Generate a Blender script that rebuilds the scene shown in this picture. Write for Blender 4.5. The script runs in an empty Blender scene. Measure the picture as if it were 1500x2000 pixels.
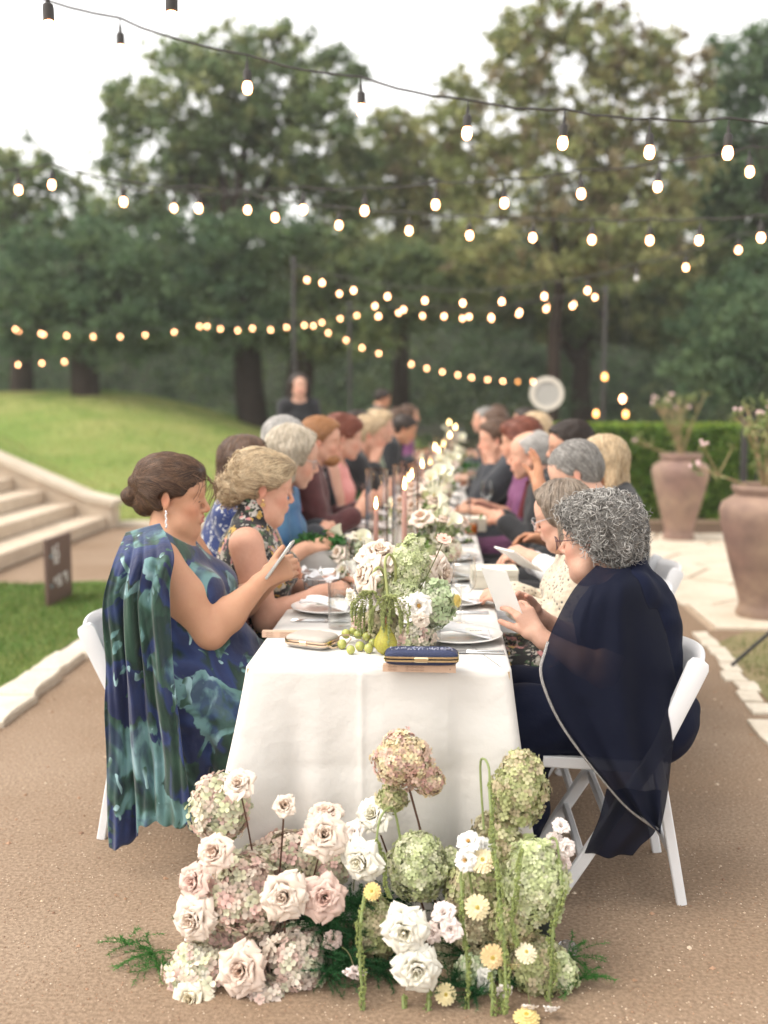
import bpy, math, random
import numpy as np
from mathutils import Vector, Matrix, kdtree
rnd = random.Random(7)
nr = np.random.RandomState(11)
PI = math.pi
scene = bpy.context.scene
COL = scene.collection

# ------------------------------------------------------------------ camera
CAM = Vector((0.0, 0.0, 1.53))
FPX = 2050.0                      # focal length in photograph pixels (1500 wide)
PITCH = math.atan(225 / FPX)
YAW = math.atan(110 / FPX * math.cos(PITCH))
cd = bpy.data.cameras.new("camera"); cam = bpy.data.objects.new("camera", cd); COL.objects.link(cam)
cam.location = CAM
cam.rotation_euler = (PI / 2 - PITCH, 0, YAW)
cd.sensor_fit = 'HORIZONTAL'; cd.sensor_width = 24.0
cd.lens = FPX / 1500 * 24.0
cd.clip_start = 0.05; cd.clip_end = 600
cd.dof.use_dof = True
cd.dof.focus_distance = 3.12
cd.dof.aperture_fstop = 1.25
scene.camera = cam

# ------------------------------------------------------------------ light
SUN_EL, SUN_AZ = math.radians(56), math.radians(-110)
world = bpy.data.worlds.new("World"); scene.world = world
world.use_nodes = True
wn, wl = world.node_tree.nodes, world.node_tree.links
bg = wn["Background"]
sky = wn.new('ShaderNodeTexSky'); sky.sky_type = 'NISHITA'; sky.sun_disc = False
sky.sun_elevation = SUN_EL; sky.sun_rotation = SUN_AZ
sky.air_density = 1.0; sky.dust_density = 2.0; sky.ozone_density = 1.0
hs = wn.new('ShaderNodeHueSaturation'); hs.inputs['Saturation'].default_value = 0.12
wm = wn.new('ShaderNodeMix'); wm.data_type = 'RGBA'; wm.blend_type = 'MULTIPLY'; wm.inputs[0].default_value = 1; wm.inputs[7].default_value = (1.0, .965, .915, 1)
wl.new(sky.outputs[0], hs.inputs['Color']); wl.new(hs.outputs[0], wm.inputs[6]); wl.new(wm.outputs[2], bg.inputs[0])
bg.inputs[1].default_value = 0.15
sd = bpy.data.lights.new("sun", 'SUN'); sun = bpy.data.objects.new("sun", sd); COL.objects.link(sun)
sd.energy = 0.5; sd.angle = math.radians(40); sd.color = (1.0, 0.86, 0.70)
sdir = Vector((math.sin(SUN_AZ) * math.cos(SUN_EL), math.cos(SUN_AZ) * math.cos(SUN_EL), math.sin(SUN_EL)))
sun.rotation_euler = sdir.to_track_quat('Z', 'Y').to_euler()
sun.location = (0, 0, 20)
scene.view_settings.view_transform = 'Standard'; scene.view_settings.look = 'None'
scene.view_settings.gamma = 1.0; scene.view_settings.use_curve_mapping = False
scene.view_settings.exposure = 1.66
scene.cycles.use_denoising = True
scene.cycles.max_bounces = 10; scene.cycles.transparent_max_bounces = 24
scene.cycles.transmission_bounces = 8; scene.cycles.sample_clamp_indirect = 4.0
scene.cycles.caustics_reflective = False; scene.cycles.caustics_refractive = False

# ------------------------------------------------------------------ helpers
_cy, _sy, _cp, _sp = math.cos(YAW), math.sin(YAW), math.cos(PITCH), math.sin(PITCH)
FWD = Vector((-_sy * _cp, _cy * _cp, -_sp)); RGT = Vector((_cy, _sy, 0)); UPV = RGT.cross(FWD)
def at(px, py, Y):
    d = FWD + RGT * ((px - 750) / FPX) - UPV * ((py - 1000) / FPX)
    return CAM + d * (Y / d.y)
def atz(px, py, z):
    d = FWD + RGT * ((px - 750) / FPX) - UPV * ((py - 1000) / FPX)
    return CAM + d * ((z - CAM.z) / d.z)

def tag(o, label=None, cat=None, group=None, kind=None):
    if label: o['label'] = label
    if cat: o['category'] = cat
    if group: o['group'] = group
    if kind: o['kind'] = kind
    return o
def empty(name, loc=(0, 0, 0), rz=0.0, label=None, cat=None, group=None):
    o = bpy.data.objects.new(name, None); COL.objects.link(o)
    o.location = loc; o.rotation_euler = (0, 0, rz); o.empty_display_size = 0.1
    return tag(o, label, cat, group)
def link(name, me, parent=None, loc=None, rot=None, sc=None):
    o = bpy.data.objects.new(name, me); COL.objects.link(o)
    if parent is not None: o.parent = parent
    if loc is not None: o.location = loc
    if rot is not None: o.rotation_euler = rot
    if sc is not None: o.scale = (sc, sc, sc) if isinstance(sc, (int, float)) else sc
    return o
def build_mesh(name, verts, faces, mat=None, smooth=True, cols=None, sharp=None):
    """verts (n,3); faces: list of lists, or an int array (m,k)."""
    me = bpy.data.meshes.new(name)
    verts = np.asarray(verts, dtype=np.float32).reshape(-1, 3)
    if isinstance(faces, np.ndarray):
        k = faces.shape[1]; m = len(faces)
        me.vertices.add(len(verts)); me.vertices.foreach_set('co', verts.ravel())
        me.loops.add(m * k); me.loops.foreach_set('vertex_index', faces.astype(np.int32).ravel())
        me.polygons.add(m)
        me.polygons.foreach_set('loop_start', np.arange(0, m * k, k, dtype=np.int32))
        me.polygons.foreach_set('loop_total', np.full(m, k, dtype=np.int32))
        me.update(calc_edges=True)
    else:
        me.from_pydata(verts.tolist(), [], faces); me.update()
    me.polygons.foreach_set('use_smooth', np.full(len(me.polygons), bool(smooth)))
    if cols is not None:
        c = np.asarray(cols, dtype=np.float32)
        if c.shape[1] == 3: c = np.concatenate([c, np.ones((len(c), 1), np.float32)], 1)
        a = me.color_attributes.new('Col', 'FLOAT_COLOR', 'POINT'); a.data.foreach_set('color', c.ravel())
    if mat is not None: me.materials.append(mat)
    if sharp and smooth:
        try: me.set_sharp_from_angle(angle=math.radians(sharp))
        except Exception: pass
    return me

class MB:
    """collects primitive shapes into one mesh"""
    def __init__(s): s.v = []; s.f = []; s.c = []; s.col = (1, 1, 1)
    def add(s, vs, fs):
        b = len(s.v); s.v += [tuple(v) for v in vs]; s.f += [[i + b for i in f] for f in fs]
        s.c += [s.col] * len(vs); return s
    def box(s, c, d, R=None, bev=0.0):
        c = Vector(c); hx, hy, hz = d[0] / 2, d[1] / 2, d[2] / 2
        if bev <= 0:
            P = [Vector((x * hx, y * hy, z * hz)) for z in (-1, 1) for y in (-1, 1) for x in (-1, 1)]
            fs = [[0, 2, 3, 1], [4, 5, 7, 6], [0, 1, 5, 4], [2, 6, 7, 3], [0, 4, 6, 2], [1, 3, 7, 5]]
        else:
            b = min(bev, hx * .9, hy * .9, hz * .9); P = []; idx = {}
            for z in (-1, 1):
                for y in (-1, 1):
                    for x in (-1, 1):
                        for a in range(3):
                            q = [x * hx, y * hy, z * hz]
                            for j in range(3):
                                if j != a: q[j] -= (b if q[j] > 0 else -b)
                            idx[(x, y, z, a)] = len(P); P.append(Vector(q))
            fs = []
            I = lambda x, y, z, a: idx[(x, y, z, a)]
            for sg in (-1, 1):
                f = [I(sg, -1, -1, 0), I(sg, 1, -1, 0), I(sg, 1, 1, 0), I(sg, -1, 1, 0)]; fs.append(f if sg > 0 else f[::-1])
                f = [I(-1, sg, -1, 1), I(-1, sg, 1, 1), I(1, sg, 1, 1), I(1, sg, -1, 1)]; fs.append(f if sg > 0 else f[::-1])
                f = [I(-1, -1, sg, 2), I(1, -1, sg, 2), I(1, 1, sg, 2), I(-1, 1, sg, 2)]; fs.append(f if sg > 0 else f[::-1])
            for y in (-1, 1):
                for z in (-1, 1):
                    f = [I(-1, y, z, 1), I(1, y, z, 1), I(1, y, z, 2), I(-1, y, z, 2)]; fs.append(f if y * z > 0 else f[::-1])
            for x in (-1, 1):
                for z in (-1, 1):
                    f = [I(x, -1, z, 0), I(x, -1, z, 2), I(x, 1, z, 2), I(x, 1, z, 0)]; fs.append(f if x * z < 0 else f[::-1])
            for x in (-1, 1):
                for y in (-1, 1):
                    f = [I(x, y, -1, 0), I(x, y, -1, 1), I(x, y, 1, 1), I(x, y, 1, 0)]; fs.append(f if x * y > 0 else f[::-1])
            for x in (-1, 1):
                for y in (-1, 1):
                    for z in (-1, 1):
                        f = [I(x, y, z, 0), I(x, y, z, 1), I(x, y, z, 2)]; fs.append(f if x * y * z > 0 else f[::-1])
        if R is not None: P = [R @ p for p in P]
        return s.add([p + c for p in P], fs)
    def tube(s, pts, rad, n=8, cap=True, flat=1.0, up=None):
        pts = [Vector(p) for p in pts]; m = len(pts)
        if not isinstance(rad, (list, tuple)): rad = [rad] * m
        vs = []; prev = up
        for i, p in enumerate(pts):
            t = (pts[min(i + 1, m - 1)] - pts[max(i - 1, 0)])
            t = t.normalized() if t.length > 1e-9 else Vector((0, 0, 1))
            if prev is None: prev = Vector((0, 0, 1)) if abs(t.z) < .9 else Vector((1, 0, 0))
            a = prev - t * prev.dot(t)
            if a.length < 1e-6: a = t.orthogonal()
            a.normalize(); b = t.cross(a); prev = a
            for j in range(n):
                th = 2 * PI * j / n
                vs.append(p + a * math.cos(th) * rad[i] + b * math.sin(th) * rad[i] * flat)
        fs = [[i * n + j, i * n + (j + 1) % n, (i + 1) * n + (j + 1) % n, (i + 1) * n + j] for i in range(m - 1) for j in range(n)]
        if cap: fs += [list(range(n))[::-1], [(m - 1) * n + j for j in range(n)]]
        return s.add(vs, fs)
    def lathe(s, prof, n=24, c=(0, 0, 0), R=None, cap=True):
        c = Vector(c); vs = []
        for (r, z) in prof:
            for j in range(n):
                th = 2 * PI * j / n; p = Vector((r * math.cos(th), r * math.sin(th), z))
                vs.append((R @ p if R is not None else p) + c)
        m = len(prof)
        fs = [[i * n + j, i * n + (j + 1) % n, (i + 1) * n + (j + 1) % n, (i + 1) * n + j] for i in range(m - 1) for j in range(n)]
        if cap:
            if prof[0][0] > 1e-5: fs.append(list(range(n))[::-1])
            if prof[-1][0] > 1e-5: fs.append([(m - 1) * n + j for j in range(n)])
        return s.add(vs, fs)
    def ball(s, c, r, n=10, m=7, R=None):
        r = (r, r, r) if isinstance(r, (int, float)) else r
        c = Vector(c); vs = []
        for i in range(m + 1):
            ph = PI * i / m
            for j in range(n):
                th = 2 * PI * j / n
                p = Vector((r[0] * math.sin(ph) * math.cos(th), r[1] * math.sin(ph) * math.sin(th), -r[2] * math.cos(ph)))
                vs.append((R @ p if R is not None else p) + c)
        fs = [[i * n + j, i * n + (j + 1) % n, (i + 1) * n + (j + 1) % n, (i + 1) * n + j] for i in range(m) for j in range(n)]
        return s.add(vs, fs)
    def grid(s, fn, nu, nv):
        vs = [fn(u / nu, v / nv) for v in range(nv + 1) for u in range(nu + 1)]; w = nu + 1
        return s.add(vs, [[v * w + u, v * w + u + 1, (v + 1) * w + u + 1, (v + 1) * w + u] for v in range(nv) for u in range(nu)])
    def mesh(s, name, mat, smooth=True, sharp=40, cols=False):
        return build_mesh(name, s.v, s.f, mat, smooth, np.array(s.c) if cols else None, sharp)
    def obj(s, name, mat, parent=None, smooth=True, sharp=40, cols=False, **k):
        return link(name, s.mesh(name, mat, smooth, sharp, cols), parent, **k)

def copy_tree(o, parent=None):
    c = o.copy(); COL.objects.link(c)
    if parent is not None: c.parent = parent
    for ch in list(o.children): copy_tree(ch, c)
    return c
def thicken(me_obj, t, offset=0.0):
    md = me_obj.modifiers.new('thickness', 'SOLIDIFY'); md.thickness = t; md.offset = offset
    return me_obj

# ------------------------------------------------------------------ materials
def mat(name, color=(.5, .5, .5), rough=.6, var=None, bump=None, metal=0., trans=0., spec=.5, attr=False, col2=None,
        ior=1.45, emis=None, estr=0., sss=0., sheen=0., alpha=1.0, transl=0.0, var2=None, wave=None, coat=0.):
    """var=(scale, amount) mottles the colour towards col2 (or darker); bump=(scale, strength, distance)"""
    m = bpy.data.materials.new(name); m.use_nodes = True
    N, L = m.node_tree.nodes, m.node_tree.links
    b = N['Principled BSDF']
    def setin(k, v):
        if k in b.inputs: b.inputs[k].default_value = v
    setin('Roughness', rough); setin('Metallic', metal); setin('Transmission Weight', trans); setin('IOR', ior)
    setin('Specular IOR Level', spec); setin('Sheen Weight', sheen); setin('Alpha', alpha); setin('Coat Weight', coat)
    if sss > 0:
        setin('Subsurface Weight', sss); setin('Subsurface Scale', 0.01); b.inputs['Subsurface Radius'].default_value = (1, .4, .2)
    tc = N.new('ShaderNodeTexCoord')
    src = None
    if attr:
        a = N.new('ShaderNodeVertexColor'); a.layer_name = 'Col'
        mx = N.new('ShaderNodeMix'); mx.data_type = 'RGBA'; mx.blend_type = 'MULTIPLY'; mx.inputs[0].default_value = 1
        mx.inputs[6].default_value = (*color, 1); L.new(a.outputs[0], mx.inputs[7]); src = mx.outputs[2]
    for vv in (var, var2):
        if not vv: continue
        n = N.new('ShaderNodeTexNoise'); n.inputs['Scale'].default_value = vv[0]; n.inputs['Detail'].default_value = 5
        L.new(tc.outputs['Object'], n.inputs['Vector'])
        r = N.new('ShaderNodeMapRange'); r.inputs[1].default_value = .35; r.inputs[2].default_value = .65
        r.inputs[3].default_value = 0; r.inputs[4].default_value = vv[1]; L.new(n.outputs[0], r.inputs[0])
        mx = N.new('ShaderNodeMix'); mx.data_type = 'RGBA'
        L.new(r.outputs[0], mx.inputs[0])
        if src is None: mx.inputs[6].default_value = (*color, 1)
        else: L.new(src, mx.inputs[6])
        c2 = vv[2] if len(vv) > 2 else (col2 or tuple(x * .5 for x in color)); 
        if attr and len(vv) <= 2 and col2 is None:
            mx.blend_type = 'MULTIPLY'; c2 = (.55, .55, .55)
        mx.inputs[7].default_value = (*c2, 1); src = mx.outputs[2]
    if src is None: b.inputs['Base Color'].default_value = (*color, 1)
    else: L.new(src, b.inputs['Base Color'])
    if bump:
        n = N.new('ShaderNodeTexNoise'); n.inputs['Scale'].default_value = bump[0]; n.inputs['Detail'].default_value = 6
        L.new(tc.outputs['Object'], n.inputs['Vector'])
        bp = N.new('ShaderNodeBump'); bp.inputs['Strength'].default_value = bump[1]
        bp.inputs['Distance'].default_value = bump[2] if len(bump) > 2 else .01
        L.new(n.outputs[0], bp.inputs['Height']); L.new(bp.outputs[0], b.inputs['Normal'])
    if emis: 
        b.inputs['Emission Color'].default_value = (*emis, 1); b.inputs['Emission Strength'].default_value = estr
    if transl > 0:
        out = N['Material Output']; t = N.new('ShaderNodeBsdfTranslucent'); ms = N.new('ShaderNodeMixShader')
        ms.inputs[0].default_value = transl
        if src is not None: L.new(src, t.inputs[0])
        else: t.inputs[0].default_value = (*color, 1)
        L.new(b.outputs[0], ms.inputs[1]); L.new(t.outputs[0], ms.inputs[2]); L.new(ms.outputs[0], out.inputs[0])
    return m
# ================================================================== SETTING
def snoise(x, y, s=1.0, seed=0.0):
    return (np.sin(x * 1.7 * s + 1.3 * np.sin(y * 1.1 * s + seed) + seed) + np.sin(y * 1.9 * s + 1.7 * np.sin(x * .9 * s - seed) + 2.1 * seed)
            + .5 * np.sin((x + y) * 3.7 * s + seed * 3) + .5 * np.sin((x - y) * 4.1 * s - seed * 2)) / 3.0

def ground_material(name, c1, c2, c3, fine, big):
    m = mat(name, c1, .95, var=(big, .9, c2), var2=(fine, .6, c3), bump=(fine * 2.0, .7, .005), spec=.15)
    return m
M_dirt = ground_material('decomposed granite', (.27, .19, .128), (.36, .272, .198), (.125, .084, .056), 85, .9)
M_lawn = mat('lawn turf', (.11, .19, .045), .9, var=(1.1, .8, (.17, .19, .05)), var2=(25, .6, (.04, .085, .018)), bump=(60, .9, .03), spec=.15)
M_hill = mat('pale hill turf with painted sun', (.20, .27, .065), .9, var=(.55, .9, (.34, .33, .12)), var2=(9, .5, (.13, .20, .05)), bump=(40, .9, .03), spec=.15)  # pale turf; sunlit brightness is put into its colour
M_litter = mat('leaf litter', (.05, .038, .022), .95, var=(3, .6, (.03, .035, .015)), bump=(20, .8, .03), spec=.1)
M_soil = mat('garden bed soil', (.12, .08, .055), .95, var=(6, .6), bump=(30, .8, .02), spec=.1)
M_stone = mat('pale limestone', (.62, .55, .45), .85, var=(3, .55, (.48, .39, .29)), var2=(30, .3, (.36, .30, .23)), bump=(18, .5, .01), spec=.25)
M_kerb = mat('whitish edging stone', (.66, .60, .50), .85, var=(5, .5, (.50, .43, .34)), var2=(40, .3, (.4, .34, .27)), bump=(25, .6, .01), spec=.25)
M_step = mat('cast limestone step', (.62, .53, .42), .85, var=(1.6, .6, (.46, .37, .28)), var2=(9, .4, (.40, .31, .23)), bump=(30, .3, .006), spec=.25)

def sheet(name, x0, x1, y0, y1, z, m, n=1):
    b = MB(); b.grid(lambda u, v: (x0 + (x1 - x0) * u, y0 + (y1 - y0) * v, z), n, n)
    o = b.obj(name, m); tag(o, kind='structure'); return o
sheet('ground', -80, 80, -20, 80, 0, M_dirt, 4)

# near lawn with a ragged rim
def patch(name, outline, z, m, label=None):
    b = MB(); b.add([(x, y, z) for x, y in outline], [list(range(len(outline)))])
    o = b.obj(name, m, smooth=False); tag(o, label=label, kind='structure'); return o
lawn_o = [(-2.28, 2.0), (-2.3, 4.3), (-2.26, 8.0)] + [(-2.35 - i * .5, 8.35 + .12 * math.sin(i * 2.1) + .02 * i) for i in range(14)] + [(-9, 2.0)]
patch('lawn', lawn_o, .012, M_lawn)
verge_o = [(1.62, 4.4), (3.2, 2.0), (8, 2.0), (8, 6.85), (2.0, 6.85), (1.72, 6.5)]
patch('grass_verge', verge_o, .006, mat('thin verge turf', (.20, .19, .09), .9, var=(1.6, .85, (.36, .26, .17)), var2=(22, .5, (.09, .12, .035)), bump=(60, .8, .02), spec=.15))
patch('planting_bed', [(1.5, 11.75), (9, 11.75), (9, 12.9), (1.5, 12.9)], .006, M_soil)
patch('grass_strip', [(.9, 12.0), (2.15, 11.2), (2.25, 11.6), (2.2, 12.6), (.9, 12.9)], .010, M_lawn)
sheet('woodland_floor', -60, 60, 26, 60, .008, M_litter)

# hill: a grid heightfield
def hill_z(x, y):
    sm = lambda t: np.clip(t, 0, 1) ** 2 * (3 - 2 * np.clip(t, 0, 1))
    base = sm((y - 12.3) / 13.0) * 1.66 * sm((-x - .6) / 7.5)
    side = sm((-x - 3.9) / 5.0) * 1.0 * sm((y - 12.1) / 3.0)          # bank beside the steps
    z = np.maximum(base, side * .9) + .02 * snoise(x, y, .8)
    fade = 1 - sm((y - 24) / 10)
    return z * (.35 + .65 * fade)
xs = np.concatenate([np.linspace(-40, -12, 20)[:-1], np.linspace(-12, .2, 110)]); ys = np.linspace(12.28, 38, 130)
X, Yg = np.meshgrid(xs, ys); Z = hill_z(X, Yg)
Z[:, -1] = -.02; Z[0, :] = np.minimum(Z[0, :], .02)
Z = np.maximum(Z, -.02) + .012
nx_, ny_ = len(xs), len(ys)
I = np.arange(nx_ * ny_).reshape(ny_, nx_)
fc = np.stack([I[:-1, :-1].ravel(), I[:-1, 1:].ravel(), I[1:, 1:].ravel(), I[1:, :-1].ravel()], 1)
hill = link('grassy_hill', build_mesh('grassy_hill', np.stack([X.ravel(), Yg.ravel(), Z.ravel()], 1), fc, M_hill)); tag(hill, kind='structure')

# grass blades (stuff)
def blades(name, pts, h, w, cols, m):
    n = len(pts); a = nr.uniform(0, 2 * PI, n); hh = h * nr.uniform(.5, 1.2, n); lean = nr.normal(0, .35, (n, 2)) * hh[:, None]
    dx, dy = np.cos(a) * w, np.sin(a) * w
    v = np.zeros((n, 3, 3), np.float32)
    v[:, 0] = pts; v[:, 0, 0] -= dx; v[:, 0, 1] -= dy
    v[:, 1] = pts; v[:, 1, 0] += dx; v[:, 1, 1] += dy
    v[:, 2] = pts; v[:, 2, 0] += lean[:, 0]; v[:, 2, 1] += lean[:, 1]; v[:, 2, 2] += hh
    c = np.repeat(cols[nr.randint(0, len(cols), n)], 3, 0)
    o = link(name, build_mesh(name, v.reshape(-1, 3), np.arange(n * 3).reshape(-1, 3), m, False, c)); tag(o, kind='stuff'); return o
M_blade = mat('grass blade', (1, 1, 1), .8, attr=True, transl=.35, spec=.2)
gcols = np.array([(.07, .15, .025), (.10, .19, .035), (.05, .11, .02), (.16, .20, .05), (.21, .21, .08)])
n = 46000
px_ = nr.uniform(-7.5, -2.3, n); py_ = 3.6 + nr.uniform(0, 1, n) ** .8 * 4.7
o = blades('grass', np.stack([px_, py_, np.full(n, .01)], 1), .045, .003, gcols, M_blade); tag(o, 'short green lawn grass left of the path edging', 'grass')
n = 9000
px_ = nr.uniform(1.7, 4.2, n); py_ = nr.uniform(4.4, 6.75, n)
keep = (snoise(px_, py_, 2.2, 1.0) + nr.uniform(-.5, .5, n) > .1) & (px_ > 1.72 + .0 * py_)
o = blades('grass', np.stack([px_, py_, np.full(n, .005)], 1)[keep], .04, .003, np.array([(.13, .18, .04), (.22, .22, .09), (.09, .13, .03), (.3, .26, .13)]), M_blade); tag(o, 'thin patchy grass on the right verge', 'grass')

n = 42000
px_ = nr.uniform(-11, -.9, n); py_ = 12.4 + nr.uniform(0, 1, n) ** 1.2 * 15; pz_ = hill_z(px_, py_) + .004
sel = snoise(px_, py_, 1.2, 2.0); hc_ = np.array([(.22, .30, .07), (.32, .34, .11), (.16, .24, .055), (.40, .38, .15)])
v_ = np.stack([px_, py_, pz_], 1)
for q in range(2):
    kk = (sel > .0) == bool(q)
    o = blades('grass', v_[kk], .05, .012, hc_[1:4:2] if q else hc_[0:3:2], M_blade); tag(o, 'tufty %s grass over the hill' % ('yellowing' if q else 'green'), 'grass')
# gravel grains (stuff) on the near path
n = 26000
gx = nr.uniform(-2.1, 2.0, n); gy = 2.0 + nr.uniform(0, 1, n) ** 1.3 * 4.5
gs = nr.uniform(.0012, .0032, n) * np.where(nr.uniform(0, 1, n) > .985, 2.9, 1)
octv = np.array([(1, 0, 0), (0, 1, 0), (-1, 0, 0), (0, -1, 0), (0, 0, .8)], np.float32)
rot = nr.uniform(0, PI, n); c_, s_ = np.cos(rot), np.sin(rot)
V = np.zeros((n, 5, 3), np.float32)
for k in range(5):
    ox, oy, oz = octv[k] * (1 + .0)
    V[:, k, 0] = gx + (ox * c_ - oy * s_) * gs * nr.uniform(.7, 1.3, n); V[:, k, 1] = gy + (ox * s_ + oy * c_) * gs * nr.uniform(.7, 1.3, n); V[:, k, 2] = .001 + oz * gs
base = np.arange(n)[:, None, None] * 5
Fg = (np.array([[0, 1, 4], [1, 2, 4], [2, 3, 4], [3, 0, 4]])[None] + base).reshape(-1, 3)
gc = np.array([(.36, .22, .14), (.50, .38, .27), (.22, .13, .085), (.58, .47, .36), (.30, .18, .11)])[nr.randint(0, 5, n)]
o = link('gravel', build_mesh('gravel', V.reshape(-1, 3), Fg, mat('gravel grain', (1, 1, 1), .9, attr=True), False, np.repeat(gc, 5, 0)))
tag(o, 'loose granite grains scattered over the brown path', 'gravel', kind='stuff')

# irregular stone slab mesh from an outline
def slab(outline, h, jit=.0, dome=.006):
    b = MB(); n = len(outline); cx = sum(p[0] for p in outline) / n; cy = sum(p[1] for p in outline) / n
    ins = [(cx + (x - cx) * .93, cy + (y - cy) * .93) for x, y in outline]
    vs = [(x, y, 0) for x, y in outline] + [(x, y, h * .7) for x, y in outline] + [(x, y, h + rnd.uniform(-jit, jit)) for x, y in ins] + [(cx, cy, h + dome)]
    fs = []
    for r in range(2): fs += [[r * n + i, r * n + (i + 1) % n, (r + 1) * n + (i + 1) % n, (r + 1) * n + i] for i in range(n)]
    fs += [[2 * n + i, 2 * n + (i + 1) % n, 3 * n] for i in range(n)]
    b.add(vs, fs); return b
def clip(poly, px, py, nx, ny):
    out = []
    for i in range(len(poly)):
        a, c = poly[i], poly[(i + 1) % len(poly)]
        da = (a[0] - px) * nx + (a[1] - py) * ny; dc = (c[0] - px) * nx + (c[1] - py) * ny
        if da <= 0: out.append(a)
        if da * dc < 0:
            t = da / (da - dc); out.append((a[0] + t * (c[0] - a[0]), a[1] + t * (c[1] - a[1])))
    return out
# flagstone terrace
ter = sheet('terrace', 1.78, 8.2, 6.88, 11.75, .004, mat('sandy joint', (.46, .35, .25), .95, var=(5, .5), bump=(60, .6, .01)))
seeds = []
for j in range(9):
    for i in range(11):
        seeds.append((1.85 + (i + .5) * .60 + rnd.uniform(-.22, .22) + (.3 if j % 2 else 0), 6.9 + (j + .5) * .545 + rnd.uniform(-.17, .17)))
for (sx, sy) in seeds:
    poly = [(1.80 + .04 * math.sin(sy * 9), 6.9), (8.1, 6.9), (8.1, 11.7), (1.80 + .04 * math.sin(sy * 9), 11.7)]
    for (ox, oy) in seeds:
        if (ox, oy) == (sx, sy) or abs(ox - sx) > 1.8 or abs(oy - sy) > 1.8: continue
        dx, dy = ox - sx, oy - sy; L_ = math.hypot(dx, dy)
        poly = clip(poly, sx + dx / 2 - dx / L_ * .016, sy + dy / 2 - dy / L_ * .016, dx, dy)
        if len(poly) < 3: break
    if len(poly) < 3: continue
    b = slab(poly, .022 + rnd.uniform(-.004, .006), .001, .002)
    link('flagstone', b.mesh('flagstone', M_stone, False), ter, loc=(0, 0, .004))

# edging stones: rows of separate blocks
def edge_row(x0, y0, x1, y1, n, w, label, setn):
    s = tag(empty('stone_edging', (x0, y0, 0)), label, 'edging', kind='structure') if False else empty('stone_edging', (x0, y0, 0), 0, label, 'edging')
    for i in range(n):
        t0, t1 = i / n, (i + 1) / n
        ax, ay = (x1 - x0) * t0, (y1 - y0) * t0; bx_, by_ = (x1 - x0) * t1, (y1 - y0) * t1
        dx, dy = bx_ - ax, by_ - ay; L_ = math.hypot(dx, dy); ux, uy = dx / L_, dy / L_; g = .02 + rnd.uniform(0, .02)
        w0 = w * rnd.uniform(.85, 1.12); off = rnd.uniform(-.02, .02)
        pts = []
        for (a, c) in ((g, -1), (L_ * .35, -1), (L_ * .7, -1), (L_ - .0, -1), (L_, 1), (L_ * .6, 1), (L_ * .3, 1), (g, 1)):
            q = c * w0 / 2 * rnd.uniform(.88, 1.08) + off
            pts.append((ax + ux * a - uy * q, ay + uy * a + ux * q))
        pts = pts
        b = slab(pts, setn * rnd.uniform(.8, 1.2), .004, .004)
        b.obj('edging_stone', M_kerb, s, smooth=False)
    return s
edge_row(-2.13, 3.3, -2.15, 8.1, 11, .20, 'row of pale edging stones between lawn and gravel path', .045)
edge_row(1.47, 3.5, 1.56, 4.9, 4, .17, 'row of worn white edging stones nearest the right verge', .02)
edge_row(1.58, 5.0, 1.70, 6.8, 9, .11, 'row of small sunken edging stones leading to the terrace', .014)
edge_row(-3.85, 12.22, .3, 12.3, 9, .16, 'low stone curb along the foot of the grassy hill', .06)

# stone steps with a sloping cheek wall
st = empty('stone_steps', (-3.87, 7.6, 0), 0, 'broad pale limestone steps climbing beside the grassy hill', 'steps')
for i in range(6):
    b = MB(); b.box((-.36 * i - 2.0, 1.28, .075 + .15 * i - .0), (4.0, 6.1, .147), bev=.012)
    b.obj('step', M_step, st, sharp=30)
b = MB()
prof = [(.06, 0), (.06, .26), (-.22, .33), (-2.6, 1.34), (-2.6, 0)]
vs = [(x, 4.34, z) for x, z in prof] + [(x, 4.66, z) for x, z in prof]
nP = len(prof)
b.add(vs, [list(range(nP)), [nP + i for i in range(nP)][::-1]] + [[i, nP + i, nP + (i + 1) % nP, (i + 1) % nP] for i in range(nP)])
b.obj('cheek_wall', M_step, st, smooth=False)
b = MB()
prof = [(.10, .262), (.10, .33), (-.24, .40), (-2.65, 1.43), (-2.65, 1.35), (-.22, .332)]
vs = [(x, 4.29, z) for x, z in prof] + [(x, 4.71, z) for x, z in prof]; nP = len(prof)
b.add(vs, [list(range(nP)), [nP + i for i in range(nP)][::-1]] + [[i, nP + i, nP + (i + 1) % nP, (i + 1) % nP] for i in range(nP)])
b.obj('coping', M_stone, st, smooth=False)

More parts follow.
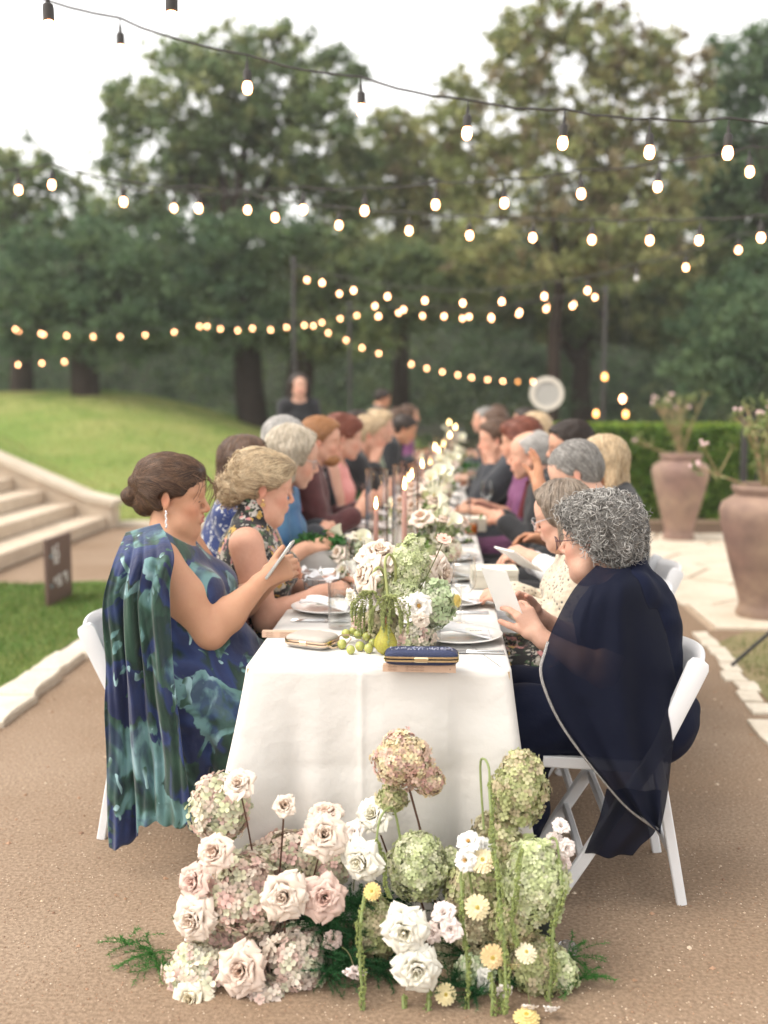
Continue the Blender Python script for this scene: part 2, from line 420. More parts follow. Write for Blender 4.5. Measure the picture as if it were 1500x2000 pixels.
# ------------------------------------------------------------------ vegetation
def leafmat(name, c, tl=.3):
    return mat(name, c, .65, attr=True, transl=tl, spec=.25)
M_leaf = leafmat('tree foliage', (1, 1, 1), .38)
M_bark = mat('live oak bark', (.045, .034, .027), .95, var=(4, .6), bump=(14, .9, .05), spec=.1)
def leaf_cloud(centers, rads, per, size, cols, flat=.8, aspect=1.7):
    """diamond leaves scattered in clumps"""
    per = int(per * .62) if size > .07 else per; size = size * (.86 if size > .07 else 1)
    n = len(centers) * per
    c = np.repeat(centers, per, 0); r = np.repeat(rads, per)
    d = nr.normal(0, 1, (n, 3)); d /= np.linalg.norm(d, axis=1)[:, None]
    rr = r * np.minimum(np.abs(nr.normal(0, .62, n)), 1.9)
    p = c + d * rr[:, None] * np.array([1, 1, flat])
    a = nr.normal(0, 1, (n, 3)); a /= np.linalg.norm(a, axis=1)[:, None]
    b = np.cross(a, nr.normal(0, 1, (n, 3))); b /= np.linalg.norm(b, axis=1)[:, None] + 1e-9
    s = size * nr.uniform(.6, 1.35, n)[:, None]
    v = np.stack([p - a * s * aspect * .5, p + b * s * .35, p + a * s * aspect * .5, p - b * s * .35], 1)
    ci = np.repeat(nr.randint(0, len(cols), len(centers)), per)
    cc = cols[ci] * nr.uniform(.7, 1.3, n)[:, None]
    return v.reshape(-1, 3).astype(np.float32), np.arange(n * 4).reshape(-1, 4), np.repeat(cc, 4, 0)
def lobes_points(lobes, dens, shell=.55):
    C, R = [], []
    for (cx, cy, cz, rx, ry, rz, cr) in lobes:
        dens_ = dens * 1.9; cr = cr * .72; n = max(3, int(dens_ * (rx * ry + ry * rz + rx * rz)))
        d = nr.normal(0, 1, (n, 3)); d /= np.linalg.norm(d, axis=1)[:, None]
        q = nr.uniform(shell, 1.0, n)[:, None]
        C.append(np.array([cx, cy, cz]) + d * q * np.array([rx, ry, rz])); R.append(cr * nr.uniform(.5, 1.3, n))
    return np.concatenate(C), np.concatenate(R)
def limb(b, p, d, L_, r, depth, lobes_c):
    pts = [p]; rad = [r]; q = Vector(p); dd = Vector(d).normalized()
    for i in range(5):
        dd = (dd + Vector((rnd.uniform(-.22, .22), rnd.uniform(-.22, .22), rnd.uniform(-.05, .12)))).normalized()
        q = q + dd * L_ / 5; pts.append(q.copy()); rad.append(r * (1 - .13 * (i + 1)))
    b.tube(pts, rad, 7 if depth > 1 else 5)
    if depth > 0:
        for k in range(3 if depth > 1 else 3):
            t = lobes_c[rnd.randrange(len(lobes_c))]
            nd = (Vector(t) - q).normalized() * .75 + Vector((rnd.uniform(-.6, .6), rnd.uniform(-.6, .6), rnd.uniform(-.1, .5)))
            limb(b, q, nd, L_ * .72, rad[-1] * .72, depth - 1, lobes_c)
        nd = dd + Vector((rnd.uniform(-.7, .7), rnd.uniform(-.7, .7), .1)); limb(b, pts[3], nd, L_ * .6, rad[3] * .55, depth - 1, lobes_c)
def tree(name, label, base, lobes, cols, trunk_r, trunk_h, lean, dens, per, leaf, dim=4, group=None, shell=.5, cat='tree', fine=0):
    b0 = Vector(base); t = empty(name, base, 0, label, cat, group)
    L2 = [(l[0] - b0.x, l[1] - b0.y, l[2] - b0.z) + tuple(l[3:]) for l in lobes]
    C, R = lobes_points(L2, dens, shell)
    v, f, c = leaf_cloud(C, R, per, leaf, np.array(cols))
    if fine:
        # bare and leafy twigs that stick out of the crown
        pass
    link('crown', build_mesh('crown', v, f, M_leaf, False, c), t)
    b = MB(); lc = [l[:3] for l in L2]
    pts = [Vector((0, 0, -.1))]; rad = [trunk_r * 1.35]; q = Vector((0, 0, -.1))
    for i in range(6):
        q = q + Vector((lean[0] / 6 + rnd.uniform(-.05, .05), lean[1] / 6, trunk_h / 6)); pts.append(q.copy()); rad.append(trunk_r * (1.1 - .07 * i))
    b.tube(pts, rad, 12)
    for k in range(dim):
        tg = lc[rnd.randrange(len(lc))]; d = (Vector(tg) - q).normalized() + Vector((0, 0, .35))
        limb(b, q - Vector((0, 0, .1 * k)), d, max(1.2, (Vector(tg) - q).length * .6), trunk_r * .62, 2, lc)
    b.obj('trunk', M_bark, t)
    return t
def px_lobe(px, py, Y, rpx, rpy, cr=.5, ry=None):
    p = at(px, py, Y); k = FPX / Y
    return (p.x, p.y, p.z, rpx / k, ry if ry else max(1.0, rpx / k * .8), rpy / k, cr)
G1 = [(.18, .245, .11), (.23, .285, .12), (.135, .195, .09), (.28, .31, .14), (.11, .155, .075)]
G2 = [(.25, .29, .12), (.31, .33, .14), (.20, .23, .095), (.36, .35, .16), (.24, .20, .12)]
G3 = [(.10, .165, .085), (.13, .20, .10), (.075, .13, .07), (.12, .18, .08)]
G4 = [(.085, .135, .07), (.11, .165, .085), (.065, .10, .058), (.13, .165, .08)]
# the big live oak left of centre
tree('oak_tree', 'tall live oak with a broad open crown and dark leaning trunk left of centre', (at(500, 775, 25).x, 25, .3),
     [px_lobe(400, 190, 25, 150, 110), px_lobe(300, 300, 25, 110, 130), px_lobe(520, 180, 25, 130, 100), px_lobe(610, 260, 25, 110, 110),
      px_lobe(470, 330, 26, 170, 100), px_lobe(240, 220, 25.5, 60, 60), px_lobe(420, 110, 25.5, 90, 60), px_lobe(660, 350, 26, 90, 80),
      px_lobe(280, 420, 25, 100, 40, .4), px_lobe(560, 90, 25.5, 55, 40, .35), px_lobe(660, 150, 25.5, 55, 50, .35)], G1, .34, 5.0, (-.5, .2), 7.4, 115, .12, 5)
tree('cedar_elm_tree', 'tall feathery tree with thin upright twigs and many sky gaps right of centre', (at(1075, 775, 23).x, 23, .0),
     [px_lobe(980, 240, 23, 110, 130, .42), px_lobe(1110, 180, 23, 130, 160, .42), px_lobe(1230, 230, 23, 120, 170, .42), px_lobe(1080, 340, 23, 190, 110, .5),
      px_lobe(930, 330, 23.5, 90, 80, .4), px_lobe(1300, 330, 23.5, 100, 90, .45), px_lobe(1000, 120, 23, 60, 70, .3), px_lobe(1180, 70, 23, 90, 60, .3),
      px_lobe(900, 180, 23, 40, 60, .25), px_lobe(1090, 40, 23, 60, 40, .25), px_lobe(1330, 180, 23.5, 70, 110, .4), px_lobe(1010, 60, 23, 50, 50, .3), px_lobe(870, 260, 23.5, 60, 60, .3), px_lobe(1260, 110, 23.5, 60, 60, .3), px_lobe(1060, 480, 23, 200, 90, .5), px_lobe(1240, 470, 22.5, 150, 80, .5)], G2, .15, 4.6, (.2, 0), 8.6, 84, .105, 9)
tree('oak_tree', 'dark bluish green oak rising into the top right corner', (at(1470, 775, 27).x, 27, .0),
     [px_lobe(1440, 140, 27, 80, 80), px_lobe(1500, 240, 27, 100, 110), px_lobe(1400, 330, 27, 100, 80), px_lobe(1520, 110, 27, 60, 60), px_lobe(1490, 380, 27, 120, 90)], G3, .30, 4.5, (0, 0), 9, 130, .12, 4)
tree('oak_tree', 'lower spreading oak at the far left edge', (at(40, 790, 27).x, 27, 1.0),
     [px_lobe(60, 340, 27, 80, 70, .45), px_lobe(130, 390, 27, 70, 60, .4), px_lobe(-20, 360, 27, 90, 80), px_lobe(20, 440, 27, 110, 70), px_lobe(-80, 420, 27, 110, 110)], G1, .28, 3.6, (.2, 0), 6, 110, .12, 5)
tree('oak_tree', 'rounded olive green tree between the two tall trees', (at(780, 780, 28).x, 28, .0),
     [px_lobe(760, 300, 28, 90, 80), px_lobe(830, 330, 28, 80, 80), px_lobe(730, 400, 28, 110, 90), px_lobe(850, 430, 28, 120, 90), px_lobe(780, 250, 28, 50, 40, .35)], G2, .24, 4.0, (0, 0), 7, 120, .12, 4)
tree('oak_tree', 'dense dark oak filling the middle left behind the hill', (at(305, 790, 29).x, 23.5, .6),
     [px_lobe(150, 520, 23.5, 170, 90), px_lobe(330, 520, 23.5, 160, 90), px_lobe(60, 600, 23.5, 160, 100), px_lobe(230, 620, 23.5, 190, 90), px_lobe(440, 600, 23.5, 130, 90), px_lobe(480, 470, 23.5, 120, 60)],
     G3, .32, 3.2, (-.3, 0), 9, 170, .10, 4)
tree('oak_tree', 'broad dark green oak behind the middle of the table', (at(640, 790, 31).x, 24.5, .2),
     [px_lobe(620, 520, 24.5, 140, 90), px_lobe(760, 540, 24.5, 150, 90), px_lobe(640, 640, 24.5, 170, 70), px_lobe(840, 560, 24.5, 140, 80)], G1, .34, 3.2, (.2, 0), 9, 170, .10, 4)
tree('oak_tree', 'shadowy oak with olive leaves behind the round lamp', (at(1130, 790, 30).x, 30, .0),
     [px_lobe(1000, 560, 30, 140, 80), px_lobe(1150, 590, 30, 150, 90), px_lobe(1280, 600, 30, 130, 90), px_lobe(1350, 480, 30, 150, 90)], G1, .3, 2.8, (0, 0), 10, 210, .11, 4)
tree('oak_tree', 'bushy bluish evergreen behind the clipped hedge at the right edge', (at(1440, 800, 21).x, 21, .0),
     [px_lobe(1430, 640, 21, 120, 90, .45), px_lobe(1500, 720, 21, 120, 80, .45), px_lobe(1380, 730, 21, 90, 60, .4), px_lobe(1500, 560, 22, 90, 90, .45)], G3, .16, 1.6, (0, 0), 11, 200, .08, 4)
# far dark wood that closes the view (nobody could count it)
C, R = [], []
n = 1000
cx = nr.uniform(-34, 34, n); cz = nr.uniform(.2, 9.0, n) ; cz = np.where(cx < -14, cz * .8, cz); cy = 36 + nr.uniform(0, 6, n)
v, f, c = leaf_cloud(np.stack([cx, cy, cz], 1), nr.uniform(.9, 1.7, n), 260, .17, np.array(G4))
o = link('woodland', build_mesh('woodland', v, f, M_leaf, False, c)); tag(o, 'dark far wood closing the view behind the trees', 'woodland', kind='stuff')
n = 420
cx = nr.uniform(-26, 26, n); cz = nr.uniform(.1, 1, n) ** 1.5 * 4.6; cy = 28 + nr.uniform(0, 6, n) + 0 * cx
cz = cz + np.where((cx < -1), hill_z(cx, cy), 0)
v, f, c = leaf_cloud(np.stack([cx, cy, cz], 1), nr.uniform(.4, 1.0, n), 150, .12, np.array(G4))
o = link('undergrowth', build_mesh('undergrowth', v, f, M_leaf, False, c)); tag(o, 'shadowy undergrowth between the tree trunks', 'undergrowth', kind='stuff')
# far wood floor rise so no horizon shows under the wood
b = MB(); b.grid(lambda u, v: (-70 + 140 * u, 46 + 8 * v, 9.5 * v - .05 + .4 * math.sin(u * 40)), 40, 4)
o = b.obj('far_slope', mat('far wooded slope', (.035, .045, .025), .95, var=(.6, .6), spec=.1)); tag(o, kind='structure')

# clipped hedge: leafy box, built as leaves over a dark core
hd = empty('hedge', (2.0, 13.2, 0), 0, 'clipped boxwood hedge with a lighter green top behind the clay urns', 'hedge')
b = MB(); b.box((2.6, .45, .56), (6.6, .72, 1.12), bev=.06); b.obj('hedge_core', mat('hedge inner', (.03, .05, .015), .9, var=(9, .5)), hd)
n = 30000
side = nr.randint(0, 4, n)
hx = nr.uniform(-.75, 5.9, n); hy = np.where(side == 0, nr.uniform(.05, .85, n), nr.uniform(.02, .1, n)); hz = np.where(side == 0, 1.12 + nr.uniform(0, .06, n), nr.uniform(.02, 1.17, n))
en = nr.uniform(0, 1, n) > .93; hx = np.where(en, -.72 + nr.uniform(-.05, .02, n), hx); hy = np.where(en, nr.uniform(.05, .85, n), hy); hz = np.where(en, nr.uniform(.02, 1.15, n), hz)
hy = hy + .03 * np.sin(hx * 5) * np.sin(hz * 6)
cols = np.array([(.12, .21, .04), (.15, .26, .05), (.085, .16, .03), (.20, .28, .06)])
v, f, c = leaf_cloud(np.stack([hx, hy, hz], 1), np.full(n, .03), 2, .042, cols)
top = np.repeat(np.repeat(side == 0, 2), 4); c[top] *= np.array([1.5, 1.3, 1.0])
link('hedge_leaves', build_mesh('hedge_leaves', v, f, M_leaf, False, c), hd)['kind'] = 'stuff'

# clay urns with oleander
M_clay = mat('weathered terracotta', (.29, .185, .15), .85, var=(2.2, .8, (.40, .30, .21)), var2=(6, .6, (.15, .10, .09)), bump=(22, .35, .01), spec=.2)
def urn(x, y, s, label, seed, plabel):
    r_ = random.Random(seed)
    t = empty('clay_urn', (x, y, .026), seed, label, 'urn')
    prof = [(.0, .0), (.155, .0), (.165, .03), (.15, .06), (.145, .10), (.17, .20), (.215, .36), (.255, .52), (.285, .66), (.292, .72), (.275, .77), (.225, .805), (.20, .82), (.20, .84), (.215, .855), (.218, .88), (.205, .895), (.185, .89), (.18, .83), (.0, .80)]
    b = MB(); b.lathe([(r * s, z * s) for r, z in prof], 40); b.obj('urn_body', M_clay, t, sharp=50)
    b = MB(); b.lathe([(0.0, .84 * s), (.178 * s, .838 * s)], 20); b.obj('soil', M_soil, t)
    pl = empty('potted_shrub', (x, y, .82 * s), 0, plabel, 'plant')
    b = MB(); C = []; tips = []
    for k in range(12):
        a = r_.uniform(0, 2 * PI); sp = r_.uniform(.04, .30) * s; h = r_.uniform(.40, .70) * s
        if k == 0: a = PI * 1.05; sp = .45 * s; h = .22 * s
        pts = [Vector((math.cos(a) * .05 * q, math.sin(a) * .05 * q, 0)) + Vector((math.cos(a) * sp * q ** 1.5, math.sin(a) * sp * q ** 1.5, h * q)) for q in (0, .25, .5, .75, 1)]
        b.tube(pts, [.013, .011, .009, .007, .004], 5); tips.append(pts[-1])
        for q in range(2, 5): C.append(pts[q])
        for e in range(2):
            d = Vector((r_.uniform(-.12, .12), r_.uniform(-.12, .12), r_.uniform(.08, .2))); b.tube([pts[3], pts[3] + d], [.006, .003], 4); C.append(pts[3] + d); tips.append(pts[3] + d)
    b.obj('stems', mat('tan woody stem', (.34, .25, .13), .8, var=(9, .4)), pl)
    v, f, c = leaf_cloud(np.array([tuple(p) for p in C]), np.full(len(C), .05), 7, .026, np.array([(.20, .24, .09), (.15, .2, .07), (.26, .27, .12)]), 1, 3.2)
    link('leaves', build_mesh('leaves', v, f, M_leaf, False, c), pl)['kind'] = 'stuff'
    b = MB()
    for tp in tips[:16]:
        if r_.random() < .4:
            for e in range(4): b.ball(tp + Vector((r_.uniform(-.03, .03), r_.uniform(-.03, .03), r_.uniform(0, .04))), .013, 6, 4)
    b.obj('blossoms', mat('pale pink blossom', (.72, .50, .50), .7), pl)['kind'] = 'stuff'
    return t
u1 = atz(1315, 1052, .0); urn(u1.x, 11.2, 1.02, 'mottled pink clay urn with handles worn smooth, standing before the hedge', 3, 'sparse shrub with pink blossoms growing from the urn before the hedge')
u2 = at(1489, 1215, 7.2); urn(u2.x, 7.25, 1.02, 'darker brown clay urn cut off by the right edge of the picture', 5, 'sparse tan shrub growing from the darker urn at the right edge')

# iron gate frame right
M_iron = mat('black painted iron', (.03, .028, .027), .5, bump=(40, .2, .002))
g = empty('iron_gate', (2.56, 9.0, .03), 0, 'black iron garden gate behind the darker urn', 'gate')
for x_ in (0, 1.0):
    b = MB(); b.box((x_, 0, .67), (.05, .05, 1.34), bev=.004); b.obj('gate_post', M_iron, g)
for z_ in (1.32, 1.22, .15):
    b = MB(); b.box((.5, 0, z_), (.95, .03, .03)); b.obj('gate_rail', M_iron, g)
for i in range(8):
    b = MB(); b.box((.11 * (i + 1), 0, .685), (.014, .014, 1.06)); b.obj('gate_bar', M_iron, g)
# black tripod leg and stand at right edge
tp = empty('light_stand', (at(1560, 1200, 5.9).x, 5.9, 0), 0, 'black tripod stand poking in from the right edge beside the urn', 'stand')
for a in (PI, PI + 2.1, PI - 2.1):
    b = MB(); b.tube([(math.cos(a) * .36, math.sin(a) * .36, .02), (0, 0, .36)], .011, 8); b.obj('leg', M_iron, tp)
b = MB(); b.tube([(0, 0, .3), (0, 0, 1.0)], .014, 8); b.obj('pole', M_iron, tp)

# fallen sign board on the left lawn with white lettering
sg = empty('sign_board', (at(135, 1150, 6.4).x, 6.4, .0), 0, 'dark brown sign board standing in the lawn with blurred white lettering', 'sign')
pa, pb = atz(92, 1188, .0), atz(139, 1165, .0)
sg.location = ((pa.x + pb.x) / 2, (pa.y + pb.y) / 2, 0)
sg.rotation_euler = (0, 0, math.atan2(pb.y - pa.y, pb.x - pa.x))
W_ = (pb - pa).length; H_ = .50
b = MB(); b.box((0, 0, H_ / 2 + .0), (W_, .025, H_), bev=.002); b.obj('board', mat('dark walnut board', (.14, .085, .068), .6, var=(8, .3)), sg)
M_wht = mat('white sign paint', (.75, .74, .72), .6)
b = MB()
for (u, v, w, h) in [(-.25, .86, .05, .03), (-.08, .88, .06, .03), (-.25, .82, .03, .06), (-.10, .83, .03, .06), (-.17, .78, .2, .02), (-.22, .74, .03, .07), (-.06, .74, .03, .08), (-.14, .70, .2, .02), (-.2, .66, .03, .05), (-.08, .66, .03, .05), (-.14, .62, .14, .02),
                     (-.2, .40, .1, .02), (-.23, .36, .03, .06), (-.12, .37, .03, .06), (-.04, .42, .1, .02), (-.02, .36, .03, .09), (.02, .3, .03, .09), (-.06, .27, .1, .02), (.2, .42, .12, .03), (.17, .38, .03, .06), (.27, .36, .03, .09), (.25, .30, .03, .06), (-.1, .32, .1, .02)]:
    b.box((u * W_, -.0145, v * H_), (w * W_ * 1.3, .003, h * H_ * .9))
b.obj('lettering', M_wht, sg)['kind'] = 'stuff'
b = MB(); b.lathe([(0, 0), (.012, 0), (.012, .003), (0, .003)], 12, (-.36 * W_, -.0135, .74 * H_), Matrix.Rotation(PI / 2, 3, 'X')); b.lathe([(0, 0), (.012, 0), (.012, .003), (0, .003)], 12, (-.36 * W_, -.0135, .3 * H_), Matrix.Rotation(PI / 2, 3, 'X'))
b.obj('blue_dots', mat('pale blue paint', (.25, .48, .6), .6), sg)['kind'] = 'stuff'

# ------------------------------------------------------------------ string lights
M_cable = mat('black rubber cable', (.035, .032, .03), .6)
M_bulb = mat('glowing warm bulb', (1, .8, .6), .3, emis=(1.0, .42, .19), estr=8)
M_bulb_dim = mat('dim amber bulb', (1, .6, .3), .3, emis=(1.0, .40, .10), estr=2.6)
M_bulb_off = mat('unlit frosted bulb', (.7, .7, .7), .2)
def bulb_meshes():
    b = MB(); b.lathe([(0, 0), (.006, 0), (.008, -.03), (.017, -.036), (.019, -.05), (.019, -.085), (.016, -.088), (0, -.088)], 10)
    s = b.mesh('socket', M_cable)
    b = MB(); b.lathe([(.011, -.088), (.013, -.094), (.019, -.108), (.0215, -.124), (.019, -.140), (.012, -.150), (0, -.154)], 12, cap=False)
    out = {}
    for k, m in (('on', M_bulb), ('dim', M_bulb_dim), ('off', M_bulb_off)): out[k] = b.mesh('bulb', m)
    return s, out
SOCK, BULB = bulb_meshes()
def strand(pix, Y0, Y1, label, ext0=None, ext1=None, dim=(), off=(), drop=.03):
    n = len(pix); P = []
    for i, (x, y) in enumerate(pix):
        Y = Y0 + (Y1 - Y0) * (i / max(1, n - 1)); p = at(x, y, Y); P.append(p + Vector((0, 0, .130 + drop)))
    o = P[0].copy(); t = empty('string_light', o, 0, label, 'string lights', 'strings of warm bulbs hung over the dinner table')
    path = []
    pts = ([at(*ext0)] if ext0 else []) + P + ([at(*ext1)] if ext1 else [])
    for i in range(len(pts) - 1):
        a, c = pts[i], pts[i + 1]; L_ = (c - a).length
        for q in range(6):
            u = q / 6; w_ = 4 * u * (1 - u)
            path.append(a.lerp(c, u) + Vector((0, rnd.uniform(-.004, .004), -w_ * L_ * .035 + rnd.uniform(-.003, .003))) - o)
    path.append(pts[-1] - o)
    b = MB(); b.tube(path, .0052 if Y0 < 8 else .006, 6); b.obj('cable', M_cable, t)
    for i, p in enumerate(P):
        q = p - o; rz = rnd.uniform(0, 6)
        s = link('socket', SOCK, t, loc=q - Vector((0, 0, drop - .002)), rot=(rnd.uniform(-.06, .06), rnd.uniform(-.06, .06), rz))
        k = 'dim' if i in dim else 'off' if i in off else 'on'
        link('bulb', BULB[k], t, loc=s.location + Vector((0, 0, -.022 if Y0 > 9 else 0)), rot=s.rotation_euler, sc=(.95, .95, .78) if Y0 > 9 else (1, 1, .92))
        if drop > .02 and Y0 < 10:
            b = MB(); b.tube([(q.x, q.y, q.z), (q.x, q.y, q.z - drop)], .003, 5); b.obj('hanger', M_cable, t)
    return t
strand([(-60, 20), (95, 68)], 3.4, 3.6, 'nearest large bulb hanging from the top left corner', ext0=(-160, -160, 3.3), ext1=(260, -120, 3.8), drop=.02)
strand([(337, 50)], 3.4, 3.4, 'single large pale bulb hanging in front of the upper cable', ext0=(150, -110, 3.3), ext1=(560, -130, 3.5), drop=.02)
strand([(236, 108), (483, 180), (705, 224), (913, 269), (1101, 288), (1267, 307), (1421, 308)], 5.0, 4.75, 'foremost cable of seven pear shaped bulbs sweeping across the sky', ext0=(-60, -60, 5.1), ext1=(1640, 235, 4.7), drop=.035)
strand([(37, 377), (103, 367), (240, 400), (388, 413), (592, 415), (713, 418), (851, 406), (983, 403), (1133, 385), (1286, 371), (1462, 343)], 7.2, 6.3, 'second cable of bulbs rising towards the right edge', ext0=(-120, 340, 7.3), ext1=(1620, 270, 6.2))
strand([(340, 411), (483, 415), (537, 430), (663, 445), (799, 456), (916, 465), (1041, 470), (1157, 474), (1268, 475), (1367, 475), (1484, 470)], 8.6, 7.0, 'third almost level cable of bulbs across the middle of the trees', ext0=(200, 360, 8.8), ext1=(1640, 425, 6.9))
strand([(600, 549), (663, 576), (733, 600), (788, 607), (867, 620), (916, 621), (960, 622), (1015, 612), (1066, 606), (1118, 600), (1162, 583)], 15.5, 14.5, 'lower swag of bulbs between the two poles', ext0=(573, 520, 15.5), ext1=(1183, 572, 14.5))
strand([(630, 555), (690, 570), (758, 582), (829, 590), (904, 595), (980, 592), (1063, 582), (1148, 571), (1243, 547), (1338, 526), (1443, 492)], 13.0, 9.6, 'shallow swag of bulbs with one unlit bulb near its right end', ext0=(573, 515, 13.2), ext1=(1600, 440, 9.2), off=(8,))
strand([(30, 645), (80, 653), (130, 657), (182, 659), (235, 659), (284, 656), (340, 650), (390, 639), (430, 644), (464, 647), (493, 643), (528, 646), (560, 641), (595, 637), (628, 632), (665, 624), (697, 618), (740, 619)], 22, 20, 'long line of small round lights over the grassy hill', ext0=(-60, 630, 22), ext1=(780, 590, 20), drop=.01)
strand([(405, 639), (612, 638), (641, 652), (676, 666), (707, 681), (740, 692), (803, 713), (834, 721), (864, 728), (894, 734), (921, 739), (952, 743), (982, 746), (1011, 747), (1041, 747)], 20, 22, 'descending line of small lights running down to the round lamp', ext0=(390, 632, 20), ext1=(1068, 748, 22), dim=(13,), drop=.01)
strand([(35, 714), (82, 711), (126, 708)], 21, 21, 'short row of three small lights low at the far left', ext0=(-40, 705, 21), ext1=(200, 700, 21), drop=.01)
strand([(37, 650), (86, 655), (136, 658), (183, 664)], 23, 23, 'four small lights doubled behind the long line at the left', ext0=(-40, 640, 23), ext1=(230, 650, 23), drop=.01)
strand([(739, 620), (779, 613), (825, 619), (903, 624), (960, 625), (1013, 616), (1068, 600), (1120, 596)], 17.0, 16.6, 'faint inner swag of bulbs just behind the lower swag', ext0=(683, 600, 17.1), ext1=(1183, 585, 16.5), drop=.02)
def pole(px, ytop, Y, label):
    a = at(px, ytop, Y); t = empty('light_pole', (a.x, a.y, 0), 0, label, 'pole', 'poles holding the string lights')
    b = MB(); b.tube([(0, 0, 0), (0, 0, a.z)], .03, 10); b.obj('shaft', M_iron, t)
    b = MB(); b.tube([(0, 0, a.z), (0, 0, a.z + .05)], [.045, .02], 10); b.obj('cap', M_iron, t)
pole(573, 508, 15.5, 'slim dark pole left of the standing woman'); pole(1183, 566, 14.5, 'slim dark pole behind the right hand guests'); pole(683, 596, 19, 'farther thin pole left of the table end')


# hanging amber lanterns by the right pole
for i, (x, y) in enumerate([(1181, 736), (1216, 779), (1222, 809), (1164, 808)]):
    p = at(x, y, 14.0); t = empty('lantern', p, 0, ['small amber lantern hanging highest beside the right pole', 'brightest amber lantern right of the pole', 'lower amber lantern just under the brightest one', 'small amber lantern left of the pole over the hedge'][i], 'lantern')
    b = MB(); b.ball((0, 0, 0), (.03, .03, .045), 10, 7); b.obj('glow', M_bulb if i == 1 else M_bulb_dim, t)
    b = MB(); b.tube([(0, 0, .045), (0, 0, .075)], [.032, .01], 8); b.obj('lantern_cap', M_iron, t); b = MB(); b.tube([(0, 0, -.06), (0, 0, -.045)], .03, 8); b.obj('lantern_base', M_iron, t)
    b = MB(); b.tube([(0, 0, .07), (0, 0, 2.0)], .003, 4); b.obj('hook_wire', M_iron, t)
# round white lamp (reflector disc) on a slim stand
p = at(1068, 769, 12.5); t = empty('round_lamp', (p.x, p.y, 0), 0, 'round pale disc lamp with a mesh face on a thin stand', 'lamp')
RX = Matrix.Rotation(PI / 2, 3, 'X')
b = MB(); b.lathe([(.148, -.03), (.196, -.03), (.2, 0), (.196, .03), (.148, .03), (.148, -.03)], 36, (0, 0, p.z), RX, cap=False); b.obj('rim', mat('cream enamel rim', (.62, .58, .50), .5), t)
b = MB(); b.lathe([(0, -.012), (.149, -.012), (.149, .012), (0, .012)], 36, (0, 0, p.z), RX); b.obj('mesh_face', mat('grey mesh', (.42, .41, .38), .7, var=(30, .3)), t)
b = MB(); b.tube([(0, 0, .0), (0, 0, p.z - .2)], .014, 8); b.obj('stand', mat('pale metal', (.35, .33, .28), .5), t)
b = MB(); b.lathe([(0, 0), (.17, 0), (.17, .015), (.03, .03), (0, .03)], 20); b.obj('foot', M_iron, t)

# thin evening air: far things fade a little
hz_ = MB(); hz_.box((0, 30, 7.5), (180, 110, 17)); hz = hz_.obj('haze', None, smooth=False); tag(hz, kind='stuff')
hm_ = bpy.data.materials.new('haze'); hm_.use_nodes = True; N = hm_.node_tree.nodes; N.remove(N['Principled BSDF'])
pv = N.new('ShaderNodeVolumePrincipled'); pv.inputs['Color'].default_value = (.95, .96, .95, 1); pv.inputs['Density'].default_value = .0015; pv.inputs['Anisotropy'].default_value = .3
hm_.node_tree.links.new(pv.outputs[0], N['Material Output'].inputs['Volume']); hz.data.materials.clear(); hz.data.materials.append(hm_)
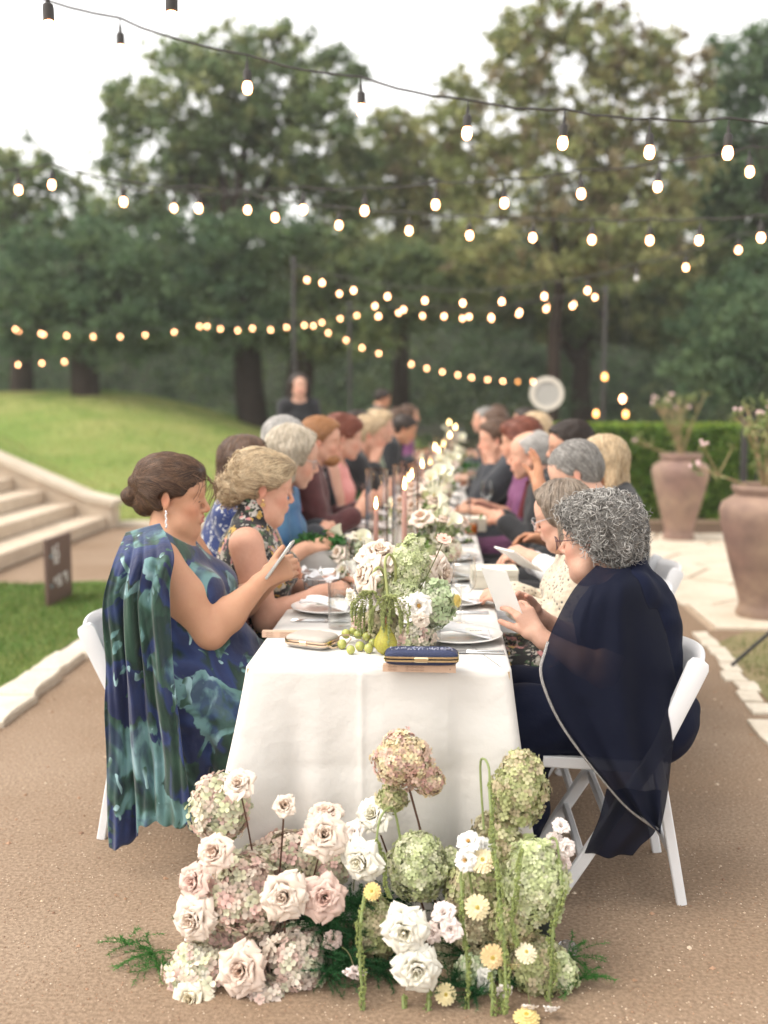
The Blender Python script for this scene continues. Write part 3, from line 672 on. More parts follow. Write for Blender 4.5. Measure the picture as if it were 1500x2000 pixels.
# ================================================================== FIGURES: smooth distance fields turned into one continuous surface
A3 = lambda v: np.array(v, dtype=np.float32)
class Field:
    def __init__(s, lo, hi, h):
        s.lo = A3(lo); s.h = float(h)
        s.n = np.maximum(2, np.ceil((A3(hi) - s.lo) / h).astype(int) + 1)
        s.F = np.full(tuple(s.n), .25, np.float32)
        s.ax = [s.lo[i] + np.arange(s.n[i], dtype=np.float32) * s.h for i in range(3)]
    def win(s, lo, hi, pad):
        r = []
        for i in range(3):
            a = int(max(0, math.floor((lo[i] - pad - s.lo[i]) / s.h))); b = int(min(s.n[i], math.ceil((hi[i] + pad - s.lo[i]) / s.h) + 1))
            if b <= a: return None
            r.append(slice(a, b))
        return tuple(r)
    def coords(s, w):
        return s.ax[0][w[0]][:, None, None], s.ax[1][w[1]][None, :, None], s.ax[2][w[2]][None, None, :]
    def dist(s, pr, w, off=0.):
        X, Y, Z = s.coords(w)
        if pr[0] == 'c':
            _, a, b, r1, r2 = pr[:5]; ab = b - a; L2 = float(ab @ ab) + 1e-9
            dx, dy, dz = X - a[0], Y - a[1], Z - a[2]
            t = np.clip((dx * ab[0] + dy * ab[1] + dz * ab[2]) / L2, 0, 1)
            return np.sqrt((dx - t * ab[0]) ** 2 + (dy - t * ab[1]) ** 2 + (dz - t * ab[2]) ** 2) - (r1 + (r2 - r1) * t + off)
        _, c, r, R = pr[:4]; r = r + off
        dx, dy, dz = X - c[0], Y - c[1], Z - c[2]
        if R is not None:
            u = dx * R[0, 0] + dy * R[1, 0] + dz * R[2, 0]; v = dx * R[0, 1] + dy * R[1, 1] + dz * R[2, 1]; q = dx * R[0, 2] + dy * R[1, 2] + dz * R[2, 2]
        else: u, v, q = dx, dy, dz
        k0 = np.sqrt((u / r[0]) ** 2 + (v / r[1]) ** 2 + (q / r[2]) ** 2)
        k1 = np.sqrt((u / r[0] ** 2) ** 2 + (v / r[1] ** 2) ** 2 + (q / r[2] ** 2) ** 2) + 1e-6
        return k0 * (k0 - 1) / k1
    def op(s, pr, k, off=0., mode='add'):
        if pr[0] == 'c': lo = np.minimum(pr[1], pr[2]) - max(pr[3], pr[4]) - off; hi = np.maximum(pr[1], pr[2]) + max(pr[3], pr[4]) + off
        else: m = float(np.max(pr[2])) + off; lo = pr[1] - m; hi = pr[1] + m
        w = s.win(lo, hi, k + 2.5 * s.h)
        if w is None: return
        d = s.dist(pr, w, off); f = s.F[w]
        if mode == 'add':
            hh = np.clip(.5 + .5 * (f - d) / k, 0, 1); s.F[w] = f + (d - f) * hh - k * hh * (1 - hh)
        else:
            hh = np.clip(.5 - .5 * (f + d) / k, 0, 1); s.F[w] = f + (-d - f) * hh + k * hh * (1 - hh)
    def add(s, prims, off=0.):
        for p in prims: s.op(p, p[-1], off)
    def cut(s, p, n, k=.004, win=None):
        """remove what lies on the side n points to"""
        w = s.win(win[0], win[1], 0) if win else (slice(None),) * 3
        if w is None: return
        X, Y, Z = s.coords(w); n = A3(n) / np.linalg.norm(n)
        d = (X - p[0]) * n[0] + (Y - p[1]) * n[1] + (Z - p[2]) * n[2]
        s.F[w] = np.maximum(s.F[w], d)
    def noise(s, fn):
        X, Y, Z = s.coords((slice(None),) * 3)
        s.F += fn(X, Y, Z).astype(np.float32)
    def mesh(s):
        F = s.F.copy(); F[0] = F[-1] = .1; F[:, 0] = F[:, -1] = .1; F[:, :, 0] = F[:, :, -1] = .1
        S = F < 0
        nx, ny, nz = F.shape
        cnt = np.zeros((nx - 1, ny - 1, nz - 1), np.uint8)
        for i in (0, 1):
            for j in (0, 1):
                for k in (0, 1): cnt += S[i:nx - 1 + i, j:ny - 1 + j, k:nz - 1 + k]
        act = np.argwhere((cnt > 0) & (cnt < 8))
        if len(act) == 0: return np.zeros((0, 3)), np.zeros((0, 4), int)
        idx = np.full(cnt.shape, -1, np.int32); idx[act[:, 0], act[:, 1], act[:, 2]] = np.arange(len(act))
        cor = [(i, j, k) for i in (0, 1) for j in (0, 1) for k in (0, 1)]
        val = {c: F[act[:, 0] + c[0], act[:, 1] + c[1], act[:, 2] + c[2]] for c in cor}
        acc = np.zeros((len(act), 3)); num = np.zeros(len(act))
        for c in cor:
            for a in range(3):
                if c[a]: continue
                e = list(c); e[a] = 1; e = tuple(e); f0, f1 = val[c], val[e]
                m = (f0 < 0) != (f1 < 0)
                t = np.where(m, f0 / np.where(m, f0 - f1, 1), 0)
                for q in range(3): acc[:, q] += np.where(m, (t if q == a else c[q]), 0)
                num += m
        V = s.lo + (act + acc / num[:, None]) * s.h
        quads = []
        for a in range(3):
            b_, c_ = (a + 1) % 3, (a + 2) % 3
            sl0 = [slice(1, -1)] * 3; sl1 = [slice(1, -1)] * 3; sl0[a] = slice(0, -1); sl1[a] = slice(1, None)
            s0, s1 = S[tuple(sl0)], S[tuple(sl1)]
            for flip in (0, 1):
                E = np.argwhere((s0 & ~s1) if not flip else (~s0 & s1))
                if len(E) == 0: continue
                for q in range(3):
                    if q != a: E[:, q] += 1
                o = [np.zeros(3, int) for _ in range(4)]; o[1][b_] = -1; o[2][b_] = -1; o[2][c_] = -1; o[3][c_] = -1
                Q = np.stack([idx[E[:, 0] + w[0], E[:, 1] + w[1], E[:, 2] + w[2]] for w in o], 1)
                quads.append(Q[:, ::-1] if flip else Q)
        Q = np.concatenate(quads); Q = Q[(Q >= 0).all(1)]
        return V, Q
def cap(a, b, r1, r2, k=.01): return ('c', A3(a), A3(b), float(r1), float(r2), float(k))
def ell(c, r, R=None, k=.01): return ('e', A3(c), A3(r), None if R is None else np.array(R, dtype=np.float32), float(k))
def relax(V, Q, it=1, lam=.5):
    n = len(V)
    for _ in range(it):
        S = np.zeros_like(V); N = np.zeros(n)
        for a in range(4):
            b = (a + 1) % 4
            np.add.at(S, Q[:, a], V[Q[:, b]]); np.add.at(N, Q[:, a], 1); np.add.at(S, Q[:, b], V[Q[:, a]]); np.add.at(N, Q[:, b], 1)
        V = V + lam * (S / np.maximum(N, 1)[:, None] - V)
    return V

def rotY(a): c, s = math.cos(a), math.sin(a); return np.array([[c, 0, s], [0, 1, 0], [-s, 0, c]])   # + tips forward/down for x forward
def rotZ(a): c, s = math.cos(a), math.sin(a); return np.array([[c, -s, 0], [s, c, 0], [0, 0, 1]])
def rotX(a): c, s = math.cos(a), math.sin(a); return np.array([[1, 0, 0], [0, c, -s], [0, s, c]])
def unit(v): v = np.array(v, float); return v / (np.linalg.norm(v) + 1e-9)

def head_prims(T, sex='f', look=0., jowl=0., nose=1.0, mouth=0.):
    """T maps head space (x forward, z up, origin between the ears) to body space"""
    P = []
    R3 = T[0]; o = T[1]; s = T[2]
    def e(c, r, k=.012, R=None): P.append(ell(o + R3 @ (np.array(c) * s), np.array(r) * s, R3 if R is None else R3 @ R, k * s))
    def c(a, b, r1, r2, k=.012): P.append(cap(o + R3 @ (np.array(a) * s), o + R3 @ (np.array(b) * s), r1 * s, r2 * s, k * s))
    m = 1.0 if sex == 'f' else 1.06
    e((-.014, 0, .034), (.099, .076, .084), .02)
    e((.038, 0, .035), (.052, .062, .058), .03)
    e((.034, 0, -.030), (.052, .058 * m, .066), .03)
    e((.052, 0, -.074), (.034, .040 * m, .036), .025)
    e((.070, 0, -.104), (.018, .020 * m, .015), .02)
    for y in (-1, 1):
        c((.0, y * .058 * m, -.045), (.058, y * .022, -.100), .016, .014, .025)
        e((.062, y * .036, -.030), (.026, .024, .022), .02)
        e((.068, y * .030, -.058), (.018, .018, .022), .02)
        c((.084, y * .010, .024), (.070, y * .046, .024), .0075, .008, .014)
    if jowl > 0:
        e((.040, 0, -.108), (.045, .045, .03 + .02 * jowl), .03)
        for y in (-1, 1): e((.035, y * .045, -.085), (.028, .02 + .008 * jowl, .03), .03)
    c((.088, 0, .012), (.108 + .004 * nose, 0, -.026), .0065, .0095 * nose, .010)
    e((.105, 0, -.032), (.012 * nose, .0105, .009), .006)
    for y in (-1, 1): e((.098, y * .0125, -.034), (.010, .0065, .0075), .006)
    e((.086, 0, -.060), (.015, .026, .020), .012)
    e((.0975, 0, -.0565), (.0075, .021, .0055), .004)
    e((.0955, 0, -.0685), (.0085, .018, .0065), .004)
    eyes = []
    for y in (-1, 1):
        e((.0755, y * .0315, .0015), (.0135, .0145, .0115), .005)
        eyes.append(o + R3 @ (np.array((.0785, y * .0315, .001)) * s))
    ears = []
    for y in (-1, 1):
        Re = rotZ(y * .35) @ rotY(-.2)
        e((-.008, y * .0775, -.006), (.0175, .006, .030), .006, Re)
        c((-.004, y * .073, -.034), (-.002, y * .074, -.036), .008, .007, .006)
        ears.append(o + R3 @ (np.array((-.008, y * .0775, -.006)) * s))
    sub = []
    for y in (-1, 1):
        sub.append(ell(o + R3 @ (np.array((.0905, y * .030, .0045)) * s), np.array((.0085, .0145, .0075)) * s, R3, .012 * s))
        sub.append(ell(o + R3 @ (np.array((-.006, y * .085, -.004)) * s), np.array((.0095, .0045, .017)) * s, R3 @ rotZ(y * .35), .004 * s))
    sub.append(cap(o + R3 @ (np.array((.1035, -.017, -.0625)) * s), o + R3 @ (np.array((.1035, .017, -.0625)) * s), .0024 * s, .0024 * s, .003))
    if mouth > 0: sub.append(ell(o + R3 @ (np.array((.102, 0, -.0625)) * s), np.array((.012, .013, .004 + .004 * mouth)) * s, R3, .003))
    # eye balls (lids) re-added after the sockets
    lids = [ell(o + R3 @ (np.array((.0755, y * .0315, .0015)) * s), np.array((.0128, .0142, .0112)) * s, R3, .003 * s) for y in (-1, 1)]
    return P, sub, lids
FING = [(.074, .0095), (.081, .0100), (.076, .0095), (.060, .0082)]
def hand_prims(w, d, n, th, curl=(.5, .6, .4), s=1.0, spread=.08, thumb=(.35, .5), curls=None):
    """w wrist, d towards the fingers, n palm-facing normal, th thumb side"""
    d = unit(d); n = unit(n - d * np.dot(n, d)); t = unit(th - d * np.dot(th, d) - n * np.dot(th, n))
    P = []; w = np.array(w, float)
    P.append(cap(w - d * .02, w + d * .02, .0245 * s, .026 * s, .02))
    tips = []
    for i, (L, r) in enumerate(FING):
        off = (1.35 - i * .9) * .0195 * s
        k0 = w + d * (.088 - abs(i - 1) * .004) * s + t * off + n * (-.004)
        P.append(cap(w + d * .02 * s + t * off * .45, k0, .0155 * s, .0118 * s, .012))
        dd = unit(d + t * spread * (1.35 - i * .9)); p = k0; cu = curls[i] if curls else curl
        for j, f in enumerate((.46, .30, .24)):
            a = cu[j]; dd = unit(dd * math.cos(a) + n * math.sin(a)); q = p + dd * L * f * s
            P.append(cap(p, q, r * s * (1 - .07 * j), r * s * (.93 - .09 * j), .003)); p = q
            nn = unit(n - dd * np.dot(n, dd)) if abs(np.dot(n, dd)) < .98 else -d
            n_ = n; n = unit(n * math.cos(a) - unit(d) * math.sin(a)) if False else n
        tips.append(p)
    b = w + d * .028 * s + t * .022 * s + n * .008 * s
    P.append(cap(w + d * .01 * s, b, .02 * s, .017 * s, .012))
    P.append(cap(b, w + d * .055 * s + t * .030 * s + n * .012 * s, .017 * s, .014 * s, .012))
    p = w + d * .05 * s + t * .036 * s + n * .012 * s
    dd = unit(d * .75 + t * (.6 - thumb[0]) + n * thumb[0]); q = p + dd * .036 * s; P.append(cap(p, q, .0125 * s, .0108 * s, .006))
    dd = unit(dd + d * .2 + n * thumb[1] * .6); P.append(cap(q, q + dd * .028 * s, .0108 * s, .0088 * s, .003)); tips.append(q + dd * .028 * s)
    return P, tips
def ik(S, W, l1, l2, pole):
    S, W = np.array(S, float), np.array(W, float); v = W - S; L = np.linalg.norm(v); mx = (l1 + l2) * .995
    if L > mx: W = S + v / L * mx; v = W - S; L = mx
    a = (l1 * l1 - l2 * l2 + L * L) / (2 * L); h = math.sqrt(max(0, l1 * l1 - a * a)); u = v / L
    p = np.array(pole, float); p = unit(p - u * np.dot(p, u)); return S + u * a + p * h, W

class Figure:
    """a figure in its own frame: x forward, y to its left, z up"""
    def __init__(s, seat=.46, lean=.05, hunch=.1, g=1.0, girth=None, sc=1.0, head=(0., 0., 0.), neckf=.35, sex='f', hs=1.0, belly=0., bust=1.0,
                 handL=None, handR=None, poleL=(-.2, .35, -1), poleR=(-.2, -.35, -1), hipx=0., stand=False, armg=1.0, jowl=0., nose=1.0, mouth=0., hipy=0., tw=0.0, neckl=.055, sh=None):
        s.__dict__.update(locals()); s.sex = sex
        z0 = seat + .10 if not stand else .95 * sc
        s.hip = np.array((hipx, hipy, z0))
        ax1 = np.array((math.sin(lean), 0, math.cos(lean))); ax2 = np.array((math.sin(lean + hunch), 0, math.cos(lean + hunch)))
        s.waist = s.hip + ax1 * .17 * sc; s.chest = s.waist + ax1 * .14 * sc
        s.shc = s.chest + ax2 * .14 * sc; s.nb = s.shc + ax2 * neckl * sc
        nd = np.array((math.sin(lean + hunch + neckf), 0, math.cos(lean + hunch + neckf)))
        s.hc = s.nb + nd * .125 * sc * hs
        s.HR = rotZ(head[1]) @ rotY(head[0]) @ rotX(head[2])
        s.T = (s.HR, s.hc, hs * sc)
        sw = sh if sh else (.165 if sex == 'f' else .19); s.sw = sw * sc * (.9 + .1 * g)
        Rt = rotY(lean); s.Rt = Rt; g2 = g
        s.S = [s.shc + np.array((0, y * s.sw, -.015)) for y in (1, -1)]
        T = []
        T.append(ell(s.hip + (-.01, 0, -.01), (.145 * g2 * sc, .175 * g2 * sc, .13 * sc), Rt, .05))
        T.append(ell(s.waist + Rt @ (.005 + .03 * belly, 0, 0), ((.118 * g2 + .045 * belly) * sc, .142 * g2 * sc, .13 * sc), Rt, .06))
        T.append(ell(s.chest + Rt @ (-.005, 0, .0), (.118 * g2 * sc, (.150 if sex == 'f' else .17) * (.3 + .7 * g2) * sc, .14 * sc), Rt, .06))
        T.append(ell(s.shc + Rt @ (-.012, 0, -.03), (.085 * (.4 + .6 * g2) * sc, s.sw * .92, .085 * sc), rotY(lean + hunch), .05))
        if belly > 0: T.append(ell((s.hip + s.waist) / 2 + np.array((.09 * g2, 0, -.01)), ((.10 + .03 * belly) * g2, .14 * g2, .12), None, .07))
        if sex == 'f':
            for y in (-1, 1): T.append(ell(s.chest + Rt @ (.082 * g2, y * .068 * g2, -.005), (.062 * bust * g2 ** .5, .068 * bust * g2 ** .5, .066 * bust * g2 ** .5), Rt, .04))
        s.torso = T
        s.neck = [cap(s.nb + (0, 0, -.03), s.hc + s.HR @ (np.array((-.022, 0, -.055)) * hs * sc), (.062 if sex == 'm' else .054) * (.6 + .4 * g), (.056 if sex == 'm' else .048) * (.7 + .3 * g), .03),
                  cap(s.S[0] + (-.01, -.05, -.0), s.nb + (-.012, .02, .01), .045 * (.5 + .5 * g), .04, .05), cap(s.S[1] + (-.01, .05, -.0), s.nb + (-.012, -.02, .01), .045 * (.5 + .5 * g), .04, .05)]
        # arms
        s.arms = []; s.hands = []; s.tips = []
        dflt = [np.array((.36, .10, .86 if not stand else .75)), np.array((.36, -.10, .86 if not stand else .75))]
        for i, (h, pole) in enumerate(((handL, poleL), (handR, poleR))):
            yy = 1 if i == 0 else -1
            if h is None: h = dict(w=dflt[i] if not stand else np.array((.03, yy * .27, .80)))
            W = np.array(h['w'], float); E, W = ik(s.S[i], W, .285 * sc, .245 * sc, pole)
            a = armg
            up = [cap(s.S[i], s.S[i] * .5 + E * .5, .056 * a * sc, .050 * a * sc, .03), cap(s.S[i] * .5 + E * .5, E, .050 * a * sc, .041 * (a + .0) * sc, .02)]
            mid = E * .68 + W * .32
            fo = [cap(E, mid, .042 * a * sc, .043 * a * sc, .02), cap(mid, W, .043 * a * sc, .0265 * sc, .02)]
            d = unit(h.get('d', W - E)); n = h.get('n', (0, -yy * .6, -.8)); th = h.get('t', (0, -yy, .3))
            P, tips = hand_prims(W, d, np.array(n, float), np.array(th, float), h.get('curl', (.45, .6, .4)), sc * h.get('s', 1.0) * (1.0 if sex == 'f' else 1.08), h.get('spread', .06), h.get('thumb', (.35, .5)), h.get('curls'))
            s.arms.append((up, fo, s.S[i], E, W)); s.hands.append(P); s.tips.append(tips)
        # legs
        s.legs = []
        if not stand:
            for y in (-1, 1):
                K = s.hip + np.array((.43 * sc, y * .10 * g ** .5, -.02)); K[2] = max(K[2], .5); K[2] = min(K[2], .56); A = np.array((K[0] + .02, K[1], .10))
                s.legs += [cap(s.hip + (0, y * .09 * g, -.02), K, .088 * g ** .7, .062 * g ** .5, .05), cap(K, A * .6 + K * .4, .056, .054, .03), cap(A * .6 + K * .4, A, .052, .034, .02)]
                s.legs += [cap(A + (-.03, 0, -.06), A + (.14, y * .02, -.075), .034, .024, .02)]
        else:
            for y in (-1, 1):
                K = np.array((.02, y * .09, .50 * sc)); A = np.array((-.01, y * .09, .09))
                s.legs += [cap(s.hip + (0, y * .085, -.03), K, .085, .056, .04), cap(K, A, .054, .036, .02), cap(A + (-.03, 0, -.05), A + (.14, y * .02, -.06), .034, .024, .02)]
    def bounds(s, extra=.06):
        pts = [s.hip, s.hc, s.nb, s.hc + s.HR @ (0, 0, .15), s.hc + s.HR @ (.14, 0, 0), s.hc - s.HR @ (.14, 0, 0)]
        for a in s.arms: pts += [a[2], a[3], a[4]]
        for t in s.tips: pts += t
        for l in s.legs: pts += [l[1], l[2]]
        pts += [s.hip + (-.22 * s.g, -.2 * s.g, -.1), s.hip + (.2 * s.g, .2 * s.g, -.1)]
        P = np.array(pts); lo, hi = P.min(0) - extra - .02, P.max(0) + extra + .02; lo[2] = max(lo[2], 0.0); return lo, hi
SKIN = {}
M_skin = mat('skin', (1, 1, 1), .56, attr=True, sss=.06, spec=.35, bump=(190, .14, .003), var=(85, .16, (.44, .20, .12)), var2=(24, .24, (.46, .21, .14)))
M_lash = mat('dark lashes', (.03, .02, .018), .6)
M_eye = mat('eye white', (.7, .66, .62), .2)
M_iris = mat('iris', (.06, .04, .03), .15)
M_gold = mat('gold jewellery', (.75, .52, .25), .25, metal=1)
M_pearl = mat('pearl', (.85, .82, .76), .25)
M_silver = mat('polished steel', (.72, .72, .72), .16, metal=1)
def skin_mesh(f, tone, h, lips=(.55, .22, .19)):
    lo, hi = f.bounds(); F = Field(lo, hi, h)
    F.add(f.torso); F.add(f.neck); F.add(f.legs)
    for up, fo, *_ in f.arms: F.add(up); F.add(fo)
    P, sub, lids = head_prims(f.T, f.sex, 0, f.jowl, f.nose, f.mouth)
    hf = None
    F.add(P)
    for q in sub: F.op(q, q[-1], 0, 'sub')
    F.add(lids)
    for Hn in f.hands: F.add(Hn)
    V, Q = F.mesh(); V = relax(V, Q, 1, .35)
    # complexion
    q = (V - f.hc) @ f.HR / (f.hs * f.sc)
    c = np.tile(np.array(tone), (len(V), 1))
    def spot(cx, cy, cz, r, col, a):
        d = np.sqrt((q[:, 0] - cx) ** 2 + (np.abs(q[:, 1]) - cy) ** 2 + (q[:, 2] - cz) ** 2); w = np.clip(1 - d / r, 0, 1)[:, None] * a
        c[:] = c * (1 - w) + np.array(col) * w
    red = np.array(tone) * np.array((1.0, .62, .58))
    spot(.07, .042, -.035, .04, red, .7); spot(.115, 0, -.03, .02, red, .8); spot(-.008, .08, -.01, .03, red, .8); spot(.08, .0, -.105, .03, red, .3)
    lipm = (np.abs(q[:, 2] + .0625) < .0105) & (q[:, 0] > .088) & (np.abs(q[:, 1]) < .0215 - np.abs(q[:, 2] + .0625) * .6)
    c[lipm] = np.array(lips)
    for tp in f.tips:
        for t in tp:
            d = np.linalg.norm(V - t, axis=1); w = np.clip(1 - d / .03, 0, 1)[:, None] * .5; c[:] = c * (1 - w) + red * w
    return V, Q, c
def to_obj(name, V, Q, m, parent, cols=None):
    return link(name, build_mesh(name, V, Q, m, True, cols), parent)

def hair_field(f, style, h, thick=.016, part=0.):
    s = f.hs * f.sc; o = f.hc; R = f.HR
    W = lambda p: o + R @ (np.array(p) * s)
    lo, hi = o - .30, o + .24; F = Field(lo, hi, h)
    e = lambda c, r, k=.015, RR=None: F.op(ell(W(c), np.array(r) * s, R if RR is None else R @ RR, k), k)
    c_ = lambda a, b, r1, r2, k=.015: F.op(cap(W(a), W(b), r1 * s, r2 * s, k), k)
    e((-.016, 0, .038), (.099 + thick, .076 + thick, .084 + thick))
    hl = .062 if style not in ('bun', 'messybun') else .088
    if style in ('short', 'thin', 'shortgrey'):
        e((-.05, 0, .0), (.065 + thick * .6, .070 + thick * .5, .075)); F.cut(W((.0, 0, -.055)), R @ (.25, 0, -1))
        e((.04, 0, .085), (.05, .055, .03 + thick * .4)) if style == 'short' else None
    elif style == 'bob':
        for y in (-1, 1): c_((-.02, y * .078, .03), (.000, y * .082, -.085), .036, .026, .02)
        e((-.065, 0, -.02), (.055, .085, .095), .03); F.cut(W((0, 0, -.105)), R @ (-.1, 0, -1))
        e((.05, 0, .09), (.04, .06, .025)); hl = .085
    elif style == 'long':
        for y in (-1, 1): c_((-.03, y * .070, .02), (-.03, y * .085, -.20), .036, .03, .03)
        e((-.08, 0, -.08), (.05, .085, .15), .03)
    elif style == 'bun':
        e((-.05, 0, .05), (.085, .078, .075), .02); e((.03, 0, .088), (.06, .062, .034), .02)
        for y in (-1, 1): e((-.02, y * .066, -.005), (.045, .020, .038), .02)
        e((-.085, 0, -.03), (.045, .05, .045), .02)
        e((-.124, 0, .030), (.028, .032, .025), .006); e((-.138, 0, -.018), (.031, .038, .030), .006); e((-.118, 0, -.002), (.028, .034, .036), .006)
    elif style == 'messybun':
        e((-.04, 0, .055), (.092, .080, .080), .02); e((.035, 0, .088), (.065, .066, .036), .02)
        for y in (-1, 1): e((.0, y * .070, .010), (.055, .020, .040), .02)
        e((-.10, 0, -.03), (.05, .055, .05), .015); e((-.135, .01, -.01), (.032, .04, .035), .01); e((-.12, 0, -.055), (.035, .04, .03), .01)
    elif style == 'curly':
        e((-.035, 0, .045), (.118, .100, .098), .02); e((-.06, 0, -.025), (.085, .088, .070), .03); e((.045, 0, .085), (.058, .075, .042), .02)
        for y in (-1, 1): e((-.0, y * .078, .0), (.055, .030, .048), .02)
        F.cut(W((0, 0, -.088)), R @ (.55, 0, -1))
    # face opening
    F.cut(W((hl, 0, .062)), R @ (1, 0, -.85)) if style not in ('bob', 'long') else F.cut(W((.058, 0, .05)), R @ (1, 0, -.18))
    if style in ('bob', 'long'):
        for y in (-1, 1): pass
    if style not in ('bob', 'long'):
        # behind-ear line and nape
        F.op(ell(W((.035, .085, -.045)), np.array((.052, .05, .055)) * s, R, .01), .01, 0, 'sub'); F.op(ell(W((.035, -.085, -.045)), np.array((.052, .05, .055)) * s, R, .01), .01, 0, 'sub')
        F.op(ell(W((.07, 0, -.05)), np.array((.07, .12, .07)) * s, R, .01), .01, 0, 'sub')
        F.op(ell(W((-.008, .088, -.008)), np.array((.020, .025, .028)) * s, R, .006), .006, 0, 'sub'); F.op(ell(W((-.008, -.088, -.008)), np.array((.020, .025, .028)) * s, R, .006), .006, 0, 'sub')
    if style == 'thin': F.op(ell(W((.03, 0, .11)), np.array((.08, .055, .045)) * s, R, .01), .01, 0, 'sub')
    def wob(X, Y, Z):
        return (.0016 * np.sin(X * 90 + Z * 60 + 3 * np.sin(Y * 60)) + .0015 * np.sin(Y * 110 + X * 70 + 2 * np.sin(Z * 50))) * (2.0 if style == 'curly' else .9)
    F.noise(wob)
    V, Q = F.mesh(); return V, Q, W
def strands(V, Q, n, L, flow, rad, col, parent, name, mt, center, steps=7, wave=.002, lift=.002, sel=None, seed=3, jit=.25, taper=.4):
    """hair strands combed over the hair surface"""
    r_ = np.random.RandomState(seed)
    e1 = V[Q[:, 2]] - V[Q[:, 0]]; e2 = V[Q[:, 3]] - V[Q[:, 1]]; fn = np.cross(e1, e2); fn /= np.linalg.norm(fn, axis=1)[:, None] + 1e-12
    fcn = V[Q].mean(1)
    if np.mean(np.sum(fn * (fcn - center), 1)) < 0: fn = -fn
    kd = kdtree.KDTree(len(fcn))
    for i, p in enumerate(fcn): kd.insert(p, i)
    kd.balance()
    ids = np.arange(len(fcn)) if sel is None else np.where(sel(fcn))[0]
    vs, fs, cs = [], [], []
    for k in range(n):
        i = ids[r_.randint(len(ids))]; p = fcn[i] + fn[i] * lift * r_.uniform(.2, 1.6); pts = [p]; nm = [fn[i]]
        sd = r_.uniform(0, 6); ln = L * r_.uniform(.5, 1.3); tone = (col[r_.randint(len(col))] * .6 + col[0] * .4) * r_.uniform(.78, 1.22)
        for q in range(steps):
            f = np.array(flow(p)) + r_.normal(0, jit, 3) * .3; f = f - fn[i] * np.dot(f, fn[i]); f = unit(f); side = np.cross(f, fn[i])
            p = p + f * ln / steps + side * wave * math.sin(sd + q * 1.7)
            _, j, _ = kd.find(Vector(p)); i = j; dd = float(np.dot(p - fcn[i], fn[i])); 
            if dd < .03: p = p + fn[i] * (lift * r_.uniform(.4, 1.4) - dd)
            pts.append(p); nm.append(fn[i])
        b0 = len(vs)
        for q, p in enumerate(pts):
            t = pts[min(q + 1, len(pts) - 1)] - pts[max(q - 1, 0)]; t = unit(t); sdv = unit(np.cross(t, nm[q])); rr = rad * (1 - taper * q / steps) * (.35 if q == 0 else 1)
            vs += [p + sdv * rr, p + nm[q] * rr * .8, p - sdv * rr]; cs += [tone, tone * 1.12, tone]
        m = len(pts)
        for q in range(m - 1):
            a = b0 + q * 3; fs += [[a, a + 1, a + 4, a + 3], [a + 1, a + 2, a + 5, a + 4]]
    return link(name, build_mesh(name, vs, np.array(fs), mt, True, np.clip(np.array(cs), 0, 1)), parent)
def curls(V, Q, n, mt, col, parent, center, R=.008, L=.045, seed=5, down=(0, 0, -1), rad=.0011, sel=None):
    r_ = np.random.RandomState(seed)
    e1 = V[Q[:, 2]] - V[Q[:, 0]]; e2 = V[Q[:, 3]] - V[Q[:, 1]]; fn = np.cross(e1, e2); fn /= np.linalg.norm(fn, axis=1)[:, None] + 1e-12
    fcn = V[Q].mean(1)
    if np.mean(np.sum(fn * (fcn - center), 1)) < 0: fn = -fn
    ids = np.arange(len(fcn)) if sel is None else np.where(sel(fcn))[0]
    vs, fs, cs = [], [], []
    for k in range(n):
        i = ids[r_.randint(len(ids))]; nv = fn[i]; p0 = fcn[i] - nv * .004
        ax = unit(nv * .12 + np.array(down) * .5 + r_.normal(0, .55, 3)); ax = unit(ax - nv * np.dot(ax, nv) * .8 + nv * .12)
        u = unit(np.cross(ax, nv)); w = np.cross(ax, u); turns = r_.uniform(.7, 1.6); RR = R * r_.uniform(.5, 1.2); LL = L * r_.uniform(.4, 1.0); ph = r_.uniform(0, 6)
        tone = col[r_.randint(len(col))] * r_.uniform(.7, 1.25); m = 11; b0 = len(vs); rr0 = rad * r_.uniform(.7, 1.5)
        pts = [p0 + nv * .005 + ax * LL * q / m + (u * math.cos(ph + q / m * turns * 2 * PI) + nv * math.sin(ph + q / m * turns * 2 * PI)) * RR * (1 - .3 * q / m) for q in range(m + 1)]
        for q, p in enumerate(pts):
            t = unit(pts[min(q + 1, m)] - pts[max(q - 1, 0)]); a = unit(np.cross(t, nv)); b = np.cross(t, a); rr = rr0 * (1 - .5 * q / m)
            vs += [p + a * rr, p + (-a * .5 + b * .87) * rr, p + (-a * .5 - b * .87) * rr]; cs += [tone] * 3
        for q in range(m):
            a = b0 + q * 3
            for j in range(3): fs.append([a + j, a + (j + 1) % 3, a + 3 + (j + 1) % 3, a + 3 + j])
    return link('curls', build_mesh('curls', vs, np.array(fs), mt, True, np.clip(np.array(cs), 0, 1)), parent)
def M_hair(name, c, rough=.42): return mat(name, c, rough, attr=True, spec=.4, var=(45, .45))
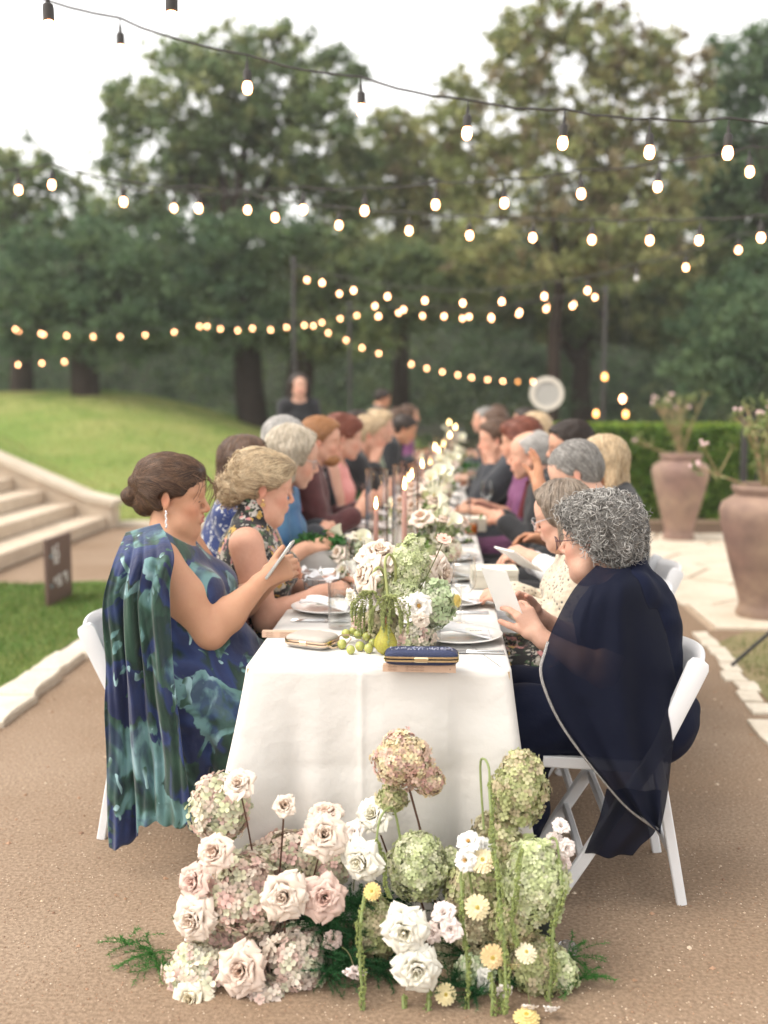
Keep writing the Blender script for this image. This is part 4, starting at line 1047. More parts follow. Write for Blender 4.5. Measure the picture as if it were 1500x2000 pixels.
# ================================================================== PEOPLE
def ramp_mat(name, stops, scale, dist=1.5, rough=.7, detail=3, bump=None, sheen=.2, second=None, aniso=(1, 1, 1), voro=False):
    m = mat(name, (1, 1, 1), rough, bump=bump, sheen=sheen, spec=.3)
    N, L = m.node_tree.nodes, m.node_tree.links; b = N['Principled BSDF']
    tc = N.new('ShaderNodeTexCoord'); mp = N.new('ShaderNodeMapping'); mp.inputs['Scale'].default_value = aniso
    L.new(tc.outputs['Object'], mp.inputs[0])
    if voro:
        nz = N.new('ShaderNodeTexNoise'); nz.inputs['Scale'].default_value = scale * .8; nz.inputs['Detail'].default_value = 2
        L.new(mp.outputs[0], nz.inputs['Vector'])
        ad = N.new('ShaderNodeMix'); ad.data_type = 'RGBA'; ad.blend_type = 'LINEAR_LIGHT'; ad.inputs[0].default_value = dist
        L.new(mp.outputs[0], ad.inputs[6]); L.new(nz.outputs['Color'], ad.inputs[7])
        t = N.new('ShaderNodeTexVoronoi'); t.inputs['Scale'].default_value = scale; L.new(ad.outputs[2], t.inputs['Vector'])
        sp = N.new('ShaderNodeSeparateColor'); L.new(t.outputs['Color'], sp.inputs[0]); fac = sp.outputs[0]
    else:
        t = N.new('ShaderNodeTexNoise'); t.inputs['Scale'].default_value = scale; t.inputs['Distortion'].default_value = dist; t.inputs['Detail'].default_value = detail
        L.new(mp.outputs[0], t.inputs['Vector']); fac = t.outputs[0]
    r = N.new('ShaderNodeValToRGB'); r.color_ramp.elements[0].position = stops[0][0]; r.color_ramp.elements[0].color = (*stops[0][1], 1)
    r.color_ramp.elements[1].position = stops[-1][0]; r.color_ramp.elements[1].color = (*stops[-1][1], 1)
    for p, c in stops[1:-1]: e = r.color_ramp.elements.new(p); e.color = (*c, 1)
    if voro: r.color_ramp.interpolation = 'CONSTANT'
    L.new(fac, r.inputs[0]); out = r.outputs[0]
    if second:
        t2 = N.new('ShaderNodeTexNoise'); t2.inputs['Scale'].default_value = second[0]; t2.inputs['Distortion'].default_value = second[1]; t2.inputs['Detail'].default_value = 4
        L.new(tc.outputs['Object'], t2.inputs['Vector'])
        r2 = N.new('ShaderNodeMapRange'); r2.inputs[1].default_value = second[2]; r2.inputs[2].default_value = second[3]; L.new(t2.outputs[0], r2.inputs[0])
        mx = N.new('ShaderNodeMix'); mx.data_type = 'RGBA'; L.new(r2.outputs[0], mx.inputs[0]); L.new(out, mx.inputs[6]); mx.inputs[7].default_value = (*second[4], 1); out = mx.outputs[2]
    L.new(out, b.inputs['Base Color']); return m
NAVY, DGR, MGR, TEAL = (.009, .016, .062), (.009, .028, .022), (.028, .075, .052), (.14, .26, .275)
def print_mat():
    m = mat('navy and teal watercolour print', NAVY, .6, bump=(14, .35, .02), sheen=.25, spec=.3); N, L = m.node_tree.nodes, m.node_tree.links; b = N['Principled BSDF']
    tc = N.new('ShaderNodeTexCoord')
    def noise(sc, dist, det, off):
        mp = N.new('ShaderNodeMapping'); mp.inputs['Scale'].default_value = (1, 1, .7); mp.inputs['Location'].default_value = off; L.new(tc.outputs['Object'], mp.inputs[0])
        n = N.new('ShaderNodeTexNoise'); n.inputs['Scale'].default_value = sc; n.inputs['Distortion'].default_value = dist; n.inputs['Detail'].default_value = det; L.new(mp.outputs[0], n.inputs['Vector']); return n.outputs[0]
    def rmp(src, stops):
        r = N.new('ShaderNodeValToRGB'); e = r.color_ramp.elements; e[0].position, e[0].color = stops[0][0], (*stops[0][1], 1); e[1].position, e[1].color = stops[-1][0], (*stops[-1][1], 1)
        for p, c in stops[1:-1]: q = e.new(p); q.color = (*c, 1)
        L.new(src, r.inputs[0]); return r.outputs[0]
    def mixc(f, a_, b_):
        x = N.new('ShaderNodeMix'); x.data_type = 'RGBA'; L.new(f, x.inputs[0]); L.new(a_, x.inputs[6]); L.new(b_, x.inputs[7]); return x.outputs[2]
    base = rmp(noise(7, .5, 3, (0, 0, 0)), [(.40, NAVY), (.52, (.014, .03, .11)), (.56, DGR), (.66, (.02, .055, .035))])
    pet = rmp(noise(10, .8, 2, (3, 1, 2)), [(.36, DGR), (.46, MGR), (.56, (.12, .24, .24)), (.66, TEAL), (.74, (.24, .38, .42))])
    W0, W1 = (0, 0, 0), (1, 1, 1)
    mk = rmp(noise(5.6, .9, 4.5, (5, 2, 7)), [(.525, W0), (.538, W1), (.60, (.9, .9, .9)), (.66, (.2, .2, .2))])
    mk2 = rmp(noise(16, 1.2, 1, (1, 7, 4)), [(.665, W0), (.675, W1), (.75, W1)])
    L.new(mixc(mk2, mixc(mk, base, pet), rmp(noise(22, 0, 1, (0, 0, 3)), [(.4, MGR), (.6, (.27, .42, .45))])), b.inputs['Base Color']); return m
M_print = print_mat()
M_floral = ramp_mat('black dress with yellow pink and white florals', [(0, (.012, .012, .014)), (.40, (.30, .28, .24)), (.47, (.012, .014, .014)), (.56, (.45, .20, .20)), (.64, (.42, .27, .06)), (.71, (.05, .09, .045)), (.80, (.42, .40, .36)), (.88, (.015, .015, .018))], 42, .06, .8, voro=True, bump=(16, .3, .02))
M_navy = mat('navy crepe', (.0045, .007, .022), .75, bump=(12, .3, .02), sheen=0., var=(6, .3, (.007, .010, .026)), spec=.12)
def sheer(name, c, a):
    m = mat(name, c, .7, spec=.12); N, L = m.node_tree.nodes, m.node_tree.links
    t = N.new('ShaderNodeBsdfTransparent'); ms = N.new('ShaderNodeMixShader'); ms.inputs[0].default_value = a
    L.new(t.outputs[0], ms.inputs[1]); L.new(N['Principled BSDF'].outputs[0], ms.inputs[2]); L.new(ms.outputs[0], N['Material Output'].inputs[0]); return m
M_chiffon = sheer('sheer navy chiffon', (.006, .008, .020), .77)
def knit(name, c1, c2, sc):
    m = mat(name, c1, .9, sheen=.3); N, L = m.node_tree.nodes, m.node_tree.links; b = N['Principled BSDF']
    tc = N.new('ShaderNodeTexCoord'); t = N.new('ShaderNodeTexVoronoi'); t.inputs['Scale'].default_value = sc; L.new(tc.outputs['Object'], t.inputs['Vector'])
    r = N.new('ShaderNodeMapRange'); r.inputs[1].default_value = .18; r.inputs[2].default_value = .32; L.new(t.outputs['Distance'], r.inputs[0])
    mx = N.new('ShaderNodeMix'); mx.data_type = 'RGBA'; mx.inputs[6].default_value = (*c2, 1); mx.inputs[7].default_value = (*c1, 1); L.new(r.outputs[0], mx.inputs[0]); L.new(mx.outputs[2], b.inputs['Base Color'])
    bp = N.new('ShaderNodeBump'); bp.inputs['Strength'].default_value = .7; bp.inputs['Distance'].default_value = .006; L.new(t.outputs['Distance'], bp.inputs['Height']); L.new(bp.outputs[0], b.inputs['Normal']); return m
M_crochet = knit('cream crochet', (.56, .49, .38), (.06, .05, .05), 60)
M_white = mat('white shirt cotton', (.68, .69, .71), .8, bump=(14, .3, .02))
M_black = mat('black suit wool', (.012, .013, .016), .85, sheen=.15)
M_charc = mat('charcoal suit wool', (.030, .034, .042), .85, sheen=.15)
M_maroon = mat('maroon jacket', (.085, .02, .022), .8, sheen=.2, var=(40, .4))
M_blue = mat('mottled blue dress', (.035, .12, .27), .6, var=(9, .9, (.09, .22, .36)), bump=(14, .3, .02))
M_navydot = ramp_mat('navy dress with pale flecks', [(0, (.015, .03, .12)), (.8, (.015, .03, .12)), (.86, (.45, .45, .45))], 60, .03, .7, voro=True)
M_pink = mat('pale pink dress', (.68, .30, .28), .6, bump=(14, .3, .02))
M_tie = mat('dark red tie', (.13, .015, .02), .6)
M_tan = mat('tan knit', (.35, .26, .17), .8); M_plum = mat('plum dress', (.16, .05, .13), .7); M_sage = mat('sage dress', (.20, .25, .18), .7)
TONE = dict(a=(.50, .275, .17), b=(.55, .32, .22), c=(.58, .36, .27), d=(.46, .24, .14), e=(.58, .33, .235), f=(.45, .25, .16))
HC = dict(brown=[(.085, .045, .026), (.045, .022, .013), (.17, .095, .052)], dark=[(.03, .02, .015), (.02, .014, .012)], blonde=[(.48, .36, .22), (.60, .48, .32), (.30, .20, .11)], pale=[(.46, .40, .31), (.54, .47, .37), (.36, .30, .21)],
          grey=[(.22, .21, .195), (.31, .295, .275), (.13, .12, .11)], white=[(.40, .385, .365), (.48, .465, .44)], auburn=[(.17, .05, .028), (.11, .03, .018)], ginger=[(.36, .17, .07), (.27, .12, .05)], ash=[(.20, .155, .115), (.13, .10, .075), (.28, .225, .175)])
M_hr = M_hair('hair', (1, 1, 1))
M_glassrim = mat('thin spectacle rim', (.10, .045, .05), .3, metal=.3)
M_silverrim = mat('silver spectacle rim', (.6, .6, .62), .25, metal=1)
def wrinkle(amp):
    return lambda X, Y, Z: amp * (np.sin(X * 38 + Z * 55 + 2.2 * np.sin(Z * 17 + Y * 9)) + .7 * np.sin(Y * 50 - Z * 42 + 2 * np.sin(X * 23)) + .5 * np.sin(Z * 90 + X * 30 + 2 * np.sin(Y * 31)))
def garment(f, name, m, parent, h, off=.012, sleeves=0, skirt=False, neckr=.085, neckoff=(.03, 0, .03), v=None, wr=.0016, low=None, straps=False, cut=None, extra=None, k=None, collar=0.):
    lo, hi = f.bounds(.09); hi[2] = min(hi[2], f.nb[2] + .12); F = Field(lo, hi, h)
    F.add(f.torso, off)
    F.add([f.neck[1], f.neck[2]], off * .7)
    if collar: F.op(cap(f.nb - np.array((0, 0, .02)), f.nb + np.array((.015, 0, collar)), .064 * (.6 + .4 * f.g), .060 * (.6 + .4 * f.g), .02), .02, off)
    for i, (up, fo, S, E, W) in enumerate(f.arms):
        sl = sleeves[i] if isinstance(sleeves, tuple) else sleeves
        if sl >= 1: F.add([up[0]], off * 1.4)
        if sl >= 2: F.add([up[1]], off * 1.4)
        if sl >= 3: F.add(fo[:1], off * 1.3); F.op(cap(fo[1][1], fo[1][1] * .22 + fo[1][2] * .78, .043, .036, .02), .02, off)
        if sl == 0: 
            pass
    if skirt:
        for p in f.legs:
            if p[3] > .04: F.op(p, .07, off + .022)
    else:
        for p in f.legs:
            if p[3] > .04: F.op(p, .04, off)
    if extra: F.add(extra)
    F.noise(wrinkle(wr))
    if not collar:
        c = f.nb + f.Rt @ np.array(neckoff); F.op(ell(c, (neckr * 1.05, neckr * 1.15, neckr * .95), None, .01), .01, 0, 'sub')
    if v: F.op(cap(f.nb + np.array((.10, 0, .02)), f.chest + f.Rt @ np.array((.17 * f.g, 0, v)), .062, .012, .01), .008, 0, 'sub')
    if low is not None: F.cut(f.shc + np.array((0, 0, low)), (0, 0, 1))
    if cut: [F.cut(*c_) for c_ in cut]
    V, Q = F.mesh(); V = relax(V, Q, 1, .4)
    return to_obj(name, V, Q, m, parent)
def specs(f, parent, m, r=.0235):
    b = MB(); W = lambda p: Vector(f.hc + f.HR @ (np.array(p) * f.hs))
    for y in (-1, 1):
        pts = []
        for i in range(17):
            a = 2 * PI * i / 16; pts.append(W((.106 - .012 * abs(math.cos(a)) * (1 if y * math.cos(a) > 0 else 0), y * (.033 + r * 1.05 * math.cos(a) * y), -.002 + r * .82 * math.sin(a))))
        b.tube(pts, .0016, 5, cap=False)
        b.tube([W((.096, y * .058, .006)), W((.05, y * .078, .008)), W((-.012, y * .084, .006)), W((-.022, y * .082, -.012))], .0016, 5)
    b.tube([W((.110, -.010, .002)), W((.112, 0, .004)), W((.110, .010, .002))], .0014, 5)
    return b.obj('spectacles', m, parent)
def face_marks(f, parent, brow, look=.5, h=.0012):
    W = lambda p: Vector(f.hc + f.HR @ (np.array(p) * f.hs * f.sc))
    for y in (-1, 1):
        b = MB(); pts = []
        for i in range(7):
            u = i / 6; pts.append(W((.0895 - .0165 * u ** 1.6, y * (.0175 + .029 * u), -.0045 - .003 * math.sin(PI * u) + .002 * u)))
        b.tube(pts, [.0008, .0015, .0018, .0018, .0017, .0014, .0006], 5); b.obj('lashes', M_lash, parent)
        b = MB(); pts = [W((.0925 - .022 * (i / 6) ** 1.5, y * (.011 + .040 * i / 6), .0235 + .005 * math.sin(PI * i / 6 * .8) - .004 * (i / 6))) for i in range(7)]
        b.tube(pts, [.0015, .0024, .0026, .0024, .002, .0015, .0007], 6); b.obj('eyebrow', brow, parent)
def flowbun(f, tgt):
    T_ = f.hc + f.HR @ (np.array(tgt) * f.hs)
    def fl(p):
        q = (p - f.hc) @ f.HR
        v = T_ - p
        if q[0] < -.105 * f.hs: return np.cross(p - T_, (0, 1, 0)) + np.array((0, .3 * q[1], 0))
        return v / (np.linalg.norm(v) + 1e-6) + np.array((0, 0, .35 * (q[2] < .06)))
    return fl
def place(f, target, side):
    """fit the spine so that the head centre lands on the target; returns base location"""
    return None
def person(label, px, py, Y, side, tone='b', hair='short', hc='brown', h=.010, sc=None, group=None, dress=None, top='shirt', topmat=None, glasses=None, hands=None, stand=False, rz=None, beard=None, **kw):
    tgt = at(px, py, Y); d = kw.copy(); d.setdefault('hs', .95)
    if hands: d.update(hands)
    base_sc = sc or 1.0
    f = Figure(sc=base_sc, stand=stand, **d)
    dz = tgt.z - f.hc[2]
    if sc is None:
        s2 = min(1.10, max(.90, 1 + dz / .66)); f = Figure(sc=s2, stand=stand, **d); dz = tgt.z - f.hc[2]
    if stand: s2 = tgt.z / (1.59); f = Figure(sc=s2, stand=True, **d); dz = 0
    else:
        d['seat'] = d.get('seat', .46) + max(-.07, min(.07, dz)); f = Figure(sc=f.sc, stand=stand, **d)
    rot = (0 if side > 0 else PI) if rz is None else rz
    R = Matrix.Rotation(rot, 3, 'Z'); o = R @ Vector((f.hc[0], f.hc[1], 0))
    P = empty('person', (tgt.x - o.x, tgt.y - o.y, 0), rot, label, 'person', group)
    V, Q, c = skin_mesh(f, TONE[tone], h); to_obj('body', V, Q, M_skin, P, c)
    hm = np.array(HC[hc])
    if hair:
        V, Q, _ = hair_field(f, hair, max(.005, h * .8), .005 if hair == 'thin' else .009 if hair in ('short', 'shortgrey') else .017)
        r_ = np.random.RandomState(int(px)); cc = hm[0] * (1 + .35 * np.sin(V[:, :1] * 300 + V[:, 2:] * 120) * .5) * r_.uniform(.85, 1.15, (len(V), 1))
        to_obj('hair', V, Q, M_hr, P, np.clip(cc, 0, 1))
        ns = 900 if h < .0095 else 320 if h < .0105 else 140
        if hair in ('short', 'thin', 'shortgrey'): fl = lambda p: (-(p - f.hc)[0] * .0 - .55, .5 * (p - f.hc)[1] / .08, -.55)
        elif hair in ('bob', 'long'): fl = lambda p: (-.1, .25 * (p - f.hc)[1] / .08, -1)
        else: fl = flowbun(f, (-.12, 0, -.02))
        strands(V, Q, ns, .07, fl, .0030 if h > .0095 else .0019, hm, P, 'hair_strands', M_hr, f.hc, wave=.002, lift=.004, steps=5, jit=.35, seed=int(px))
    if beard:
        F = Field(f.hc - .16, f.hc + .16, max(.005, h * .8)); s = f.hs * f.sc
        F.op(ell(f.hc + f.HR @ (np.array((.058, 0, -.085)) * s), np.array((.052, .055, .045)) * s, f.HR, .01), .01)
        F.op(ell(f.hc + f.HR @ (np.array((.10, 0, -.052)) * s), np.array((.03, .03, .020)) * s, f.HR, .01), .01, 0, 'sub')
        V, Q = F.mesh(); to_obj('beard', V, Q, M_hr, P, np.tile(np.array(HC[beard][0]), (len(V), 1)))
    sk = f.sex == 'f'
    if top == 'suit':
        garment(f, 'jacket', topmat or M_black, P, h, .022, 3, v=-.05, neckr=.075)
        garment(f, 'shirt', M_white, P, h, .012, (3, 3), neckr=.062, wr=.0006)
        b = MB(); a = Vector(f.nb + np.array((.075, 0, -.035))); e = Vector(f.chest + f.Rt @ np.array((.150 * f.g, 0, -.02)))
        b.tube([a, a.lerp(e, .12), e], [.018, .012, .03], 6, flat=.4); b.obj('tie', dress or M_black, P)
        b = MB()
        for (up, fo, S, E, W_) in f.arms:
            E, W_ = Vector(E), Vector(W_); b.tube([E.lerp(W_, .80), E.lerp(W_, .94)], [.036, .034], 10)
        b.obj('cuffs', M_white, P)
    elif top == 'shirt': garment(f, 'shirt', topmat or M_white, P, h, .014, 3, neckr=.07)
    elif top == 'dress': garment(f, 'dress', topmat, P, h, .012, 0, skirt=True, neckr=.10, neckoff=(.05, 0, .03))
    elif top == 'sleeved': garment(f, 'dress', topmat, P, h, .014, 2, skirt=True, neckr=.085)
    elif top == 'long': garment(f, 'dress', topmat, P, h, .014, 3, skirt=True, neckr=.085)
    elif top == 'strapless': garment(f, 'dress', topmat, P, h, .012, 0, skirt=True, low=-.06)
    if glasses: specs(f, P, glasses)
    if h < .0085: face_marks(f, P, M_lash)
    return P, f
EATL = dict(handL=dict(w=(.36, .12, .86), d=(1, -.3, .1)), handR=dict(w=(.33, -.06, .88), d=(1, .5, .2)))
CLASP = dict(handL=dict(w=(.30, .10, .85), d=(.6, -1, .1), n=(-.6, -.3, -.4), t=(.3, 0, 1)), handR=dict(w=(.30, -.10, .85), d=(.6, 1, .1), n=(-.6, .3, -.4), t=(.3, 0, 1)))
READ = dict(handL=dict(w=(.32, .11, .90), d=(.7, -.35, .6), n=(-.3, -1, -.2), t=(0, .0, 1)), handR=dict(w=(.32, -.11, .90), d=(.7, .35, .6), n=(-.3, 1, -.2), t=(0, 0, 1)))
FACEUP = dict(handL=dict(w=(.22, .06, 1.08), d=(.2, -.2, 1)), handR=dict(w=(.24, -.06, 1.08), d=(.2, .2, 1), ), poleL=(.3, .3, -1), poleR=(.3, -.3, -1))
LAP = dict(handL=dict(w=(.28, .08, .70), d=(1, -.6, 0)), handR=dict(w=(.28, -.08, .70), d=(1, .6, 0)))

# ---------------- L1: woman in the navy and teal dress
fL1 = Figure(lean=-.02, hunch=.03, g=1.33, belly=.9, bust=1.2, armg=1.30, neckf=.10, head=(.12, -.02, .0), hs=1.055, jowl=1.0, nose=.95, mouth=.6,
             handR=dict(w=(.325, -.075, .925), d=(.9, .35, .45), n=(.1, 1, -.1), t=(-.35, .15, 1), curl=(.75, .9, .5), thumb=(.15, .3), s=1.05),
             handL=dict(w=(.33, .115, .90), d=(.9, -.35, .5), n=(.1, -1, -.1), t=(-.3, -.2, 1), curl=(.8, .9, .5), s=1.05), poleR=(-.10, -.25, -1), poleL=(-.1, .3, -1))
t1 = at(341, 970, 3.50)
L1 = empty('person', (t1.x - fL1.hc[0], 3.50, 0), 0, 'woman with brown updo in a draped navy and teal print dress looking at her phone', 'person')
_h = .0048
V, Q, c = skin_mesh(fL1, TONE['a'], _h, (.50, .20, .17))
print('L1', len(V), fL1.hc, t1)
to_obj('body', V, Q, M_skin, L1, c)
g_ = fL1
garment(fL1, 'dress', M_print, L1, .0065, .012, 0, skirt=True, neckr=.105, neckoff=(.05, .02, .055), wr=.0022,
        cut=[(g_.shc + np.array((0, .10, .02)), (0, .75, 1))], extra=[cap((x_, y_, .47), (x_ + .02, y_ * 1.05, .13 + .02 * abs(math.sin(y_ * 30))), .06, .045 + .01 * math.sin(y_ * 40), .035) for x_ in (.10, .22) for y_ in (-.20, -.12, -.04, .04, .12)])
V, Q, W_ = hair_field(fL1, 'bun', .0045, .013); cap_cols = np.array(HC['brown'])
to_obj('hair', V, Q, M_hr, L1, np.clip(cap_cols[1] * np.ones((len(V), 1)), 0, 1)); hairL1 = L1.children[-1]
strands(V, Q, 4200, .11, flowbun(fL1, (-.125, 0, .01)), .0009, cap_cols, L1, 'hair_strands', M_hr, fL1.hc, wave=.0018, lift=.003, steps=8, jit=.12)
# loose wisps falling beside the face
b = MB()
for k in range(15):
    s = fL1.hs; p = fL1.hc + fL1.HR @ (np.array((.085 + rnd.uniform(-.02, .02), rnd.uniform(-.06, .045), .075 + rnd.uniform(-.02, .01))) * s); p = Vector(p); pts = [p]; L_ = rnd.uniform(.05, .19)
    for q in range(7): p = p + Vector((.018 * math.cos(q * .6) * rnd.uniform(.3, 1.1), rnd.uniform(-.004, .002), -L_ / 7 * (.5 + q * .15))); pts.append(p.copy())
    b.tube(pts, [.0013, .0013, .0012, .0011, .001, .0009, .0007, .0004], 4)
b.obj('loose_wisps', mat('brown wisps', (.13, .07, .04), .4), L1)
face_marks(fL1, L1, mat('brown eyebrow', (.09, .05, .03), .7))
b = MB(); e0 = Vector(fL1.hc + fL1.HR @ (np.array((.0, -.086, -.042)) * fL1.hs))
for i in range(9): b.ball(e0 + Vector((.0015 * math.sin(i * 2), 0, -.0065 * i)), (.0035, .0022, .0045), 7, 5)
b.obj('earring', mat('cut glass drops', (.75, .74, .76), .08, metal=.7), L1)
# cape panel that falls from the near shoulder in folds
def cape():
    tl, tr = (262, 1046), (334, 1070)
    L_edge = [(246, 1040, 3.20), (220, 1105, 3.06), (203, 1180, 3.07), (208, 1300, 3.06), (206, 1400, 3.06), (209, 1520, 3.06), (212, 1640, 3.06)]
    R_edge = [(312, 1022, 3.22), (340, 1082, 3.06), (331, 1160, 3.05), (338, 1300, 3.03), (352, 1420, 3.02), (366, 1520, 3.01), (378, 1610, 3.01)]
    pl = [at(p[0], p[1], p[2] + .12) for p in L_edge]; pr = [at(p[0], p[1], p[2] + .12) for p in R_edge]
    def cr(P, t):
        t = t * (len(P) - 1); i = min(int(t), len(P) - 2); u = t - i
        a, b_, c_, d_ = P[max(i - 1, 0)], P[i], P[i + 1], P[min(i + 2, len(P) - 1)]
        return .5 * ((2 * b_) + (c_ - a) * u + (2 * a - 5 * b_ + 4 * c_ - d_) * u * u + (3 * b_ - a - 3 * c_ + d_) * u ** 3)
    nu, nv = 74, 80; vs = []
    for v in range(nv + 1):
        tv = v / nv
        for u in range(nu + 1):
            tu = u / nu; p = cr(pl, tv).lerp(cr(pr, tv), tu); amp = .022 * min(1, tv * 2.2)
            fold = math.sin(tu * 15 + 1.2 * math.sin(tv * 3)) * .7 + .45 * math.sin(tu * 29 + 2 + tv * 2) + .22 * math.sin(tu * 55 + 3 * math.sin(tv * 7)) + .2 * math.sin(tv * 23 + tu * 9); crease = -1.9 * math.exp(-((tu - .50 - .06 * tv) / .045) ** 2) - 1.2 * math.exp(-((tu - .30) / .03) ** 2)
            y = -amp * (fold + crease) * .75
            sag = .030 * math.sin(PI * tu) * math.sin(PI * min(1, tv * 1.3)) 
            hem = (.016 * math.sin(tu * 9 + .5) + .006 * math.sin(tu * 31) + (.018 if tu < .36 else -.012)) * max(0, tv - .85) / .15
            vs.append((p.x - L1.location.x, p.y + y - sag - L1.location.y, p.z - hem))
    w = nu + 1
    fs = np.array([[v * w + u, v * w + u + 1, (v + 1) * w + u + 1, (v + 1) * w + u] for v in range(nv) for u in range(nu)])
    o = link('cape_panel', build_mesh('cape_panel', vs, fs, M_print, True), L1); thicken(o, .0025)
cape()
# phone in her hands
ph = at(547, 1093, 3.42); t = empty('phone', ph, 0, 'slim phone held upright by the woman in the teal print dress', 'phone')
Rm = Matrix(((1, 0, 0), (0, 1, 0), (0, 0, 1))); Rm = Matrix.Rotation(.62, 3, 'Y')
b = MB(); b.box((0, 0, 0), (.0085, .074, .150), Rm, bev=.003); b.obj('casing', mat('pale phone casing', (.55, .56, .54), .3, metal=.4), t)
b = MB(); b.box(Rm @ Vector((-.0046, 0, 0)), (.001, .068, .140), Rm); b.obj('screen', mat('phone screen', (.02, .03, .04), .1, emis=(.5, .6, .65), estr=.25), t)

# ---------------- R1: woman with curly grey hair in the navy poncho
fR1 = Figure(lean=.10, hunch=.18, g=1.14, belly=.6, bust=1.15, armg=1.05, neckf=.45, head=(.14, -.42, .0), hs=1.11, sc=.90, jowl=.5, nose=1.0, seat=.455, neckl=.05, sh=.140,
             handL=dict(w=(.335, .10, .80), d=(.55, -.25, .75), n=(.3, -.9, -.5), t=(.6, .3, .7), curl=(.35, .75, .45), s=1.12, thumb=(.1, .3)),
             handR=dict(w=(.33, -.07, .83), d=(.7, .3, .6), n=(.2, 1, -.3), t=(-.3, 0, 1), curl=(.5, .7, .4), s=1.1), poleL=(-.2, .25, -1), poleR=(-.2, -.35, -1))
t2 = at(1162, 1040, 3.28); print('R1', fR1.hc, t2)
R1 = empty('person', (t2.x + fR1.hc[0], 3.28, 0), PI, 'woman with short curly grey hair and glasses in a navy chiffon poncho', 'person')
V, Q, c = skin_mesh(fR1, TONE['c'], .0048, (.45, .2, .19)); to_obj('body', V, Q, M_skin, R1, c)
garment(fR1, 'dress', M_navy, R1, .0065, .014, (1, 1), skirt=True, neckr=.088, neckoff=(.055, 0, .045), wr=.0018)
V, Q, W_ = hair_field(fR1, 'curly', .005, .016)
to_obj('hair', V, Q, M_hr, R1, np.clip(np.array(HC['grey'][0])[None] * .9 * np.ones((len(V), 1)), 0, 1))
curls(V, Q, 2900, M_hr, np.array(HC['grey'] + [(.42, .41, .39), (.54, .53, .50), (.48, .46, .44)]), R1, fR1.hc, R=.0115, L=.042, rad=.0013)
specs(fR1, R1, M_glassrim); face_marks(fR1, R1, mat('grey eyebrow', (.2, .17, .15), .7))
b = MB(); b.ball(Vector(fR1.hc + fR1.HR @ (np.array((.0, .082, -.036)) * fR1.sc)), .0052, 10, 8); b.obj('earring', M_pearl, R1)
def cr(P, t):
    t = t * (len(P) - 1); i = min(int(t), len(P) - 2); u = t - i
    a, b_, c_, d_ = P[max(i - 1, 0)], P[i], P[i + 1], P[min(i + 2, len(P) - 1)]
    return .5 * ((2 * b_) + (c_ - a) * u + (2 * a - 5 * b_ + 4 * c_ - d_) * u * u + (3 * b_ - a - 3 * c_ + d_) * u ** 3)
def toR1(p): q = p - R1.location; return Vector((-q.x, -q.y, q.z))
